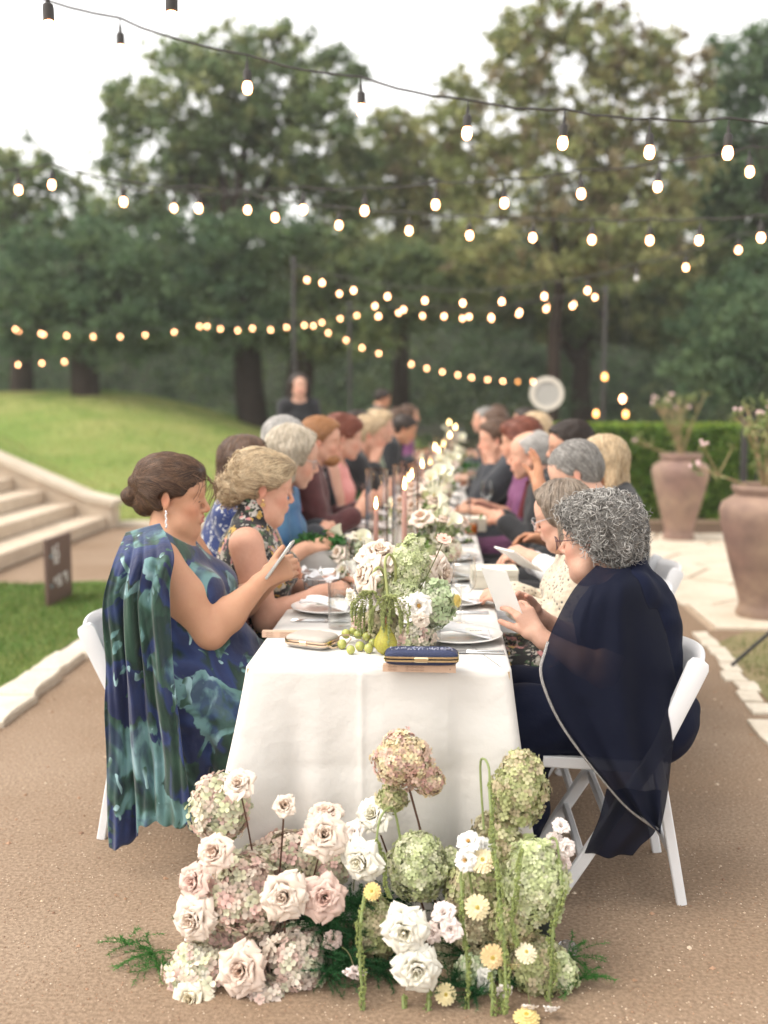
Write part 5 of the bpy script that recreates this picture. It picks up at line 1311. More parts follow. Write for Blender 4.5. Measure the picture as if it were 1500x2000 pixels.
def ponch():
    # front trim curve and back curve, both in the space of the place
    tr = [(1166, 1104, 3.18), (1122, 1150, 3.08), (1086, 1215, 3.02), (1066, 1268, 3.00), (1057, 1318, 2.985), (1086, 1395, 2.975), (1130, 1462, 2.965), (1180, 1525, 2.955), (1228, 1578, 2.95), (1285, 1620, 2.945)]
    bk = [(1238, 1100, 3.26), (1266, 1132, 3.18), (1290, 1195, 3.16), (1308, 1270, 3.12), (1322, 1345, 3.10), (1318, 1420, 3.06), (1310, 1490, 3.03), (1304, 1545, 3.0), (1296, 1590, 2.97), (1288, 1624, 2.95)]
    A = [toR1(at(*p)) for p in tr]; B = [toR1(at(*p)) for p in bk]
    nu, nv = 56, 76; vs = []
    for v in range(nv + 1):
        tv = v / nv; a, b_ = cr(A, tv), cr(B, tv); w_ = (b_ - a).length
        for u in range(nu + 1):
            tu = u / nu; p = a.lerp(b_, tu); e = math.sin(PI * tu) ** .7
            bulge = (.13 - .07 * min(1, tv * 1.6)) * e * min(1, w_ / .22)
            fold = (.017 * math.sin(tu * 13 + 3 * tv) + .010 * math.sin(tu * 25 - 2 * tv + 1)) * min(1, tv * 2) * e + .012 * math.exp(-((tu - .12 - .3 * tv) / .05) ** 2) * (tv < .5)
            vs.append((p.x, p.y + bulge + fold, p.z + .0 * e))
    w = nu + 1
    fs = np.array([[v * w + u, v * w + u + 1, (v + 1) * w + u + 1, (v + 1) * w + u] for v in range(nv) for u in range(nu)])
    o = link('chiffon_poncho', build_mesh('chiffon_poncho', vs, fs, M_chiffon, True), R1); thicken(o, .002)
    b = MB(); pts = [cr(A, .30 + .70 * i / 60) + Vector((0, .004, 0)) for i in range(61)]
    b.tube(pts, .0052, 6, flat=.5)
    b.obj('silver_trim', mat('silver sequin trim', (.62, .60, .58), .25, metal=.75, bump=(900, 1.0, .003), var=(600, .8, (.15, .14, .15))), R1)
    # cuff ring and inner front edge of the poncho
    b = MB(); b.tube([toR1(at(*p)) for p in [(1066, 1340, 3.2), (1058, 1400, 3.2), (1047, 1470, 3.2)]], .0035, 6, flat=.5); b.obj('inner_trim', mat('silver trim with painted shade', (.5, .49, .48), .3, metal=.7), R1)  # inner edge uses a darker silver, its shade put into the colour
    # darker hanging corner below the seat
    A2 = [toR1(at(*p)) for p in [(1185, 1540, 3.02), (1170, 1595, 3.02), (1150, 1640, 3.02), (1141, 1664, 3.02)]]
    B2 = [toR1(at(*p)) for p in [(1292, 1545, 3.0), (1282, 1618, 2.99), (1250, 1650, 3.0), (1235, 1668, 3.01)]]
    vs = []
    for v in range(25):
        for u in range(31):
            tu, tv = u / 30, v / 24; p = cr(A2, tv).lerp(cr(B2, tv), tu); vs.append((p.x, p.y + .010 * math.sin(tu * 12 + tv * 2) - .0, p.z - .012 * math.sin(PI * tu) * tv))
    fs = np.array([[v * 31 + u, v * 31 + u + 1, (v + 1) * 31 + u + 1, (v + 1) * 31 + u] for v in range(24) for u in range(30)])
    o = link('poncho_corner', build_mesh('poncho_corner', vs, fs, M_chiffon, True), R1); thicken(o, .0015)
ponch()
b = MB(); rp = Vector(fR1.hands[0][7][1] * .5 + fR1.hands[0][7][2] * .5); b.lathe([(.0098, -.003), (.0115, -.003), (.0115, .003), (.0098, .003)], 14, rp); b.obj('ring', M_gold, R1)
M_card = mat('white card', (.80, .79, .77), .6)
def card(name, px, py, Y, w, h_, ry, rz, label, cat='menu card', mm=None, th=.0015):
    p = at(px, py, Y); t = empty(name, p, 0, label, cat); R_ = Matrix.Rotation(rz, 3, 'Z') @ Matrix.Rotation(ry, 3, 'Y')
    b = MB(); b.box((0, 0, 0), (th, w, h_), R_, bev=.0004); b.obj('sheet', mm or M_card, t)
    return t
card('menu_card', 980, 1155, 3.20, .11, .165, -.48, .75, 'tall white menu card held by the curly haired woman')
card('menu_card', 1013, 1092, 4.05, .14, .16, -1.0, .5, 'folded white menu booklet held by the grey haired man in a white shirt', th=.006)

# ---------------- L2: blonde woman in the floral dress
fL2 = Figure(lean=.0, hunch=.06, g=1.08, bust=1.1, armg=1.12, neckf=.22, head=(.20, .22, .0), hs=1.04, sc=1.0, nose=.85, jowl=.25,
             handR=dict(w=(.27, -.05, .80), d=(1, .4, .1), curl=(.6, .7, .4)), handL=dict(w=(.33, .12, .82), d=(1, -.5, .1)))
t3 = at(515, 948, 3.92); print('L2', fL2.hc, t3)
L2 = empty('person', (t3.x - fL2.hc[0], 3.92, t3.z * 0), 0, 'blonde woman with messy bun in a sleeveless black floral dress looking down', 'person')
V, Q, c = skin_mesh(fL2, TONE['e'], .0055, (.55, .20, .20)); to_obj('body', V, Q, M_skin, L2, c)
garment(fL2, 'dress', M_floral, L2, .0075, .012, 0, skirt=True, collar=.055, wr=.002)
V, Q, W_ = hair_field(fL2, 'messybun', .005, .014); to_obj('hair', V, Q, M_hr, L2, np.array(HC['blonde'][2])[None] * .8 * np.ones((len(V), 1)))
strands(V, Q, 3600, .11, flowbun(fL2, (-.125, 0, -.03)), .0010, np.array(HC['blonde'] + [(.58, .47, .31)]), L2, 'hair_strands', M_hr, fL2.hc, wave=.003, lift=.004, steps=8, jit=.2)
curls(V, Q, 160, M_hr, np.array(HC['blonde']), L2, fL2.hc, R=.012, L=.05, rad=.0016, sel=lambda fc: ((fc - fL2.hc) @ fL2.HR)[:, 0] < -.10)
face_marks(fL2, L2, mat('fair eyebrow', (.25, .15, .08), .7))
b = MB(); e0 = Vector(fL2.hc + fL2.HR @ (np.array((.0, -.086, -.040)) * fL2.hs)); b.ball(e0, (.005, .004, .005), 8, 6); b.lathe([(.005, -.002), (.009, -.002), (.009, .002), (.005, .002)], 12, e0 + Vector((0, 0, -.016)), Matrix.Rotation(PI / 2, 3, 'X')); b.obj('earring', M_gold, L2)

# ---------------- R2: woman with the straight grey bob in crochet
fR2 = Figure(lean=.10, hunch=.18, g=1.15, belly=.3, bust=1.1, neckf=.40, head=(.34, -.15, .0), hs=1.0, sc=.93, nose=1.0, jowl=.4, seat=.455,
             handL=dict(w=(.33, .06, .80), d=(.9, -.5, .2), curl=(.6, .7, .4)), handR=dict(w=(.33, -.09, .80), d=(.9, .5, .2)))
t4 = at(1096, 1015, 3.80); print('R2', fR2.hc, t4)
R2 = empty('person', (t4.x + fR2.hc[0], 3.80, 0), PI, 'woman with straight grey brown bob wearing a cream crochet top', 'person')
V, Q, c = skin_mesh(fR2, TONE['c'], .0055, (.5, .22, .2)); to_obj('body', V, Q, M_skin, R2, c)
garment(fR2, 'crochet_top', M_crochet, R2, .0075, .020, 3, skirt=False, neckr=.09, wr=.002)
garment(fR2, 'blouse', M_floral, R2, .0085, .010, 0, skirt=True, neckr=.075)
V, Q, W_ = hair_field(fR2, 'bob', .005, .016); to_obj('hair', V, Q, M_hr, R2, np.array(HC['ash'][1])[None] * np.ones((len(V), 1)))
strands(V, Q, 1900, .12, lambda p: ((p - fR2.hc)[0] * .2 - .05, .25 * (p - fR2.hc)[1], -1), .0017, np.array(HC['ash'] + [(.34, .29, .24)]), R2, 'hair_strands', M_hr, fR2.hc, wave=.0008, lift=.003, steps=8, jit=.05)
specs(fR2, R2, M_silverrim); face_marks(fR2, R2, M_lash)

# ---------------- the other guests
GL = 'guests along the left side of the table'; GR = 'guests along the right side of the table'
person('woman with shoulder length brown hair in a navy flecked dress behind the blonde woman', 484, 912, 4.50, 1, 'b', 'long', 'brown', .0085, group=GL, top='sleeved', topmat=M_navydot, head=(.05, -.1, 0), hands=EATL, neckf=.1)
person('pale haired woman with glasses in a mottled blue dress', 573, 893, 4.75, 1, 'c', 'bob', 'pale', .0085, group=GL, top='sleeved', topmat=M_blue, glasses=M_silverrim, head=(.28, .15, 0), hands=CLASP, hs=.98, lean=.08)
person('silver haired man in a charcoal suit and dark red tie', 560, 850, 5.30, 1, 'e', 'shortgrey', 'white', .009, group=GL, top='suit', topmat=M_charc, dress=M_tie, sex='m', head=(.1, -.1, 0), hands=CLASP, glasses=M_silverrim)
person('bearded ginger haired man in a maroon jacket', 628, 862, 5.75, 1, 'e', 'short', 'ginger', .009, group=GL, top='suit', topmat=M_maroon, sex='m', beard='ginger', head=(.1, .0, 0), hands=READ)
person('auburn haired woman in a pale pink dress', 672, 855, 6.35, 1, 'c', 'messybun', 'auburn', .010, group=GL, top='dress', topmat=M_pink, head=(.15, .1, 0), hands=READ, g=1.05)
person('sandy haired man resting both hands near his mouth', 722, 848, 7.05, 1, 'e', 'short', 'blonde', .010, group=GL, top='suit', topmat=M_black, sex='m', head=(.2, .1, 0), hands=FACEUP, lean=.2)
person('dark haired man leaning back behind the auburn haired woman', 702, 818, 7.9, 1, 'd', 'short', 'dark', .011, group=GL, top='suit', topmat=M_charc, sex='m', hands=CLASP)
person('fair haired woman between two dark suited men on the left side', 742, 826, 8.5, 1, 'c', 'messybun', 'blonde', .011, group=GL, top='sleeved', topmat=M_sage, hands=EATL, lean=.12)
person('dark haired man with a white collar bending over his plate', 790, 812, 9.6, 1, 'd', 'short', 'dark', .012, group=GL, top='suit', topmat=M_black, sex='m', head=(.4, .0, 0), hands=EATL, lean=.35)
person('brown haired man at the far left end of the table', 778, 796, 11.2, 1, 'b', 'short', 'brown', .012, group=GL, top='suit', topmat=M_charc, sex='m', hands=EATL, lean=.15)
person('woman in plum near the far left end of the table', 800, 806, 12.6, 1, 'b', 'long', 'brown', .012, group=GL, top='sleeved', topmat=M_plum, hands=EATL)
person('grey haired man in a white shirt reading beside the grey bob', 1122, 925, 4.38, -1, 'c', 'shortgrey', 'grey', .008, group=GR, top='shirt', topmat=M_white, sex='m', head=(.45, -.1, 0), hands=dict(handL=dict(w=(.30, .07, .86), d=(1, -.4, .3), curl=(.7, .8, .5)), handR=dict(w=(.32, -.06, .84), d=(1, .5, .2))), g=1.15, lean=.1)
person('dark haired man with glasses in a black suit on the right side', 1112, 872, 5.45, -1, 'b', 'short', 'dark', .0085, group=GR, top='suit', topmat=M_black, sex='m', glasses=M_glassrim, head=(.15, .1, 0), hands=LAP, g=1.1)
person('nearly bald older man in profile in a black suit', 1034, 888, 5.9, -1, 'e', 'thin', 'white', .0085, group=GR, top='suit', topmat=M_black, dress=M_tie, sex='m', head=(.12, .0, 0), hands=CLASP, lean=.1, hs=1.02)
person('tanned woman with long blonde hair raising her bare forearm', 1174, 905, 4.90, -1, 'd', 'long', 'blonde', .0085, group=GR, top='dress', topmat=M_black, head=(.0, .2, 0), g=.95, hs=.9,
       hands=dict(handL=dict(w=(.40, .13, 1.12), d=(.12, -.1, 1), n=(.9, .2, .1), t=(0, -1, .2), curl=(.12, .18, .15), spread=.2), handR=dict(w=(.36, -.1, .86), d=(1, .2, 0)), poleL=(.25, .1, -1)))
person('woman with dark red hair pinned up on the right side', 1015, 862, 6.3, -1, 'b', 'messybun', 'auburn', .010, group=GR, top='sleeved', topmat=M_plum, head=(.15, -.1, 0), hands=EATL)
person('short haired man drinking, in profile against the candles', 968, 858, 7.0, -1, 'e', 'short', 'brown', .010, group=GR, top='suit', topmat=M_charc, sex='m', head=(.2, .0, 0), hands=FACEUP, lean=.18)
person('sandy haired woman leaning back in the middle of the right side', 1042, 842, 7.7, -1, 'c', 'long', 'blonde', .011, group=GR, top='sleeved', topmat=M_tan, hands=EATL)
person('brown haired woman near the far right end of the table', 965, 824, 8.7, -1, 'c', 'long', 'brown', .011, group=GR, top='long', topmat=M_black, hands=EATL, lean=.12, head=(.2, .1, 0))
person('tall dark haired man in a black suit near the far right end', 1025, 818, 9.4, -1, 'b', 'short', 'dark', .011, group=GR, top='suit', topmat=M_black, sex='m', hands=EATL)
person('man with grey hair farthest along the right side', 945, 816, 10.8, -1, 'e', 'shortgrey', 'grey', .012, group=GR, top='suit', topmat=M_charc, sex='m', hands=EATL, lean=.1)
person('woman in blue farthest along the right side', 968, 808, 12.2, -1, 'b', 'long', 'brown', .012, group=GR, top='sleeved', topmat=M_blue, hands=EATL)
person('standing dark haired woman in a black dress with a square neckline facing the table', 584, 750, 10.6, 1, 'c', 'long', 'dark', .010, top='long', topmat=M_black, stand=True, rz=-PI / 2 + .3, neckf=.05, g=.82, sh=.135,
       hands=dict(handL=dict(w=(.20, .06, 1.02), d=(.3, -1, 0)), handR=dict(w=(.20, -.06, 1.02), d=(.3, 1, 0))))
person('standing waiter with dark hair bending over the far left guests', 748, 774, 13.2, 1, 'd', 'short', 'dark', .012, top='long', topmat=M_black, stand=True, rz=.2, sex='m', neckf=.3, head=(.3, 0, 0))
# ================================================================== DINNER TABLE
TX0, TX1, TZ = -.555, .207, .762
M_cloth = mat('ivory tablecloth linen', (.64, .622, .592), .85, bump=(5, .55, .03), sheen=.1, spec=.2)
M_wood = mat('plywood table top', (.42, .30, .18), .7); M_leg = mat('grey folding table leg', (.3, .3, .3), .4, metal=.8)
def cloth_mesh(L, flare_front=1.0):
    W = TX1 - TX0; hx, hy = W / 2, L / 2; rc_ = .028
    per = []
    def seg(a, b, n): 
        for i in range(n): t = i / n; per.append((a[0] + (b[0] - a[0]) * t, a[1] + (b[1] - a[1]) * t, None))
    cs = [((hx - rc_, -hy + rc_), -PI / 2), ((hx - rc_, hy - rc_), 0), ((-hx + rc_, hy - rc_), PI / 2), ((-hx + rc_, -hy + rc_), PI)]
    pts = []
    def arc(c, a0):
        for i in range(9): a = a0 + PI / 2 * i / 8; pts.append((c[0] + rc_ * math.cos(a), c[1] + rc_ * math.sin(a), math.cos(a), math.sin(a)))
    def line(x0, y0, x1, y1, n, nx, ny):
        for i in range(1, n): t = i / n; pts.append((x0 + (x1 - x0) * t, y0 + (y1 - y0) * t, nx, ny))
    line(-hx + rc_, -hy, hx - rc_, -hy, 120, 0, -1); arc(*cs[0]); line(hx, -hy + rc_, hx, hy - rc_, 90, 1, 0); arc(*cs[1])
    line(hx - rc_, hy, -hx + rc_, hy, 40, 0, 1); arc(*cs[2]); line(-hx, hy - rc_, -hx, -hy + rc_, 90, -1, 0); arc(*cs[3])
    n = len(pts); rows = 46; vs = []
    H = TZ - .012
    for r in range(rows + 3):
        for (x, y, nx, ny) in pts:
            if r == 0: vs.append((x - nx * .03, y - ny * .03, TZ)); continue
            if r == 1: vs.append((x - nx * .006, y - ny * .006, TZ - .0006)); continue
            if r == 2: vs.append((x, y, TZ - .006)); continue
            t = (r - 2) / rows; z = TZ - .006 - (H - .006) * t
            # distance to the nearest corner
            dx = hx - abs(x); dy = hy - abs(y); dc = math.hypot(dx, dy) if True else 0
            corner = math.exp(-(dc / .075) ** 2); ripple = math.exp(-(dc / .26) ** 2)
            fl = .030 * t + .19 * corner * t ** 1.15 * (1.0 if x < 0 else .62)
            s_ = x * 7 + y * 5
            fl += (.012 * math.sin(dc * 34 + (2 if x < 0 else 0)) * ripple + .006 * math.sin(s_ * 2.3 + 1) + .004 * math.sin(s_ * 5.1)) * t ** .8
            fl -= .045 * math.exp(-((dc - .15) / .045) ** 2) * t * (1.0 if x < 0 else .6)
            if ny < -.9: fl += .007 * math.exp(-abs(x + .045) / .010) - .004 * math.exp(-abs(z - .47) / .016) + .003 * math.exp(-abs(x - .20) / .012) + (.010 * math.sin(x * 19 + 1.5 * math.sin(t * 2)) + .006 * math.sin(x * 41 + 2)) * t ** 1.3
            cxn, cyn = nx, ny
            if corner > .01: cxn, cyn = nx * (1 - corner) + corner * math.copysign(.72, x), ny * (1 - corner) + corner * math.copysign(.72, y)
            vs.append((x + cxn * fl, y + cyn * fl, z))
    fs = [[r * n + i, (r + 1) * n + i, (r + 1) * n + (i + 1) % n, r * n + (i + 1) % n] for r in range(rows + 2) for i in range(n)]
    fs.append(list(range(n)))
    return build_mesh('tablecloth', vs, fs, M_cloth, True)
def folding_table(y0, y1, i):
    cxm = (TX0 + TX1) / 2; t = empty('dining_table', (cxm, (y0 + y1) / 2, 0), 0, TLAB[i], 'table', 'banquet tables set end to end')
    b = MB(); b.box((0, 0, TZ - .022), (TX1 - TX0 - .012, y1 - y0 - .01, .03)); b.obj('table_top', M_wood, t)
    for sx in (-1, 1):
        for sy in (-1, 1):
            b = MB(); b.tube([(sx * .28, sy * (y1 - y0) * .40, 0), (sx * .28, sy * (y1 - y0) * .40, TZ - .037)], .014, 8); b.obj('leg', M_leg, t)
TLAB = ['nearest banquet table with the flowers heaped at its foot', 'second banquet table behind the first', 'third banquet table in the middle of the row', 'fourth banquet table behind the middle one', 'farthest banquet table in front of the trees']
CLAB = ['ivory tablecloth falling to the ground at the near end', 'ivory tablecloth on the second table', 'ivory tablecloth on the third table', 'ivory tablecloth on the fourth table', 'ivory tablecloth on the farthest table']
Lt = 2.42; Y = 2.915; cm = cloth_mesh(Lt)
for i in range(5):
    folding_table(Y, Y + Lt, i)
    o = link('tablecloth', cm, loc=((TX0 + TX1) / 2, Y + Lt / 2, 0)); tag(o, CLAB[i], 'tablecloth'); Y += Lt + .012

# ------------------------------------------------------------------ white resin folding chairs
M_resin = mat('white resin', (.74, .75, .77), .38, bump=(60, .05, .002), var=(14, .12, (.55, .54, .52)))
def chair_proto(loc, rz, label):
    t = empty('folding_chair', loc, rz, label, 'chair', 'white folding chairs around the table')
    def bar(a, b_, w, th, name, rnd_top=False):
        a, b_ = Vector(a), Vector(b_); d = (b_ - a); L_ = d.length; d.normalize(); side = Vector((0, 1, 0)); n = d.cross(side).normalized()
        R_ = Matrix((n, side, d)).transposed(); b = MB()
        prof = []
        ws = w if isinstance(w, tuple) else (w, w)
        vs = []; N = 10
        zs = [0, .03, .25, .5, .6, .75, .93, .985, 1.0]
        for z in zs:
            ww = ws[0] + (ws[1] - ws[0]) * z
            if rnd_top and z > .9: ww *= {.93: .97, .985: .72, 1.0: .35}[z]
            for (u, v) in ((-.5, -.35), (-.38, -.5), (.38, -.5), (.5, -.35), (.5, .35), (.38, .5), (-.38, .5), (-.5, .35)): vs.append(R_ @ Vector((u * ww, v * th, z * L_)) + a)
        m = len(zs); fs = [[i * 8 + j, i * 8 + (j + 1) % 8, (i + 1) * 8 + (j + 1) % 8, (i + 1) * 8 + j] for i in range(m - 1) for j in range(8)] + [list(range(8))[::-1], [(m - 1) * 8 + j for j in range(8)]]
        b.add(vs, fs); return b.obj(name, M_resin, t, sharp=35)
    for y in (-.215, .215):
        bar((.19, y, 0), (-.135, y, .52), (.036, .044), .024, 'front_leg')
        bar((-.110, y, .48), (-.232, y, .765), (.046, .066), .026, 'back_post', True)
        yy = y * .86
        bar((-.205, yy, 0), (-.115, yy, .47), (.030, .034), .022, 'rear_leg')
        bar((-.15, yy * .98, .425), (.22, yy * .98, .44), .035, .02, 'seat_rail')
        b = MB(); b.tube([(-.130, y * 1.065, .49), (-.130, y * 1.075, .49)], .008, 10); b.obj('rivet', M_leg, t)
    b = MB()
    def seat(u, v): x = -.15 + .37 * u; y = -.178 + .356 * v; return (x, y, .452 - .010 * math.sin(PI * u) * math.sin(PI * v))
    b.grid(seat, 8, 8); o = b.obj('seat', mat('white vinyl seat', (.72, .73, .75), .45), t); thicken(o, .028, -1)
    b = MB()
    def back(u, v):
        y = -.202 + .404 * u; z = .585 + .165 * v + .012 * math.sin(PI * u) * v; x = -.150 - (z - .53) * .40 - .035 * math.sin(PI * u); return (x, y, z)
    b.grid(back, 12, 5); o = b.obj('backrest', M_resin, t); thicken(o, .012, 0)
    for (x, z) in ((.10, .144), (.02, .26)):
        b = MB(); b.box((x, 0, z), (.022, .41, .03), bev=.004); b.obj('rung', M_resin, t)
    b = MB(); b.box((-.178, 0, .15), (.02, .36, .03), bev=.004); b.obj('rung', M_resin, t)
    return t
c0 = chair_proto((-.965, 3.64, 0), .0, 'white folding chair under the woman in the navy and teal print dress')
def chair(x, y, rz, label):
    c = copy_tree(c0); c.location = (x, y, 0); c.rotation_euler = (0, 0, rz); c['label'] = label; return c
chair(.535, 3.265, PI + .0, 'white folding chair under the woman in the navy poncho')
ppl = [o for o in scene.objects if o.parent is None and o.get('category') == 'person' and 'standing' not in o['label']]
for o in ppl:
    if o is L1 or o is R1: continue
    w = o['label']; sd_ = 1 if abs(o.rotation_euler.z) < 1 else -1
    chair(o.location.x + .02 * sd_, o.location.y, 0 if sd_ > 0 else PI, 'white folding chair under the ' + ' '.join(w.split()[:9]) if not w.startswith('nearly') else 'white folding chair under the nearly bald older man')

# ------------------------------------------------------------------ things on the table
M_china = mat('white glazed china', (.80, .79, .77), .15, coat=.3)
M_nap = mat('white linen napkin', (.82, .82, .83), .9, bump=(30, .4, .008), sheen=.2)
def thin_glass(name, tint, fac):
    m = bpy.data.materials.new(name); m.use_nodes = True; N, L = m.node_tree.nodes, m.node_tree.links; N.remove(N['Principled BSDF'])
    t = N.new('ShaderNodeBsdfTransparent'); t.inputs[0].default_value = (*tint, 1); g = N.new('ShaderNodeBsdfGlossy'); g.inputs['Roughness'].default_value = .03
    lw = N.new('ShaderNodeLayerWeight'); lw.inputs[0].default_value = fac; ms = N.new('ShaderNodeMixShader')
    mu = N.new('ShaderNodeMath'); mu.operation = 'MULTIPLY'; mu.inputs[1].default_value = .55; L.new(lw.outputs['Facing'], mu.inputs[0]); L.new(mu.outputs[0], ms.inputs[0]); L.new(t.outputs[0], ms.inputs[1]); L.new(g.outputs[0], ms.inputs[2]); L.new(ms.outputs[0], N['Material Output'].inputs[0]); return m
M_glass = thin_glass('clear glass', (.975, .98, .978), .32); M_gplain = thin_glass('thin clear glass', (.96, .95, .945), .5)
M_water = thin_glass('water', (.985, .99, .985), .18)
M_paper = mat('cream paper', (.78, .74, .66), .8)
def protos_plate():
    b = MB(); b.lathe([(0, .004), (.075, .004), (.09, .006), (.125, .016), (.136, .020), (.137, .0225), (.134, .0235), (.10, .0125), (.075, .008), (0, .008)], 40); p = b.mesh('plate', M_china)
    b = MB()
    def f(u, v): x = -.085 + .17 * u; y = -.055 + .11 * v; return (x, y, .010 + .010 * math.sin(3.2 * u + 1) + .006 * math.sin(7 * v + 4 * u) + .008)
    b.grid(f, 14, 10); 
    n = build_mesh('napkin', b.v, b.f, M_nap, True)
    return p, n
PLATE, NAPK = protos_plate()
def fork_mesh():
    b = MB(); 
    b.box((0, 0, .003), (.006, .13, .0025), bev=.001); b.box((0, .075, .003), (.018, .03, .002), bev=.0008)
    for i in range(4): b.box((-.0075 + i * .005, .105, .0035), (.0022, .035, .0018))
    b.box((0, -.075, .003), (.011, .03, .0028), bev=.001)
    return b.mesh('fork', M_silver)
def knife_mesh():
    b = MB(); b.box((0, -.045, .004), (.010, .115, .005), bev=.002); b.box((0, .07, .004), (.016, .12, .0018), bev=.0008); return b.mesh('knife', M_silver)
FORK, KNIFE = fork_mesh(), knife_mesh()
M_ink = mat('grey ink', (.25, .24, .23), .8)
def setting(x, y, side, who, near=False, rot=0.):
    z = TZ + .001
    pl = link('dinner_plate', PLATE, loc=(x, y, z), rot=(0, 0, rnd.uniform(0, 6))); tag(pl, 'white dinner plate in front of the ' + who, 'plate', 'white dinner plates')
    np_ = link('napkin', NAPK, loc=(x + side * .01, y - .005, z + .012), rot=(0, 0, rnd.uniform(-.2, .2))); thicken(np_, .006); tag(np_, 'folded white napkin on the plate of the ' + who, 'napkin', 'folded napkins')
    nc = empty('name_card', (x + .03 * side + .02, y - .04, z + .038), .1 * side, 'small cream name card on the napkin of the ' + who, 'card', 'name cards')
    b = MB(); b.box((0, 0, 0), (.062, .036, .0012), Matrix.Rotation(.35, 3, 'X')); b.obj('card_sheet', M_paper, nc)
    b = MB()
    for i in range(5): b.box((-.016 + i * .008, 0 + (i % 2) * .001, .0012), (.005, .0035, .0004), Matrix.Rotation(.35, 3, 'X'))
    o = b.obj('script', M_ink, nc); o['kind'] = 'stuff'
    f = link('fork', FORK, loc=(x + side * .02, y + .165, z), rot=(0, 0, PI / 2 * side)); tag(f, 'silver fork beside the plate of the ' + who, 'fork', 'table forks')
    for i in range(2):
        k = link('knife', KNIFE, loc=(x + side * (.02 + .0 * i) + .01, y - .162 - .02 * i, z), rot=(0, 0, PI / 2 * side + rnd.uniform(-.06, .06))); tag(k, ('outer' if i else 'inner') + ' silver knife beside the plate of the ' + who, 'knife', 'table knives')
def wine_glass(x, y, label, s=1.0, wine=None):
    t = empty('wine_glass', (x, y, TZ + .001), 0, label, 'glass', 'stemmed wine glasses')
    b = MB(); b.lathe([(0, 0), (.036, .0), (.037, .002), (.02, .005), (.005, .012), (.0038, .03), (.0038, .085), (.006, .098), (.020, .112), (.037, .135), (.0425, .155), (.041, .185), (.035, .235), (.0340, .2355), (.0400, .185), (.0413, .155), (.036, .136), (.019, .114), (0, .104)], 32, cap=False)
    b.obj('glass_body', M_glass, t, sc=s)
    if wine:
        b = MB(); b.lathe([(0, .1045), (.0185, .1145), (.035, .137), (.0385, .148), (0, .148)], 24, cap=False); b.obj('wine', wine, t, sc=s)
    return t
def tumbler(x, y, r, h, label, water=.0, gold=False):
    t = empty('tumbler', (x, y, TZ + .001), 0, label, 'glass', 'straight tumblers')
    b = MB(); b.lathe([(0, 0), (r * .95, 0), (r, .004), (r, h), (r - .0012, h), (r - .0018, .010), (0, .008)], 36, cap=False); b.obj('glass_body', M_glass, t)
    if water: 
        b = MB(); b.lathe([(0, .009), (r - .0022, .011), (r - .0020, h * water), (0, h * water)], 32, cap=False); b.obj('water', M_water, t)
        for i in range(4):
            b = MB(); b.box((rnd.uniform(-.4, .4) * r, rnd.uniform(-.4, .4) * r, h * water - .008 - .018 * (i % 2)), (.022, .022, .02), Matrix.Rotation(rnd.uniform(0, 2), 3, (1, .5, .2)), bev=.003); b.obj('ice_cube', M_water, t)
    return t
WL = ['woman in the teal print dress', 'blonde woman in the floral dress', 'brown haired woman in the flecked dress', 'pale haired woman in blue', 'man with the dark red tie', 'bearded man', 'woman in pink', 'sandy haired man', 'dark haired man', 'fair haired woman', 'man bending over']
WR = ['woman in the navy poncho', 'woman with the grey bob', 'man in the white shirt', 'man with glasses in black', 'nearly bald man', 'woman raising her arm', 'woman with pinned red hair', 'man drinking in profile', 'woman leaning back', 'brown haired woman on the right', 'tall dark haired man']
ry = [3.28, 3.86, 4.40, 4.93, 5.55, 6.15, 6.8, 7.4, 8.0, 8.7, 9.4]; ly = [3.70, 4.32, 4.9, 5.45, 6.05, 6.7, 7.3, 7.9, 8.5, 9.1, 9.7]
for i in range(11):
    p = atz(918, 1245, TZ); setting(.045 + (.02 if i == 0 else 0), ry[i], 1, WR[i])
    setting(-.395, ly[i], -1, WL[i])
M_white_wine = thin_glass('white wine', (.95, .88, .6), .2)
M_orange = mat('orange cocktail', (.85, .22, .03), .1, trans=.4)
def onT(px, py): p = atz(px, py, TZ); return p.x, p.y
x, y = onT(906, 1222); wine_glass(x, y, 'tall stemmed wine glass right of the nearest flowers')
x, y = onT(690, 1190); wine_glass(x, y + .12, 'stemmed wine glass half hidden behind the pale roses on the left')
for i, (px, py) in enumerate([(905, 1060), (950, 1010), (845, 1010), (930, 965), (700, 1020), (905, 985), (640, 1030), (960, 985), (880, 940), (760, 940), (915, 925), (740, 965), (890, 900), (935, 900)]):
    x, y = onT(px, py); wine_glass(x, y, ['stemmed glass beyond the menu stack', 'stemmed glass by the raised arm', 'stemmed glass behind the tall vase', 'stemmed glass holding white wine', 'stemmed glass beside the leafy trough', 'stemmed glass by the second stack', 'stemmed glass at the blue dress', 'stemmed glass near the bald man', 'stemmed glass deep in the row right of centre', 'stemmed glass deep in the row left of centre', 'stemmed glass near the drinking man', 'stemmed glass by the second leafy trough', 'farthest stemmed glass by the candles', 'farthest stemmed glass on the right'][i], 1.0, M_white_wine if i in (3, 8, 11) else None)
x, y = onT(838, 1262); tumbler(x, y, .036, .098, 'low clear tumbler just behind the navy clutch')
x, y = onT(667, 1226); tumbler(x, y, .045, .155, 'tall water tumbler with ice left of the nearest flowers', .8)
x, y = onT(885, 1222); tumbler(x, y + .03, .030, .135, 'slim tumbler behind the pale green hydrangea')
x, y = onT(1000, 1000); 
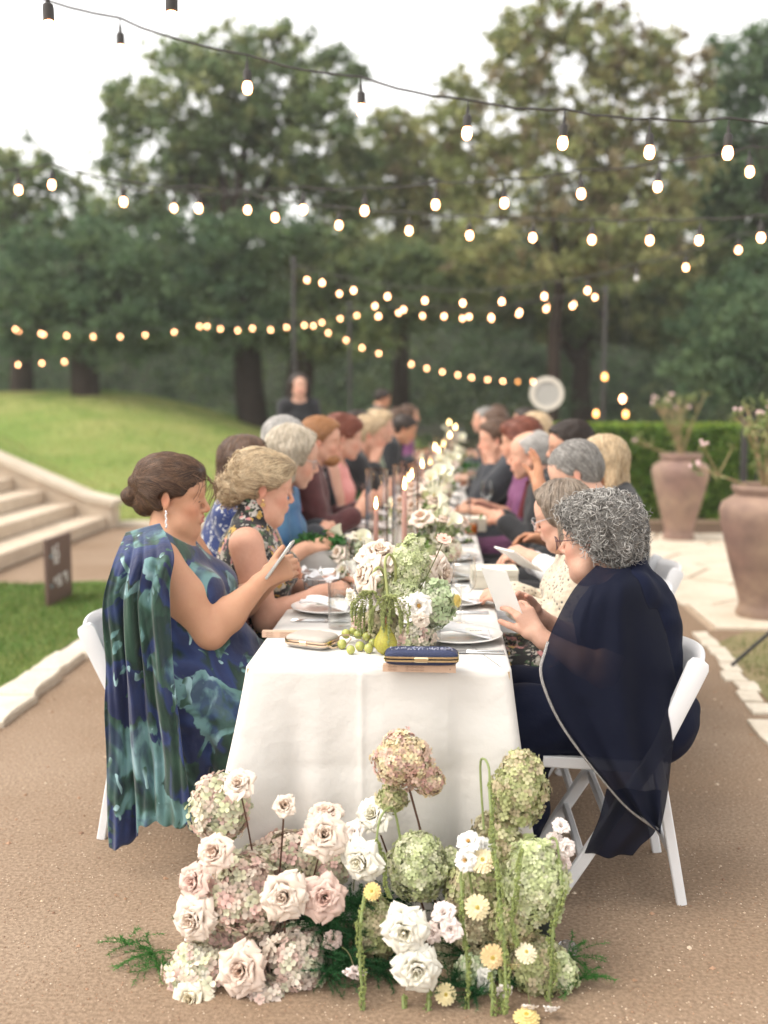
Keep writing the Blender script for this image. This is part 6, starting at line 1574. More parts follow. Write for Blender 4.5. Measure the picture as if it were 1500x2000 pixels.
for i, (px, py) in enumerate([(920, 1045), (950, 958), (905, 955)]):
    x, y = onT(px, py); t = empty('cocktail_glass', (x, y, TZ + .001), 0, ['low glass of orange cocktail by the menu stack', 'orange cocktail glass near the raised forearm', 'orange cocktail glass deeper along the table'][i], 'glass')
    b = MB(); b.lathe([(0, 0), (.034, 0), (.037, .004), (.040, .085), (.0388, .085), (.0358, .010), (0, .008)], 24, cap=False); b.obj('glass_body', M_glass, t)
    b = MB(); b.lathe([(0, .009), (.0352, .011), (.038, .06), (0, .06)], 20, cap=False); b.obj('drink', M_orange, t)
# wire bread baskets with linen
def basket(x, y, r, h, label, rz=0):
    t = empty('wire_basket', (x, y, TZ + .001), rz, label, 'basket')
    for z, rr in ((.002, r * .8), (h * .5, r * .9), (h, r)):
        b = MB(); b.tube([(rr * math.cos(2 * PI * i / 28), rr * math.sin(2 * PI * i / 28) * .8, z) for i in range(29)], .0017, 5, cap=False); b.obj('hoop', M_silver, t)
    for i in range(18):
        a = 2 * PI * i / 18; b = MB(); b.tube([(r * .8 * math.cos(a), r * .64 * math.sin(a), .002), (r * math.cos(a + .1), r * .8 * math.sin(a + .1), h)], .0012, 4); b.obj('wire', M_silver, t)
    b = MB()
    def lin(u, v): a = 2 * PI * u; q = r * (.15 + .75 * v); return (q * math.cos(a), q * .8 * math.sin(a), h * (.55 + .5 * v ** 2) + .012 * math.sin(a * 3 + 1) * v + .008 * math.sin(a * 7) * v)
    b.grid(lin, 40, 8); b.obj('linen', M_nap, t)
x, y = onT(628, 1168); basket(x, y + .02, .075, .075, 'wire bread basket lined with white linen beside the first left plate')
x, y = onT(600, 1160); basket(x - .01, y + .14, .055, .065, 'smaller wire basket behind the first one')
# leafy galvanised troughs
M_trough = mat('pale galvanised tin', (.55, .54, .53), .45, metal=.35, var=(6, .3))
def trough(x, y, label, label2, rz=0., s=1.0):
    t = empty('planter_trough', (x, y, TZ + .001), rz, label, 'planter')
    b = MB(); a0, b0, a1, b1, H_ = .085 * s, .05 * s, .115 * s, .07 * s, .105 * s
    vs = []
    for (aa, bb, z) in ((a0, b0, 0), (a1, b1, H_), (a1 - .004, b1 - .004, H_), (a0 - .002, b0 - .002, .006)):
        vs += [(-aa, -bb, z), (aa, -bb, z), (aa, bb, z), (-aa, bb, z)]
    fs = [[3, 2, 1, 0]] + [[r * 4 + i, r * 4 + (i + 1) % 4, (r + 1) * 4 + (i + 1) % 4, (r + 1) * 4 + i] for r in range(3) for i in range(4)] + [[12, 13, 14, 15]]
    b.add(vs, fs); b.obj('tin_body', M_trough, t, smooth=False)
    b = MB(); b.tube([(-a1, -b1, H_), (a1, -b1, H_), (a1, b1, H_), (-a1, b1, H_), (-a1, -b1, H_)], .003, 6, cap=False); b.obj('rolled_rim', M_trough, t)
    pl = empty('ivy_plant', (x, y, TZ + .03), rz, label2, 'plant')
    n = 60; C = np.stack([nr.uniform(-a1, a1, n), nr.uniform(-b1, b1, n), H_ - .03 + nr.uniform(0, .055, n) * s], 1)
    v, f, c = leaf_cloud(C, np.full(n, .022), 7, .030, np.array([(.035, .13, .03), (.05, .18, .045), (.02, .08, .02), (.09, .2, .08)]), 1, 1.2)
    link('leaves', build_mesh('leaves', v, f, M_leaf, False, c), pl)['kind'] = 'stuff'
x, y = onT(630, 1122); trough(x - .01, y + .03, 'tin trough planter nearest on the left side of the table', 'small leafy greens in the nearest tin trough', .1)
x, y = onT(690, 1008); trough(x, y + .03, 'second tin trough planter farther along the left side', 'ivy trailing from the second tin trough', .0, 1.0)
x, y = onT(920, 935); trough(x, y, 'tin trough planter deep on the right side of the table', 'greens in the trough deep on the right', .1, .9)
# stacks of menus
M_edge = mat('cream stacked card', (.70, .66, .56), .8)
def stack(px, py, w, d, n, label):
    x, y = onT(px, py); t = empty('menu_stack', (x, y + d / 2, TZ + .004), .03, label, 'stack')
    for i in range(n):
        b = MB(); b.box((rnd.uniform(-.002, .002), rnd.uniform(-.002, .002), .004 + i * .0085), (w, d, .0066), bev=.001); b.obj('booklet', M_edge, t)
stack(966, 1152, .185, .15, 9, 'tall stack of cream booklets behind the first wine glass')
stack(915, 1040, .20, .15, 9, 'farther stack of cream booklets behind the orange cocktail')
stack(700, 990, .17, .12, 6, 'stack of cream booklets on the left side beyond the trough')
# tapers in tall glass cylinders
M_wax = mat('dusty pink wax', (.60, .36, .30), .45, sss=.3)
M_flame = mat('candle flame', (1, .8, .5), .5, emis=(1.0, .62, .25), estr=13)
def candle(px, ytop, Yc, gr, gh, ch, label, glab):
    p = at(px, ytop, Yc); x, y = p.x, Yc
    g_ = empty('glass_chimney', (x, y, TZ + .001), 0, glab, 'glass cylinder', 'tall glass cylinders')
    b = MB(); b.lathe([(gr, 0), (gr, gh), (gr - .0022, gh), (gr - .0022, 0), (gr, 0)], 40, cap=False); b.obj('cylinder', M_gplain, g_)
    b = MB(); b.lathe([(gr + .0006, gh - .003), (gr + .0008, gh + .001), (gr - .003, gh + .001), (gr - .003, gh - .003)], 40, cap=False); b.obj('rim', thin_glass('glass rim', (.85, .75, .70), .5), g_)
    t = empty('taper_candle', (x - .004, y, TZ + .001), 0, label, 'candle', 'lit pink taper candles')
    b = MB(); b.lathe([(0, 0), (.035, 0), (.035, .006), (.014, .012), (.013, .03), (0, .03)], 20); b.obj('holder', M_glass, t)
    b = MB(); b.lathe([(0, .012), (.0125, .012), (.0105, ch - .004), (.008, ch), (0, ch - .002)], 16); b.obj('wax', M_wax, t)
    b = MB(); b.tube([(0, 0, ch - .002), (.001, 0, ch + .010)], .001, 5); b.obj('wick', M_lash, t)
    b = MB(); b.lathe([(0, 0), (.0045, .004), (.0068, .013), (.0055, .027), (.0024, .042), (0, .055)], 12, (0, 0, ch + .004)); b.obj('flame', M_flame, t)
cands = [(792, 905, 4.47, .058, .480, .37), (736, 922, 4.62, .052, .45, .27), (806, 875, 5.6, .050, .40, .33), (826, 842, 6.3, .052, .46, .34), (800, 868, 6.0, .05, .40, .28), (851, 832, 7.6, .052, .44, .38), (858, 818, 8.2, .05, .45, .33), (842, 838, 7.2, .05, .38, .30), (880, 812, 10.0, .05, .46, .38), (868, 824, 9.3, .05, .40, .33), (890, 815, 12.0, .05, .46, .40), (878, 806, 13.4, .05, .5, .42)]
cl = ['tall pink taper burning in the nearest and tallest cylinder', 'shorter pink taper in the left of the two near cylinders', 'pink taper just behind the tallest cylinder', 'pink taper in a mid table cylinder right of the bearded man', 'low pink taper glowing behind the near pair', 'pink taper before the bright vase flowers', 'pink taper halfway down the table', 'low pink taper halfway down the table', 'taper in the upper far group', 'low taper in the far group', 'taper near the far end', 'farthest taper on the table']
for i, c_ in enumerate(cands): candle(*c_, cl[i], 'glass cylinder round the ' + cl[i].replace('burning in the nearest and tallest cylinder', 'nearest to the camera').replace('in the left of the two near cylinders', 'left of the tallest'))

# engraved wooden fans, clutches
M_fan = mat('blond wood fan', (.60, .42, .31), .6, var=(60, .3, (.48, .31, .22)), bump=(90, .3, .002))
M_hole = mat('burnt engraving', (.14, .07, .04), .8)
def fan(px, py, rz, L_, label, frontY=None):
    x, y = onT(px, py); t = empty('folded_fan', (x, y, TZ + .001), rz, label, 'folding fan')
    for i in range(7):
        b = MB(); b.box((0, -.009 + i * .003, .0105), (L_, .0022, .021 if i in (0, 6) else .0195), bev=.0005); b.obj('fan_stick', M_fan, t)
    for (cx_, n) in ((-.40, 2), (-.16, 4)):
        for j in range(n):
            cx = (cx_ + j * .065) * L_
            for (u, v) in ((0, 0), (.004, .004), (-.004, .004), (.004, -.004), (-.004, -.004), (0, .006), (0, -.006)):
                b = MB(); b.box((cx + u, -.0105, .0105 + v), (.0022, .0006, .0022), Matrix.Rotation(.78, 3, 'Y')); b.obj('cutout', M_hole, t)
    b = MB(); b.tube([(L_ * .42, -.0115, .010), (L_ * .42, .0115, .010)], .002, 8); b.obj('rivet', M_silver, t)
fan(819, 1312, -.02, .205, 'engraved wooden folding fan under the navy clutch')
fan(570, 1245, .0, .19, 'engraved wooden folding fan under the beige clutch')
def pillow(w, d, h, bulge=.5, n=18):
    """rounded shell half: superellipse outline, domed"""
    b = MB(); rings = 7; vs = []; m = 44
    for r in range(rings + 1):
        q = r / rings; s_ = 1 - .13 * q ** 3 if r < rings else .0
        s_ = math.cos(q * PI / 2) ** .42; z = h * math.sin(q * PI / 2) ** (.9)
        for i in range(m):
            a = 2 * PI * i / m; e = .32; ca, sa = math.cos(a), math.sin(a)
            vs.append((w / 2 * s_ * math.copysign(abs(ca) ** e, ca), d / 2 * s_ * math.copysign(abs(sa) ** e, sa), z))
    fs = [[r * m + i, r * m + (i + 1) % m, (r + 1) * m + (i + 1) % m, (r + 1) * m + i] for r in range(rings) for i in range(m)]
    b.add(vs, fs); return b
def frame_ring(w, d, z, h, t_=.003):
    b = MB(); m = 44; pr = []
    for (k, zz) in ((1.0, z), (1.0, z + h), (.96, z + h), (.96, z)):
        for i in range(m):
            a = 2 * PI * i / m; e = .32; ca, sa = math.cos(a), math.sin(a); pr.append(((w / 2 + t_) * k * math.copysign(abs(ca) ** e, ca), (d / 2 + t_) * k * math.copysign(abs(sa) ** e, sa), zz))
    fs = [[r * m + i, r * m + (i + 1) % m, ((r + 1) % 4) * m + (i + 1) % m, ((r + 1) % 4) * m + i] for r in range(4) for i in range(m)]
    b.add(pr, fs); return b
def clutch(px, py, rz, w, d, h, mm, mfr, label, zoff=0., gap=.002, stones=False, strap=False):
    x, y = onT(px, py); t = empty('clutch_bag', (x, y, TZ + .001 + zoff), rz, label, 'handbag')
    hb = h * .42
    b = pillow(w, d, hb * .72); b.v = [(vx, vy, hb * .72 - vz) for vx, vy, vz in b.v]; b.f = [f[::-1] for f in b.f]; b.obj('lower_shell', mm, t)
    frame_ring(w, d, hb * .72, .0055).obj('lower_frame', mfr, t); frame_ring(w, d, hb * .72 + .0055 + gap, .0055).obj('upper_frame', mfr, t)
    zt = hb * .72 + .011 + gap
    b = pillow(w, d, h - zt); b.v = [(vx, vy, vz + zt) for vx, vy, vz in b.v]; b.obj('upper_shell', mm, t)
    b = MB(); b.box((0, -d / 2 - .004, hb * .72 + .0065), (w * .19, .006, .014), bev=.002); b.obj('clasp', mfr, t)
    if stones:
        b = MB()
        for i in range(120): 
            u = rnd.uniform(-.42, .42) * w; b.ball((u, -d * .12 + rnd.uniform(-.012, .012), h - .003 + rnd.uniform(0, .004)), rnd.uniform(.0014, .0028), 5, 4)
        o = b.obj('sapphire_stones', mat('blue and clear stones', (.25, .30, .55), .08, metal=.6, var=(700, .9, (.65, .62, .55))), t); o['kind'] = 'stuff'
    if strap:
        b = MB(); b.tube([(w * .46, -d * .3, hb), (w * .58, -.02, .006), (w * .70, .03, .005), (w * .72, .06, .02), (w * .62, .07, .03), (w * .50, .05, .03), (w * .45, .02, .02)], .0035, 6, flat=.3); b.obj('wrist_strap', mat('gold leather strap', (.65, .50, .36), .35, metal=.3), t)
M_gold2 = mat('pale rose gold frame', (.80, .60, .45), .18, metal=1)
clutch(610, 1262, -.42, .145, .105, .042, mat('beige glitter fabric', (.50, .46, .41), .55, bump=(700, .8, .002), var=(500, .7, (.32, .28, .25))), M_gold2, 'beige glitter clutch with a rose gold frame on the left near corner', .0, .003, strap=True)
clutch(823, 1312, .0, .205, .072, .046, mat('navy glitter fabric', (.008, .012, .04), .5, bump=(700, .8, .002), var=(600, .6, (.04, .06, .16))), mat('pale gold frame', (.80, .72, .52), .12, metal=1), 'navy glitter clutch with jewelled top lying on a wooden fan', .022, .004, stones=True)
b = MB(); x, y = onT(745, 1305)
def tulle(u, v): return (x - .03 + .07 * u, y - .02 + .06 * v, TZ + .003 + .012 * abs(math.sin(u * 5 + v * 3)) + .006 * math.sin(v * 9))
b.grid(tulle, 12, 10); o = b.obj('organza_pouch', sheer('white organza', (.8, .82, .85), .28)); tag(o, 'crumpled sheer organza pouch under the left end of the fan', 'pouch')
# ================================================================== FLOWERS
M_petal = mat('rose petal', (1, 1, 1), .55, attr=True, transl=.16, spec=.25, sheen=.15)
M_stem = mat('green flower stem', (.10, .15, .045), .6, var=(30, .5, (.13, .07, .04)))
M_stemb = mat('dark woody stem', (.085, .04, .025), .6)
M_floret = mat('floret petal', (1, 1, 1), .7, attr=True, transl=.30, spec=.2)
def petal_mesh(name, R0, R1, H, A, curl, col0, col1, notch=.0, nu=9, nv=9, sd=0):
    r_ = random.Random(sd); vs, cs = [], []; ph = r_.uniform(0, 6)
    for j in range(nv + 1):
        v = j / nv
        wd = (.55 + .45 * math.sin(min(1, v / .6) * PI / 2)) * (1 if v < .72 else max(.12, 1 - ((v - .72) / .31) ** 1.8))
        for i in range(nu + 1):
            u = i / nu * 2 - 1
            a = u * A * wd; hh = H * (math.sin(v * PI / 2) ** .9); rr = R0 + (R1 - R0) * v ** .9
            if v > .6: q = (v - .6) / .4; rr += curl * q * q; hh -= curl * .9 * q * q * q * (1 + .6 * abs(u))
            hh += .0035 * notch * math.sin(u * 5 + ph) * v * v - .10 * H * u * u * v; rr += .0022 * math.sin(u * 4 + ph) * v + .0025 * notch * math.sin(u * 7 + 2 * ph) * v * v
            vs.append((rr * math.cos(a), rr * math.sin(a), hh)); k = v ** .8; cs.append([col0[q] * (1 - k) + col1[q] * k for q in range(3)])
    w = nu + 1
    fs = np.array([[v * w + u, v * w + u + 1, (v + 1) * w + u + 1, (v + 1) * w + u] for v in range(nv) for u in range(nu)])
    return build_mesh(name, vs, fs, M_petal, True, cs)
PAL = dict(blush=((.66, .44, .31), (.76, .63, .54)), pale=((.70, .52, .38), (.77, .67, .58)), white=((.76, .71, .50), (.78, .76, .68)), cream=((.70, .58, .33), (.75, .70, .57)), dusty=((.56, .30, .23), (.72, .55, .48)))  # first tone: own tint at the petal base, deepened by painted crease shade
LAY = [(3, .002, .008, .041, 1.9, -.003), (4, .004, .015, .043, 1.45, .001), (5, .007, .023, .043, 1.15, .004), (5, .010, .032, .040, 1.05, .008), (6, .014, .044, .032, .85, .011), (6, .016, .054, .018, .80, .010)]
PET = {}
for k_, (c0_, c1_) in PAL.items():
    for li, (n_, R0, R1, H, A, cu) in enumerate(LAY):
        for vv in range(2):
            f_ = .0 if li > 1 else .45 - .2 * li
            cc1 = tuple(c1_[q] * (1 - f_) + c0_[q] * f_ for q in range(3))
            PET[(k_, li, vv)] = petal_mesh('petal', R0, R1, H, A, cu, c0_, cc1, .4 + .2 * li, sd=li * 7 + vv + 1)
def aim(d):
    d = Vector(d).normalized(); return d.to_track_quat('Z', 'Y').to_euler()
def stem_to(base, dirv, foot, parent, m, r=.0028, bow=.03):
    """stem in the bloom's own frame, from the bloom back to a foot point in the place"""
    q = Vector(dirv).normalized().to_track_quat('Z', 'Y'); inv = q.inverted()
    a, e = Vector(base), Vector(foot); d = Vector(dirv).normalized()
    pts = []
    for i in range(9):
        t = i / 8; c1 = a - d * .05; 
        p = a * (1 - t) ** 2 + c1.lerp(e, .35) * 2 * t * (1 - t) + e * t * t; pts.append(inv @ (p - a))
    b = MB(); b.tube(pts, r, 6); return b.obj('stem', m, parent)
def rose(px, py, Y, rpx, dirv, pal, label, layers=(0, 1, 2, 3, 4, 5), foot=None, stemm=None, open_=1.0, seed=0, group=None, cat='rose', name='rose'):
    r_ = random.Random(seed * 13 + int(px)); p = at(px, py, Y); s = (rpx / (FPX / Y)) / .0575
    t = empty(name, p, 0, label, cat, group); t.rotation_euler = aim(dirv)
    off = r_.uniform(0, 6)
    for li in layers:
        n_ = LAY[li][0]
        for i in range(n_):
            a = off + 2 * PI * i / n_ + li * .9 + r_.uniform(-.15, .15)
            o = link('petal', PET[(pal, li, r_.randint(0, 1))], t); ti = r_.uniform(-.12, .12) + (.10 * (open_ - 1) * li)
            o.rotation_euler = (Matrix.Rotation(a, 3, 'Z') @ Matrix.Rotation(ti, 3, 'Y') @ Matrix.Rotation(r_.uniform(-.08, .08), 3, 'X')).to_euler()
            o.scale = (s * r_.uniform(.92, 1.1),) * 3; o.location = (0, 0, -.018 * s - .0012 * li * s)
    b = MB(); b.lathe([(0, -.022), (.006, -.020), (.009, -.010), (.007, .0), (0, .0)], 8, (0, 0, -.004)); b.obj('calyx', M_stem, t, sc=s)
    if foot is not None: stem_to(p + Vector((0, 0, 0)), dirv, at(*foot), t, stemm or M_stemb, .0026)
    return t
def florets(name, pts, nrm, size, cols, parent, np_=4, cup=.35):
    n = len(pts); V, F_, Cc = [], [], []
    t1 = np.cross(nrm, nr.normal(0, 1, (n, 3))); t1 /= np.linalg.norm(t1, axis=1)[:, None] + 1e-9; t2 = np.cross(nrm, t1)
    s = size * 1.16 * nr.uniform(.7, 1.25, n)[:, None]; base = cols[nr.randint(0, len(cols), n)] * nr.uniform(.82, 1.15, (n, 1))
    for k in range(np_):
        a = 2 * PI * k / np_; r = t1 * math.cos(a) + t2 * math.sin(a); q = np.cross(nrm, r)
        tw = nr.normal(0, .18, (n, 1)); dn = nr.uniform(-.15, cup, (n, 1))
        v0 = pts + r * s * .06; P_ = lambda u_, w_: pts + r * s * u_ + q * s * w_ + nrm * s * (dn * u_ * u_ + tw * w_)
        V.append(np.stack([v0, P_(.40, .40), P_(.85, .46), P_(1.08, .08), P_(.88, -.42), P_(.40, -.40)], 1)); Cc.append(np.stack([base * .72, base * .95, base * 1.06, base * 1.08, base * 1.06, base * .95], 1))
    V = np.concatenate(V).reshape(-1, 3); Cc = np.clip(np.concatenate(Cc).reshape(-1, 3), 0, 1)
    o = link(name, build_mesh(name, V, np.arange(len(V)).reshape(-1, 6), M_floret, True, Cc), parent); o['kind'] = 'stuff'; return o
HYD = dict(pinkgreen=[(.66, .70, .46), (.75, .62, .53), (.72, .74, .56), (.72, .52, .47), (.80, .76, .66), (.66, .62, .48)], pink=[(.74, .58, .49), (.72, .50, .45), (.68, .68, .50), (.76, .66, .56), (.64, .62, .44)], mauve=[(.66, .57, .48), (.70, .60, .53), (.62, .61, .46), (.66, .49, .43), (.74, .68, .58)],
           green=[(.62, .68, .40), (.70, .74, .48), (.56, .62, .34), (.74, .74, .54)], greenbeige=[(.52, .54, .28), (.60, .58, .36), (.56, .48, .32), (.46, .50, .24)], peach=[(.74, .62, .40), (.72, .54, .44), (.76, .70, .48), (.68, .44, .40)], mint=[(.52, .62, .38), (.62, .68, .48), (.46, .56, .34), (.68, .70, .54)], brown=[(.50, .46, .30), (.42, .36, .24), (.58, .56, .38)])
def hydrangea(px, py, Y, rx, ry, pal, label, n=260, size=.0125, foot=None, pan=False, seed=1, tilt=0., cat='hydrangea'):
    p = at(px, py, Y); k = FPX / Y; a, b_ = rx / k, ry / k; t = empty('hydrangea', p, 0, label, cat); t.rotation_euler = (0, tilt, 0)
    i = np.arange(n); th = PI * (1 + 5 ** .5) * i; zz = 1 - 2 * (i + .5) / n; rr = np.sqrt(1 - zz ** 2)
    d = np.stack([rr * np.cos(th), rr * np.sin(th), zz], 1); 
    lump = 1 + .09 * np.sin(d[:, 0] * 7 + seed) * np.sin(d[:, 1] * 6 + seed * 2) + .07 * np.sin(d[:, 2] * 9 + seed * 3)
    taper = np.where(d[:, 2] > 0, 1 - .30 * d[:, 2] ** 1.5, 1) if pan else 1
    R_ = np.array([a, a * .9, b_]); q = d * R_ * (lump * nr.uniform(.9, 1.06, n))[:, None]; q[:, :2] *= np.reshape(taper, (-1, 1)) if pan else 1
    nm = d / R_ * a; nm /= np.linalg.norm(nm, axis=1)[:, None]; nm = nm + nr.normal(0, .25, (n, 3)); nm /= np.linalg.norm(nm, axis=1)[:, None]
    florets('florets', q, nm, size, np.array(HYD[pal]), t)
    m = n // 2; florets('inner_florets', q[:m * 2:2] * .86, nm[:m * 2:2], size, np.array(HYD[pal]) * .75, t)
    b = MB(); b.ball((0, 0, 0), (a * .74, a * .68, b_ * .76), 12, 8); b.obj('flower_core', mat('hydrangea core', (.16, .19, .08), .9, var=(60, .6)), t)
    if foot is not None:
        inv = Matrix.Rotation(-tilt, 3, 'Y'); e = inv @ (at(*foot) - p); b = MB(); st = Vector((0, 0, -b_ * .8)); b.tube([st, st.lerp(e, .3) + Vector((.006, 0, 0)), st.lerp(e, .65) + Vector((.008, 0, 0)), e], .0032, 6); b.obj('stem', M_stemb, t)
    return t
def amaranth(path, label, r=.0085, hook=None, seed=0, cat='amaranth'):
    P = [at(*p) for p in path]; o = P[0].copy(); t = empty('amaranth', o, 0, label, cat)
    L = [0]; 
    for i in range(1, len(P)): L.append(L[-1] + (P[i] - P[i - 1]).length)
    def pt(s):
        for i in range(1, len(P)):
            if s <= L[i]: return cr(P, (i - 1 + (s - L[i - 1]) / (L[i] - L[i - 1])) / (len(P) - 1))
        return P[-1]
    n = int(L[-1] / .0042) ; V, Fq, Cq = [], [], []
    b = MB()
    for i in range(n):
        s = L[-1] * i / n; c = pt(s) - o + Vector((.0045 * math.sin(s * 31 + seed + path[0][0]), .003 * math.sin(s * 43), 0)); tp = min(1, .45 + 2.2 * s / L[-1]) * min(1, (L[-1] - s) / .03 + .35); lum = 1 + .25 * math.sin(s * 170)
        g_ = rnd.uniform(.75, 1.2); b.col = (.21 * g_, .25 * g_, .085 * g_)
        for j in range(4):
            a = rnd.uniform(0, 2 * PI); q = r * tp * lum * rnd.uniform(.5, .95); b.ball(c + Vector((math.cos(a) * q, math.sin(a) * q, rnd.uniform(-.002, .002))), rnd.uniform(.0022, .0042), 5, 3)
    o_ = b.obj('tassel', M_grain, t, cols=True); o_['kind'] = 'stuff'
    b = MB(); pts = [pt(L[-1] * i / 30) - o for i in range(31)]; b.tube(pts, r * .45, 6)
    if hook: 
        hp = [at(*p) - o for p in hook]; b.tube([cr(hp, i / 16) for i in range(17)], .0032, 6)
    b.obj('stem', mat('amaranth stem', (.20, .25, .09), .6), t)
    return t
M_grain = mat('amaranth grains', (1, 1, 1), .85, attr=True, spec=.2)
def zinnia(px, py, Y, rpx, dirv, label, c=(.80, .66, .38), cc=(.55, .42, .06), foot=None, n=(9, 12, 15, 17)):
    p = at(px, py, Y); s = rpx / (FPX / Y); t = empty('zinnia', p, 0, label, 'zinnia'); t.rotation_euler = aim(dirv)
    for li, m in enumerate(n):
        pts = []; V, F_, C_ = [], [], []; L_ = s * (.42 + .58 * li / (len(n) - 1)); z0 = .010 - .003 * li; up = .55 - .17 * li
        b = MB()
        for i in range(m):
            a = 2 * PI * i / m + li * .35 + rnd.uniform(-.05, .05); w = 5.0 * L_ / m; ca, sa = math.cos(a), math.sin(a); g_ = rnd.uniform(.9, 1.08)
            b.col = tuple(min(1, x * g_ * (.9 + .05 * li)) for x in c)
            q = [(.1, 0, 0), (.55, .45, .0), (.9, .42, -.05), (1.0, .0, -.02), (.9, -.42, -.05), (.55, -.45, .0)]
            vs = []
            for (u, v, dz) in q: x_, y_ = u * L_, v * w; vs.append((x_ * ca - y_ * sa, x_ * sa + y_ * ca, z0 * s / .03 + up * u * L_ * .5 - .25 * abs(v) * w + dz * L_ * u))
            b.add(vs, [[0, 1, 5], [1, 2, 4, 5], [2, 3, 4]])
        o = link('petal_row', build_mesh('petal_row', b.v, b.f, M_petal, True, b.c), t); o['kind'] = 'stuff'
    b = MB()
    for i in range(26): 
        a = i * 2.4; q = s * .16 * math.sqrt(i / 26) * 1.2; b.ball((q * math.cos(a), q * math.sin(a), .42 * s - q * .4), s * .035, 5, 4)
    o = b.obj('disc', mat('flower disc', cc, .8), t); o['kind'] = 'stuff'
    if foot is not None: stem_to(p, dirv, at(*foot), t, M_stem, .0018)
    return t
def blossom(px, py, Y, rpx, dirv, label, col=(.84, .74, .68), foot=None, centre=None, name='small_rose', cat='spray rose'):
    """small ruffled spray rose or anemone"""
    p = at(px, py, Y); s = (rpx / (FPX / Y)) / .036; t = empty(name, p, 0, label, cat); t.rotation_euler = aim(dirv)
    key = ('bl', col)
    if key not in PET:
        PET[key] = [petal_mesh('petal', .002, .010, .020, 1.4, -.001, tuple(x * .9 for x in col), tuple(x * .95 for x in col), .5, sd=3), petal_mesh('petal', .004, .021, .019, .95, .006, tuple(x * .95 for x in col), col, .8, sd=4), petal_mesh('petal', .006, .032, .010, .8, .006, tuple(x * .95 for x in col), col, .9, sd=5)]
    rs = random.Random(int(px * 7 + py))
    for li, m in enumerate((3 if centre is None else 0, 5, 6)):
        for i in range(m):
            o = link('petal', PET[key][li], t); o.rotation_euler = (rs.uniform(-.1, .1), rs.uniform(-.2, .15), 2 * PI * i / m + li * .7 + rs.uniform(-.2, .2)); o.scale = (s * rs.uniform(.85, 1.1),) * 3; o.location = (0, 0, -.008 * s)
    if centre is not None:
        b = MB()
        for i in range(16): a = i * 2.4; q = .006 * math.sqrt(i / 16) * s; b.ball((q * math.cos(a), q * math.sin(a), .004 * s), .0016 * s, 5, 4)
        o = b.obj('stamens', mat('amber stamens', centre, .7), t); o['kind'] = 'stuff'
    b = MB(); b.lathe([(0, -.012), (.004, -.010), (.006, -.003), (0, .0)], 7, (0, 0, -.006 * s)); b.obj('calyx', M_stem, t, sc=s)
    if foot is not None: stem_to(p, dirv, at(*foot), t, M_stem, .0016)
    return t
# ---- heap of flowers on the ground at the table end (fed by hidden low vases)
F = 2.62
GB = lambda x, y=1900, Y=2.72: (x, y, Y)
hydrangea(430, 1580, 2.74, 58, 66, 'pinkgreen', 'round pink and green hydrangea highest at the left of the heap', 300, .0135, seed=2, foot=(470, 1840, 2.74))
hydrangea(570, 1672, 2.80, 70, 50, 'pink', 'dusky pink hydrangea behind the tall bud rose', 280, .0125, seed=3, foot=(570, 1850, 2.8))
hydrangea(480, 1752, 2.68, 80, 86, 'pink', 'large pink hydrangea in the middle of the left cluster', 420, .0125, seed=4)
hydrangea(575, 1880, 2.62, 74, 76, 'mauve', 'mauve brown hydrangea low beside the ground', 380, .0125, seed=5)
hydrangea(392, 1905, 2.60, 68, 68, 'pinkgreen', 'pale green and lilac hydrangea lowest at the left', 360, .0125, seed=6)
hydrangea(478, 1840, 2.70, 62, 50, 'pinkgreen', 'greenish hydrangea tucked between the left roses', 240, .0125, seed=7)
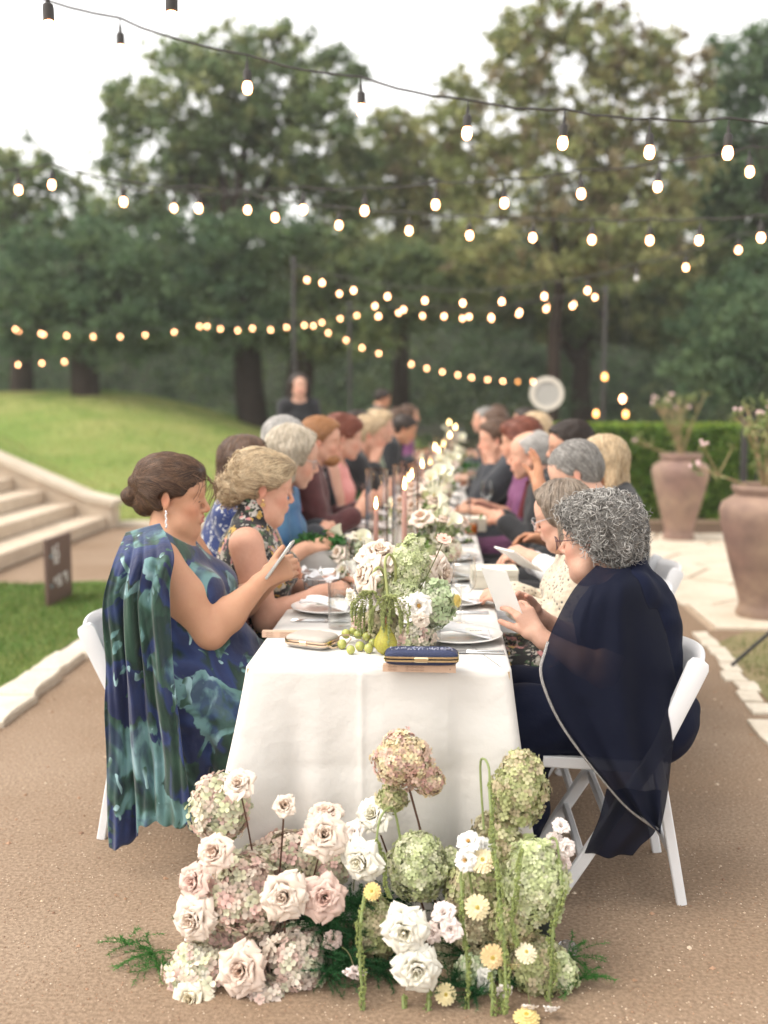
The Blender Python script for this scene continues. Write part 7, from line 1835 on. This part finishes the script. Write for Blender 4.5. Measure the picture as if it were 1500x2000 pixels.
R_ = [(466, 1532, 2.66, 36, (-.1, -.6, .7), 'pale', 'blush rose on a dark stem topping the left hydrangea', (0, 1, 2, 3, 4), (497, 1690, 2.72)),
      (555, 1575, 2.64, 37, (.1, -.75, .65), 'pale', 'single upright blush bud rose on a bare stem', (0, 1, 2, 3), (545, 1720, 2.72)),
      (637, 1590, 2.72, 40, (-.1, -.2, 1), 'blush', 'blush rose seen from the side behind the open one', (1, 2, 3, 4), None),
      (633, 1630, 2.64, 44, (.1, -.8, .55), 'pale', 'open blush rose left of the two white roses', (0, 1, 2, 3, 4, 5), (600, 1760, 2.7)),
      (420, 1665, 2.60, 43, (-.25, -.85, .5), 'blush', 'pink tinged rose just under the highest left hydrangea', (0, 1, 2, 3, 4), (480, 1750, 2.66)),
      (380, 1722, 2.62, 40, (-.45, -.8, .3), 'dusty', 'dusky pink rose at the far left edge of the heap', (0, 1, 2, 3, 4), None),
      (376, 1797, 2.58, 46, (-.3, -.9, .2), 'pale', 'ruffled blush rose left of the large pink hydrangea', (0, 1, 2, 3, 4, 5), None),
      (553, 1752, 2.55, 47, (.0, -.95, .25), 'pale', 'pointed petal blush rose in the centre of the left cluster', (0, 1, 2, 3, 4, 5), (556, 1850, 2.62)),
      (633, 1753, 2.58, 44, (.1, -.9, .35), 'dusty', 'dusky open rose right of the pointed one', (0, 1, 2, 3, 4, 5), None),
      (470, 1895, 2.52, 50, (-.05, -.9, .4), 'blush', 'wide blush rose low over the ground hydrangeas', (0, 1, 2, 3, 4, 5), None),
      (372, 1955, 2.50, 44, (-.1, -.85, .5), 'cream', 'cream rose lowest at the left bottom corner', (0, 1, 2, 3, 4, 5), None),
      (703, 1682, 2.62, 46, (-.45, -.85, .1), 'white', 'pure white rose turned left beside the curling green stem', (0, 1, 2, 3, 4, 5), (760, 1840, 2.68)),
      (728, 1592, 2.76, 40, (-.3, -.7, .6), 'white', 'white rose tucked behind under the peach flower head', (0, 1, 2, 3, 4), (800, 1800, 2.76)),
      (790, 1820, 2.50, 48, (-.05, -.97, .15), 'white', 'large round white rose in the middle of the heap', (0, 1, 2, 3, 4, 5), None),
      (815, 1895, 2.48, 48, (.05, -.96, .1), 'white', 'large white rose directly below the other big white one', (0, 1, 2, 3, 4, 5), None)]
for i, a in enumerate(R_): rose(a[0], a[1], a[2], a[3], a[4], a[5], a[6], a[7], foot=a[8], seed=i)
hydrangea(786, 1482, 2.76, 58, 56, 'peach', 'peach and pink panicle flower head standing highest of all', 460, .0085, pan=True, seed=8, foot=(856, 1800, 2.76), tilt=-.2)
hydrangea(838, 1523, 2.76, 30, 30, 'peach', 'small peach side cluster beside the highest flower head', 150, .0085, pan=True, seed=9)
hydrangea(765, 1560, 2.78, 32, 27, 'greenbeige', 'small beige green cluster below the highest flower head', 150, .0085, pan=True, seed=10)
hydrangea(815, 1690, 2.72, 62, 68, 'green', 'lime green panicle hydrangea above the big white roses', 520, .0088, pan=True, seed=11, foot=(840, 1850, 2.72))
hydrangea(738, 1812, 2.68, 46, 62, 'greenbeige', 'greenish panicle left behind the big white rose', 360, .0088, pan=True, seed=12)
hydrangea(1015, 1540, 2.76, 55, 78, 'greenbeige', 'tall olive green panicle at the right corner of the cloth', 620, .0090, pan=True, seed=13, tilt=.12, foot=(1010, 1800, 2.78))
hydrangea(955, 1620, 2.80, 34, 36, 'brown', 'browning small cluster behind the white anemones', 170, .0085, pan=True, seed=14)
hydrangea(1042, 1722, 2.64, 68, 86, 'green', 'very large pale lime panicle on the right', 760, .0090, pan=True, seed=15)
hydrangea(925, 1735, 2.70, 58, 58, 'greenbeige', 'olive panicle in the middle behind the zinnias', 420, .0088, pan=True, seed=16)
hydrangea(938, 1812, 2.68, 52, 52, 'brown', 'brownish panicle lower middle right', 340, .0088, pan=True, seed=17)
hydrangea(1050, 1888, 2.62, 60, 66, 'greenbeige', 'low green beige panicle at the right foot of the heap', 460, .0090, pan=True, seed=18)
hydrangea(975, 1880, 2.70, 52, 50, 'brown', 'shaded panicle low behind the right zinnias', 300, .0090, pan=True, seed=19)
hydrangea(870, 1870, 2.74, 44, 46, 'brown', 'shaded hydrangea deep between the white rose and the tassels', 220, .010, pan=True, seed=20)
for i, (x, y, r, c, lab) in enumerate([(943, 1682, 24, (.84, .72, .48), 'cream yellow zinnia beside the white anemones'), (932, 1772, 24, (.84, .74, .48), 'pale zinnia with a yellow disc in the middle right'), (727, 1741, 17, (.82, .62, .26), 'small golden zinnia left of the lime panicle'),
        (962, 1868, 24, (.82, .64, .36), 'apricot zinnia low on the right'), (1027, 1862, 21, (.82, .74, .54), 'cream zinnia right of the apricot one'), (998, 1884, 20, (.80, .68, .30), 'yellow zinnia seen from the side between two others'), (870, 1942, 21, (.78, .68, .40), 'greenish cream zinnia close to the ground'), (1028, 1988, 26, (.80, .66, .30), 'yellow zinnia cut by the bottom edge')]):
    zinnia(x, y, [2.60, 2.56, 2.56, 2.50, 2.52, 2.51, 2.50, 2.44][i], r * 1.12, [(-.1, -.7, .7), (0, -.9, .4), (-.1, -.8, .5), (0, -.95, .2), (.1, -.6, .8), (0, -.3, -.5), (.1, -.8, .4), (0, -.2, 1)][i], lab, c)
for i, (x, y, Y, r, d, col, ce, lab, ft) in enumerate([
        (915, 1643, 2.62, 24, (-.2, -.5, .8), (.86, .85, .82), (.50, .26, .04), 'white anemone with amber stamens, upper of two', (930, 1760, 2.68)), (908, 1680, 2.60, 24, (-.3, -.8, .3), (.86, .85, .82), (.50, .26, .04), 'white anemone with amber stamens, lower of two', None), (948, 1652, 2.64, 20, (.5, -.5, .5), (.86, .85, .82), None, 'white blossom turned away behind the cream zinnia', None),
        (690, 1625, 2.66, 22, (-.2, -.8, .5), (.84, .76, .70), None, 'pale spray rose between the pink and the white roses', (690, 1740, 2.7)), (866, 1782, 2.55, 23, (-.1, -.7, .7), (.84, .74, .70), None, 'pale pink spray rose above its twin', None), (880, 1815, 2.53, 24, (.1, -.9, .3), (.84, .74, .70), None, 'pale pink spray rose below its twin', None), (845, 1822, 2.56, 20, (-.5, -.7, .2), (.82, .70, .66), None, 'blush spray rose beside the big white rose', None),
        (692, 1902, 2.52, 24, (-.1, -.6, -.4), (.84, .74, .72), None, 'nodding pink carnation on thin green stems', (668, 1850, 2.58)), (1095, 1612, 2.70, 18, (.1, -.6, .8), (.84, .76, .72), None, 'topmost small pink spray rose at the right edge', (1060, 1720, 2.72)), (1107, 1657, 2.66, 19, (.4, -.8, .3), (.84, .76, .72), None, 'outermost small pink spray rose at the right edge', (1060, 1740, 2.7)), (1082, 1640, 2.70, 17, (-.2, -.7, .6), (.84, .74, .70), None, 'inner small pink spray rose near the right edge', None), (1098, 1685, 2.68, 19, (.2, -.8, .3), (.84, .72, .68), None, 'lowest small pink spray rose of the right edge trio', None),
        (985, 1935, 2.50, 20, (.2, -.7, -.3), (.84, .77, .72), None, 'pale blossom hanging low under the apricot zinnia', None), (1035, 1966, 2.46, 16, (0, -.5, -.7), (.84, .76, .70), None, 'nodding pale bud left of another at the bottom', (1020, 1900, 2.5)), (1077, 1970, 2.46, 16, (0, -.5, -.7), (.86, .82, .78), None, 'nodding white bud at the bottom right', (1060, 1900, 2.5)), (650, 1835, 2.60, 20, (.3, -.8, .3), (.76, .60, .54), None, 'small dusky rose in the shade of the ferns', None), (945, 1915, 2.56, 24, (-.6, -.6, .2), (.86, .85, .80), None, 'white petal bloom hidden low among the tassels', None)]):
    blossom(x, y, Y, r, d, lab, col, ft, ce)
for i, (path, r, hk) in enumerate([
        ([(955, 1530, 2.66), (960, 1600, 2.62), (968, 1680, 2.58), (975, 1760, 2.54), (985, 1850, 2.50), (990, 1980, 2.46)], .0085, [(945, 1620, 2.7), (938, 1500, 2.72), (945, 1482, 2.70), (955, 1500, 2.68), (956, 1540, 2.66)]),
        ([(735, 1640, 2.64), (748, 1690, 2.62), (752, 1720, 2.61), (765, 1755, 2.60)], .0068, [(800, 1760, 2.7), (775, 1600, 2.7), (760, 1578, 2.68), (742, 1600, 2.66), (735, 1645, 2.64)]),
        ([(712, 1745, 2.60), (705, 1800, 2.54), (703, 1880, 2.50), (710, 1960, 2.48), (708, 2030, 2.46)], .0088, None),
        ([(1092, 1680, 2.62), (1096, 1740, 2.58), (1080, 1820, 2.56), (1078, 1890, 2.55), (1070, 1960, 2.54)], .0098, [(1060, 1740, 2.68), (1070, 1650, 2.68), (1086, 1640, 2.66), (1093, 1685, 2.63)]),
        ([(900, 1720, 2.60), (905, 1800, 2.56), (912, 1880, 2.53), (915, 1960, 2.50), (918, 2030, 2.47)], .0068, [(930, 1800, 2.66), (915, 1700, 2.62), (903, 1690, 2.61), (899, 1725, 2.60)]),
        ([(787, 1945, 2.50), (788, 1990, 2.48), (784, 2040, 2.46)], .0092, None), ([(838, 1935, 2.50), (836, 1980, 2.48), (822, 2030, 2.46)], .0088, None),
        ([(960, 1900, 2.50), (962, 1950, 2.48), (958, 2020, 2.46)], .0085, None), ([(975, 1895, 2.51), (980, 1960, 2.49), (982, 2030, 2.46)], .008, None),
        ([(1022, 1660, 2.58), (1010, 1720, 2.56), (1000, 1790, 2.54), (1015, 1850, 2.53)], .0075, None)]):
    amaranth(path, ['long green amaranth tassel arching from the tallest hooked stem', 'short knotted tassel on a curling stem by the white rose', 'left amaranth tassel reaching the ground', 'thick amaranth tassel hanging down the right edge', 'thin amaranth tassel on an arched stem in the middle', 'tassel trailing on the ground below the white rose', 'curled tassel trailing right of the other under the white rose', 'tassel hanging beneath the apricot zinnia', 'thin tassel beside the one beneath the apricot zinnia', 'tassel lying across the big lime panicle'][i], r, hk)
# feathery fern (nobody could count the needles)
M_fern = mat('asparagus fern', (1, 1, 1), .8, attr=True, transl=.2, spec=.2)
def fern(specs_, label):
    V, C_ = [], []
    for (px, py, Y, rad, n, spread) in specs_:
        c = at(px, py, Y); c.z = max(c.z, .02)
        for i in range(n):
            a = rnd.uniform(0, 2 * PI); el_ = rnd.uniform(-.1, 1.0) if not spread else rnd.uniform(-.02, .4); d = Vector((math.cos(a) * math.cos(el_), math.sin(a) * math.cos(el_), math.sin(el_))); L_ = rad * rnd.uniform(.5, 1.1); p = Vector(c)
            for s in range(9):
                q = p + d * L_ / 9; d = (d + Vector((rnd.uniform(-.15, .15), rnd.uniform(-.15, .15), -.07))).normalized()
                if q.z < .006: q.z = .006
                g_ = rnd.uniform(.6, 1.3); col = (.022 * g_, .085 * g_, .028 * g_) if not spread else (.05 * g_, .16 * g_, .035 * g_)
                sd_ = d.orthogonal().normalized() * .0009; V += [p - sd_, p + sd_, q]; C_ += [col] * 3
                for k in range(9):
                    w_ = Vector((rnd.gauss(0, 1), rnd.gauss(0, 1), rnd.gauss(0, 1))).normalized(); e = p.lerp(q, rnd.random()); tip = e + (w_ + d * .6).normalized() * rnd.uniform(.008, .02); tip.z = max(.003, tip.z); sd_ = w_.orthogonal().normalized() * .0008
                    V += [e - sd_, e + sd_, tip]; C_ += [col] * 3
                p = q
    o = link('fern', build_mesh('fern', np.array([tuple(v) for v in V]), np.arange(len(V)).reshape(-1, 3), M_fern, False, np.array(C_)))
    tag(o, label, 'fern', kind='stuff')
fern([(300, 1880, 2.68, .13, 16, 1), (250, 1880, 2.72, .10, 8, 1), (320, 1925, 2.62, .10, 10, 1), (400, 1800, 2.70, .10, 8, 0)], 'wispy fern spreading left over the gravel')
fern([(640, 1810, 2.66, .12, 50, 0), (690, 1770, 2.70, .12, 50, 0), (680, 1880, 2.60, .11, 50, 0), (740, 1900, 2.62, .10, 30, 0), (640, 1900, 2.58, .09, 30, 0), (700, 1830, 2.66, .10, 30, 0), (760, 1760, 2.76, .1, 20, 0), (880, 1790, 2.74, .1, 20, 0), (910, 1870, 2.68, .12, 26, 0), (880, 1940, 2.56, .08, 20, 0)], 'dense dark green fern in the middle of the flower heap')
fern([(1110, 1870, 2.66, .12, 14, 1), (1140, 1910, 2.60, .10, 12, 1), (1000, 1930, 2.58, .08, 12, 0), (930, 1960, 2.52, .07, 14, 0)], 'wispy fern reaching right over the gravel')
# low black vases hidden in the heap that hold the stems
for i, (x, y, Y) in enumerate([(450, 1890, 2.74), (620, 1900, 2.72), (790, 1900, 2.76), (950, 1900, 2.78), (1040, 1890, 2.78)]):
    p = at(x, y, Y); b = MB(); b.lathe([(0, 0), (.05, 0), (.062, .05), (.055, .11), (.05, .11), (.045, .02), (0, .02)], 24); o = b.obj('floor_vase', mat('matt black ceramic', (.015, .02, .015), .8), loc=(p.x, p.y, 0)); tag(o, 'low dark vase hidden under the ' + ['left hydrangeas', 'mauve hydrangea', 'big white roses', 'zinnias', 'right panicle'][i], 'vase', 'low vases under the flower heap')
# a stone seen at the cloth's right corner
p = atz(1108, 1868, .0); b = MB(); b.ball((0, 0, .022), (.03, .025, .024), 12, 8); o = b.obj('glass_float', mat('clear heavy glass', (.9, .92, .93), .05, trans=.9), loc=(p.x, p.y, 0)); tag(o, 'clear glass knob lying at the right corner of the cloth', 'weight')

for a in [(505, 1690, 2.76, 44, 40, 'pinkgreen', 'pale hydrangea filling the gap behind the left roses', 200, .0125), (640, 1700, 2.78, 40, 34, 'pink', 'small pink hydrangea behind the open rose', 150, .012), (420, 1850, 2.66, 44, 40, 'pink', 'pink hydrangea half hidden by the ruffled rose', 180, .0125),
          (520, 1950, 2.54, 44, 34, 'mauve', 'flat mauve hydrangea touching the gravel', 170, .012), (985, 1650, 2.74, 40, 46, 'greenbeige', 'loose olive cluster under the tall corner panicle', 220, .009), (880, 1690, 2.76, 30, 34, 'green', 'small lime cluster between the anemones and the lime panicle', 150, .0088),
          (1000, 1800, 2.62, 44, 50, 'greenbeige', 'olive cluster below the very large lime panicle', 260, .009), (1095, 1900, 2.60, 34, 40, 'green', 'pale lime cluster at the outer right foot', 180, .009), (930, 1900, 2.62, 40, 36, 'mint', 'minty hydrangea in the shade behind the apricot zinnia', 140, .0115)]:
    hydrangea(*a[:7], a[7], a[8], pan=a[8] < .01, seed=int(a[0]))
# fallen petals on the gravel
for i, (px, py, lab) in enumerate([(200, 1930, 'fallen blush petal on the gravel left of the fern'), (560, 1990, 'fallen white petal in front of the mauve hydrangea'), (1180, 1975, 'fallen petal on the gravel right of the heap'), (300, 1985, 'fallen pale petal in the lower left foreground')]):
    p = atz(px, py, .004); o = link('fallen_petal', PET[('pale', 4, i % 2)], loc=(p.x, p.y, .03), rot=(0, PI / 2 + .2, i * 1.7)); o.location.z = .006; tag(o, lab, 'petal')

# ---- centrepiece on the near end of the table
rose(742, 1082, 3.22, 44, (.05, -.45, .9), 'pale', 'wide blush rose at the top of the centrepiece', (0, 1, 2, 3, 4, 5), foot=(770, 1200, 3.3))
rose(715, 1122, 3.18, 42, (-.8, -.4, .25), 'pale', 'blush rose facing left in the centrepiece', (0, 1, 2, 3, 4, 5))
rose(860, 1120, 3.32, 42, (.75, -.4, .1), 'pale', 'blush rose facing right behind the pale panicle', (0, 1, 2, 3, 4, 5))
rose(690, 1165, 3.28, 26, (-.7, -.7, .1), 'white', 'small white rose low on the left of the centrepiece', (0, 1, 2, 3))
rose(700, 1215, 3.20, 24, (-.4, -.9, 0), 'dusty', 'small dusky rose behind the green tassels', (0, 1, 2, 3))
blossom(818, 1183, 3.10, 26, (.1, -.95, .2), 'open white rose with amber stamens in the centrepiece', (.86, .83, .78), None, (.5, .28, .06), 'garden_rose', 'rose')
blossom(790, 1186, 3.12, 22, (-.4, -.8, .1), 'white spray rose left of the open one', (.86, .82, .76))
blossom(822, 1212, 3.08, 16, (.1, -.9, -.1), 'tiny blush rose seen above the tumbler', (.82, .72, .62)); blossom(740, 1170, 3.22, 22, (-.3, -.8, .3), 'white blossom between the two green tassels', (.84, .80, .74))
hydrangea(800, 1100, 3.22, 40, 50, 'green', 'pale yellow green panicle crowning the centrepiece', 460, .0078, pan=True, seed=31, tilt=.1)
hydrangea(785, 1155, 3.20, 42, 34, 'green', 'lower lobe of pale green panicle in the centrepiece', 280, .008, pan=True, seed=32)
hydrangea(852, 1180, 3.18, 36, 46, 'mint', 'minty green hydrangea on the right of the centrepiece', 150, .0115, seed=33)
hydrangea(812, 1245, 3.16, 40, 30, 'pinkgreen', 'pale pink and green hydrangea low behind the pear', 150, .0105, seed=34)
hydrangea(745, 1225, 3.24, 44, 40, 'brown', 'shaded hydrangea under the green tassels', 160, .010, seed=35)
zinnia(866, 1056, 3.10, 17, (.2, -.5, .85), 'pale pink zinnia on a long stem above the centrepiece', (.78, .52, .44), (.45, .16, .05), foot=(820, 1150, 3.2), n=(9, 10))
zinnia(893, 1173, 3.15, 14, (.8, -.5, .2), 'yellow zinnia peeking out at the right of the centrepiece', (.80, .66, .22), (.6, .45, .06), foot=(850, 1190, 3.2))
def drape_am(cx, cy, Y, label, n, sd):
    r_ = random.Random(sd); o = at(cx, cy, Y); t = empty('amaranth', o, 0, label, 'amaranth')
    for k in range(n):
        a = r_.uniform(-1, 1); L_ = r_.uniform(.07, .155) * (1 - .3 * abs(a)); b = MB(); m = int(L_ / .0036)
        yo = r_.uniform(-.02, .012)
        for i in range(m):
            u = i / m; c = Vector((a * .060 * math.sin(min(1, u * 1.6) * PI / 2), yo * u * 2 - .015, -.006 + .012 * math.sin(min(1, u * 3) * PI) - L_ * u)); g_ = r_.uniform(.75, 1.2); b.col = (.25 * g_, .28 * g_, .11 * g_)
            for j in range(3): b.ball(c + Vector((r_.gauss(0, .0026), r_.gauss(0, .0026), 0)) * (1.15 - .6 * u), r_.uniform(.0018, .003), 5, 3)
        o_ = b.obj('tassel', M_grain, t, cols=True); o_['kind'] = 'stuff'
    return t
ta = drape_am(722, 1150, 3.14, 'left bunch of drooping green amaranth over the centrepiece', 17, 1); tb = drape_am(762, 1158, 3.08, 'right bunch of drooping green amaranth over the centrepiece', 14, 2)
def hookstem(parent, pts): 
    b = MB(); hp = [at(*p) - parent.location for p in pts]; b.tube([cr(hp, i / 18) for i in range(19)], .0042, 8); b.obj('hooked_stem', mat('arched green stem', (.30, .33, .12), .5), parent)
hookstem(ta, [(748, 1200, 3.2), (752, 1130, 3.16), (740, 1108, 3.14), (728, 1122, 3.14), (720, 1156, 3.14)]); hookstem(tb, [(768, 1180, 3.2), (773, 1110, 3.15), (762, 1083, 3.12), (752, 1100, 3.10), (757, 1162, 3.08)])
p = onT(753, 1278); t = empty('pear', (p[0], p[1], TZ + .001), .3, 'speckled yellow green pear standing left of the navy clutch', 'pear')
b = MB(); b.lathe([(0, .004), (.012, .0), (.024, .008), (.0345, .026), (.0345, .040), (.028, .056), (.019, .070), (.0155, .082), (.010, .090), (0, .088)], 28); b.obj('fruit', mat('pear skin', (.40, .38, .05), .4, var=(26, .5, (.28, .30, .05)), var2=(240, .5, (.20, .13, .03)), sss=.1), t)
b = MB(); b.tube([(0, 0, .087), (.001, 0, .10), (.003, 0, .112)], [.0022, .0018, .0026], 6); b.obj('stalk', mat('pear stalk', (.22, .07, .03), .7), t)
g_ = empty('grape_bunch', (0, 0, 0), 0, 'small bunch of green grapes between the beige clutch and the pear', 'grapes')
gp = onT(695, 1262); g_.location = (gp[0], gp[1], TZ)
M_grape = mat('green grape skin', (.36, .42, .12), .22, sss=.4, var=(30, .4, (.45, .38, .10)), coat=.2)
for (x, y, dz, r) in [(668, 1262, 0, .0145), (685, 1272, 0, .013), (703, 1266, 0, .0145), (720, 1270, 0, .014), (676, 1250, .014, .0145), (700, 1252, .016, .0145), (716, 1254, .014, .0135), (690, 1246, .018, .013), (728, 1258, 0, .0125)]:
    q = onT(x, y + 6); b = MB(); b.ball((0, 0, 0), (r, r, r * 1.08), 16, 12); b.obj('grape', M_grape, g_, loc=(q[0] - gp[0], q[1] - gp[1], r + dz + .001))
b = MB(); b.tube([(-.03, .03, .03), (0, .012, .026), (.02, .01, .028)], .0018, 5); b.obj('stalk', M_stem, g_)

# ---- further arrangements along the middle of the table
def calla_mesh():
    b = MB()
    def f(u, v): a = (u - .5) * 2 * PI * .93; r = .006 + .022 * v ** 1.4; z = .075 * v + .022 * (1 - abs(u - .5) * 2) * v * v; fl = .016 * v ** 4; return ((r + fl) * math.cos(a), (r + fl) * math.sin(a), z)
    b.grid(f, 20, 10); return build_mesh('spathe', b.v, b.f, mat('calla spathe', (.78, .78, .62), .45, transl=.2), True)
CALLA = calla_mesh(); b = MB(); b.tube([(0, 0, .01), (0, 0, .055)], [.004, .003], 6); SPAD = b.mesh('spadix', mat('calla spadix', (.75, .55, .08), .7))
def arrangement(x, y, h, seed, label, tall=False):
    r_ = random.Random(seed); t = empty('flower_arrangement', (x, y, TZ + .001), 0, label, 'bouquet', 'flower arrangements down the middle of the table')
    b = MB(); b.lathe([(0, 0), (.035, 0), (.042, .02), (.038, h * .45), (.028, h * .5), (.026, h * .5), (.034, h * .44), (.038, .02), (0, .008)], 22, cap=False); b.obj('vase', M_gplain if tall else M_china, t)
    def put(me, q, s, d): o = link('petal', me, t); return o
    for k in range(5 if not tall else 4):      # roses made of petals
        a = r_.uniform(0, 2 * PI); q = Vector((math.cos(a) * r_.uniform(.03, .09), math.sin(a) * r_.uniform(.02, .10), h * r_.uniform(.55, 1.0))); d = (q - Vector((0, 0, h * .45))).normalized() + Vector((0, -.3, .2)); R3 = d.to_track_quat('Z', 'Y').to_matrix(); pal = r_.choice(['blush', 'white', 'cream', 'pale'])
        bb = MB(); s = r_.uniform(.65, .95)
        for li in (1, 3, 5):
            for i in range(5):
                me = PET[(pal, li, i % 2)]; Rz = R3 @ Matrix.Rotation(2 * PI * i / 5 + li, 3, 'Z'); bb.col = PAL[pal][1] if li > 1 else PAL[pal][0]
                bb.add([Rz @ (v.co * s) + q for v in me.vertices], [list(p_.vertices) for p_ in me.polygons])
        o = link('rose_bloom', build_mesh('rose_bloom', bb.v, bb.f, M_petal, True, bb.c), t)
        b = MB(); b.tube([q, (q.x * .4, q.y * .4, h * .6), (0, 0, h * .3)], .002, 5); b.obj('stem', M_stem, t)
    for k in range(2):
        a = r_.uniform(0, 2 * PI); c = np.array((math.cos(a) * .06, math.sin(a) * .07, h * r_.uniform(.5, .8))); n = 130; dd = nr.normal(0, 1, (n, 3)); dd /= np.linalg.norm(dd, axis=1)[:, None]
        florets('florets', c + dd * .048, dd, .011, np.array(HYD[r_.choice(['green', 'pinkgreen', 'mint', 'greenbeige'])]), t)
    for k in range(4 if tall else 2):
        a = r_.uniform(0, 2 * PI); q = Vector((math.cos(a) * .05, math.sin(a) * .05, h * r_.uniform(.8, 1.15))); d = Vector((math.cos(a) * .8, math.sin(a) * .8 - .3, .8))
        s = link('spathe', CALLA, t, loc=q, rot=aim(d), sc=.72); s2 = link('spadix', SPAD, t, loc=q, rot=aim(d), sc=.72)
        b = MB(); b.tube([q, (q.x * .4, q.y * .4, h * .5), (0, 0, h * .2)], .003, 5); b.obj('stem', M_stem, t)
    n = 26; C_ = nr.normal(0, .055, (n, 3)) * np.array([1, 1.2, .5]) + np.array((0, 0, h * .55)); v, f, c = leaf_cloud(C_, np.full(n, .02), 4, .022, np.array([(.12, .2, .05), (.2, .26, .09), (.09, .15, .05)]), 1, 2)
    link('leaves', build_mesh('leaves', v, f, M_leaf, False, c), t)['kind'] = 'stuff'
AL = ['pale arrangement with callas right behind the centrepiece', 'white arrangement left of the tallest candle', 'calla arrangement right of the tallest candle', 'tall pale arrangement behind the two near cylinders', 'green and cream arrangement by the second stack of booklets', 'white arrangement on the left in mid table', 'bright cream arrangement in mid table', 'high green arrangement in mid table', 'cream arrangement beyond mid table', 'white arrangement in the far third', 'green arrangement in the far third', 'pale arrangement close to the far end', 'last arrangement at the far end']
for i, (px, Ya, h_, tall) in enumerate([(705, 4.05, .13, 0), (690, 4.5, .15, 0), (850, 4.35, .27, 1), (840, 4.9, .36, 1), (880, 5.0, .22, 0), (790, 5.3, .24, 0), (850, 5.9, .30, 1), (868, 6.8, .36, 1), (845, 7.4, .28, 0), (878, 8.3, .34, 1), (862, 9.0, .30, 0), (890, 10.5, .34, 1), (880, 12.4, .34, 0)]):
    p = at(px, 1000, Ya); arrangement(p.x, Ya, h_, i + 3, AL[i], bool(tall))
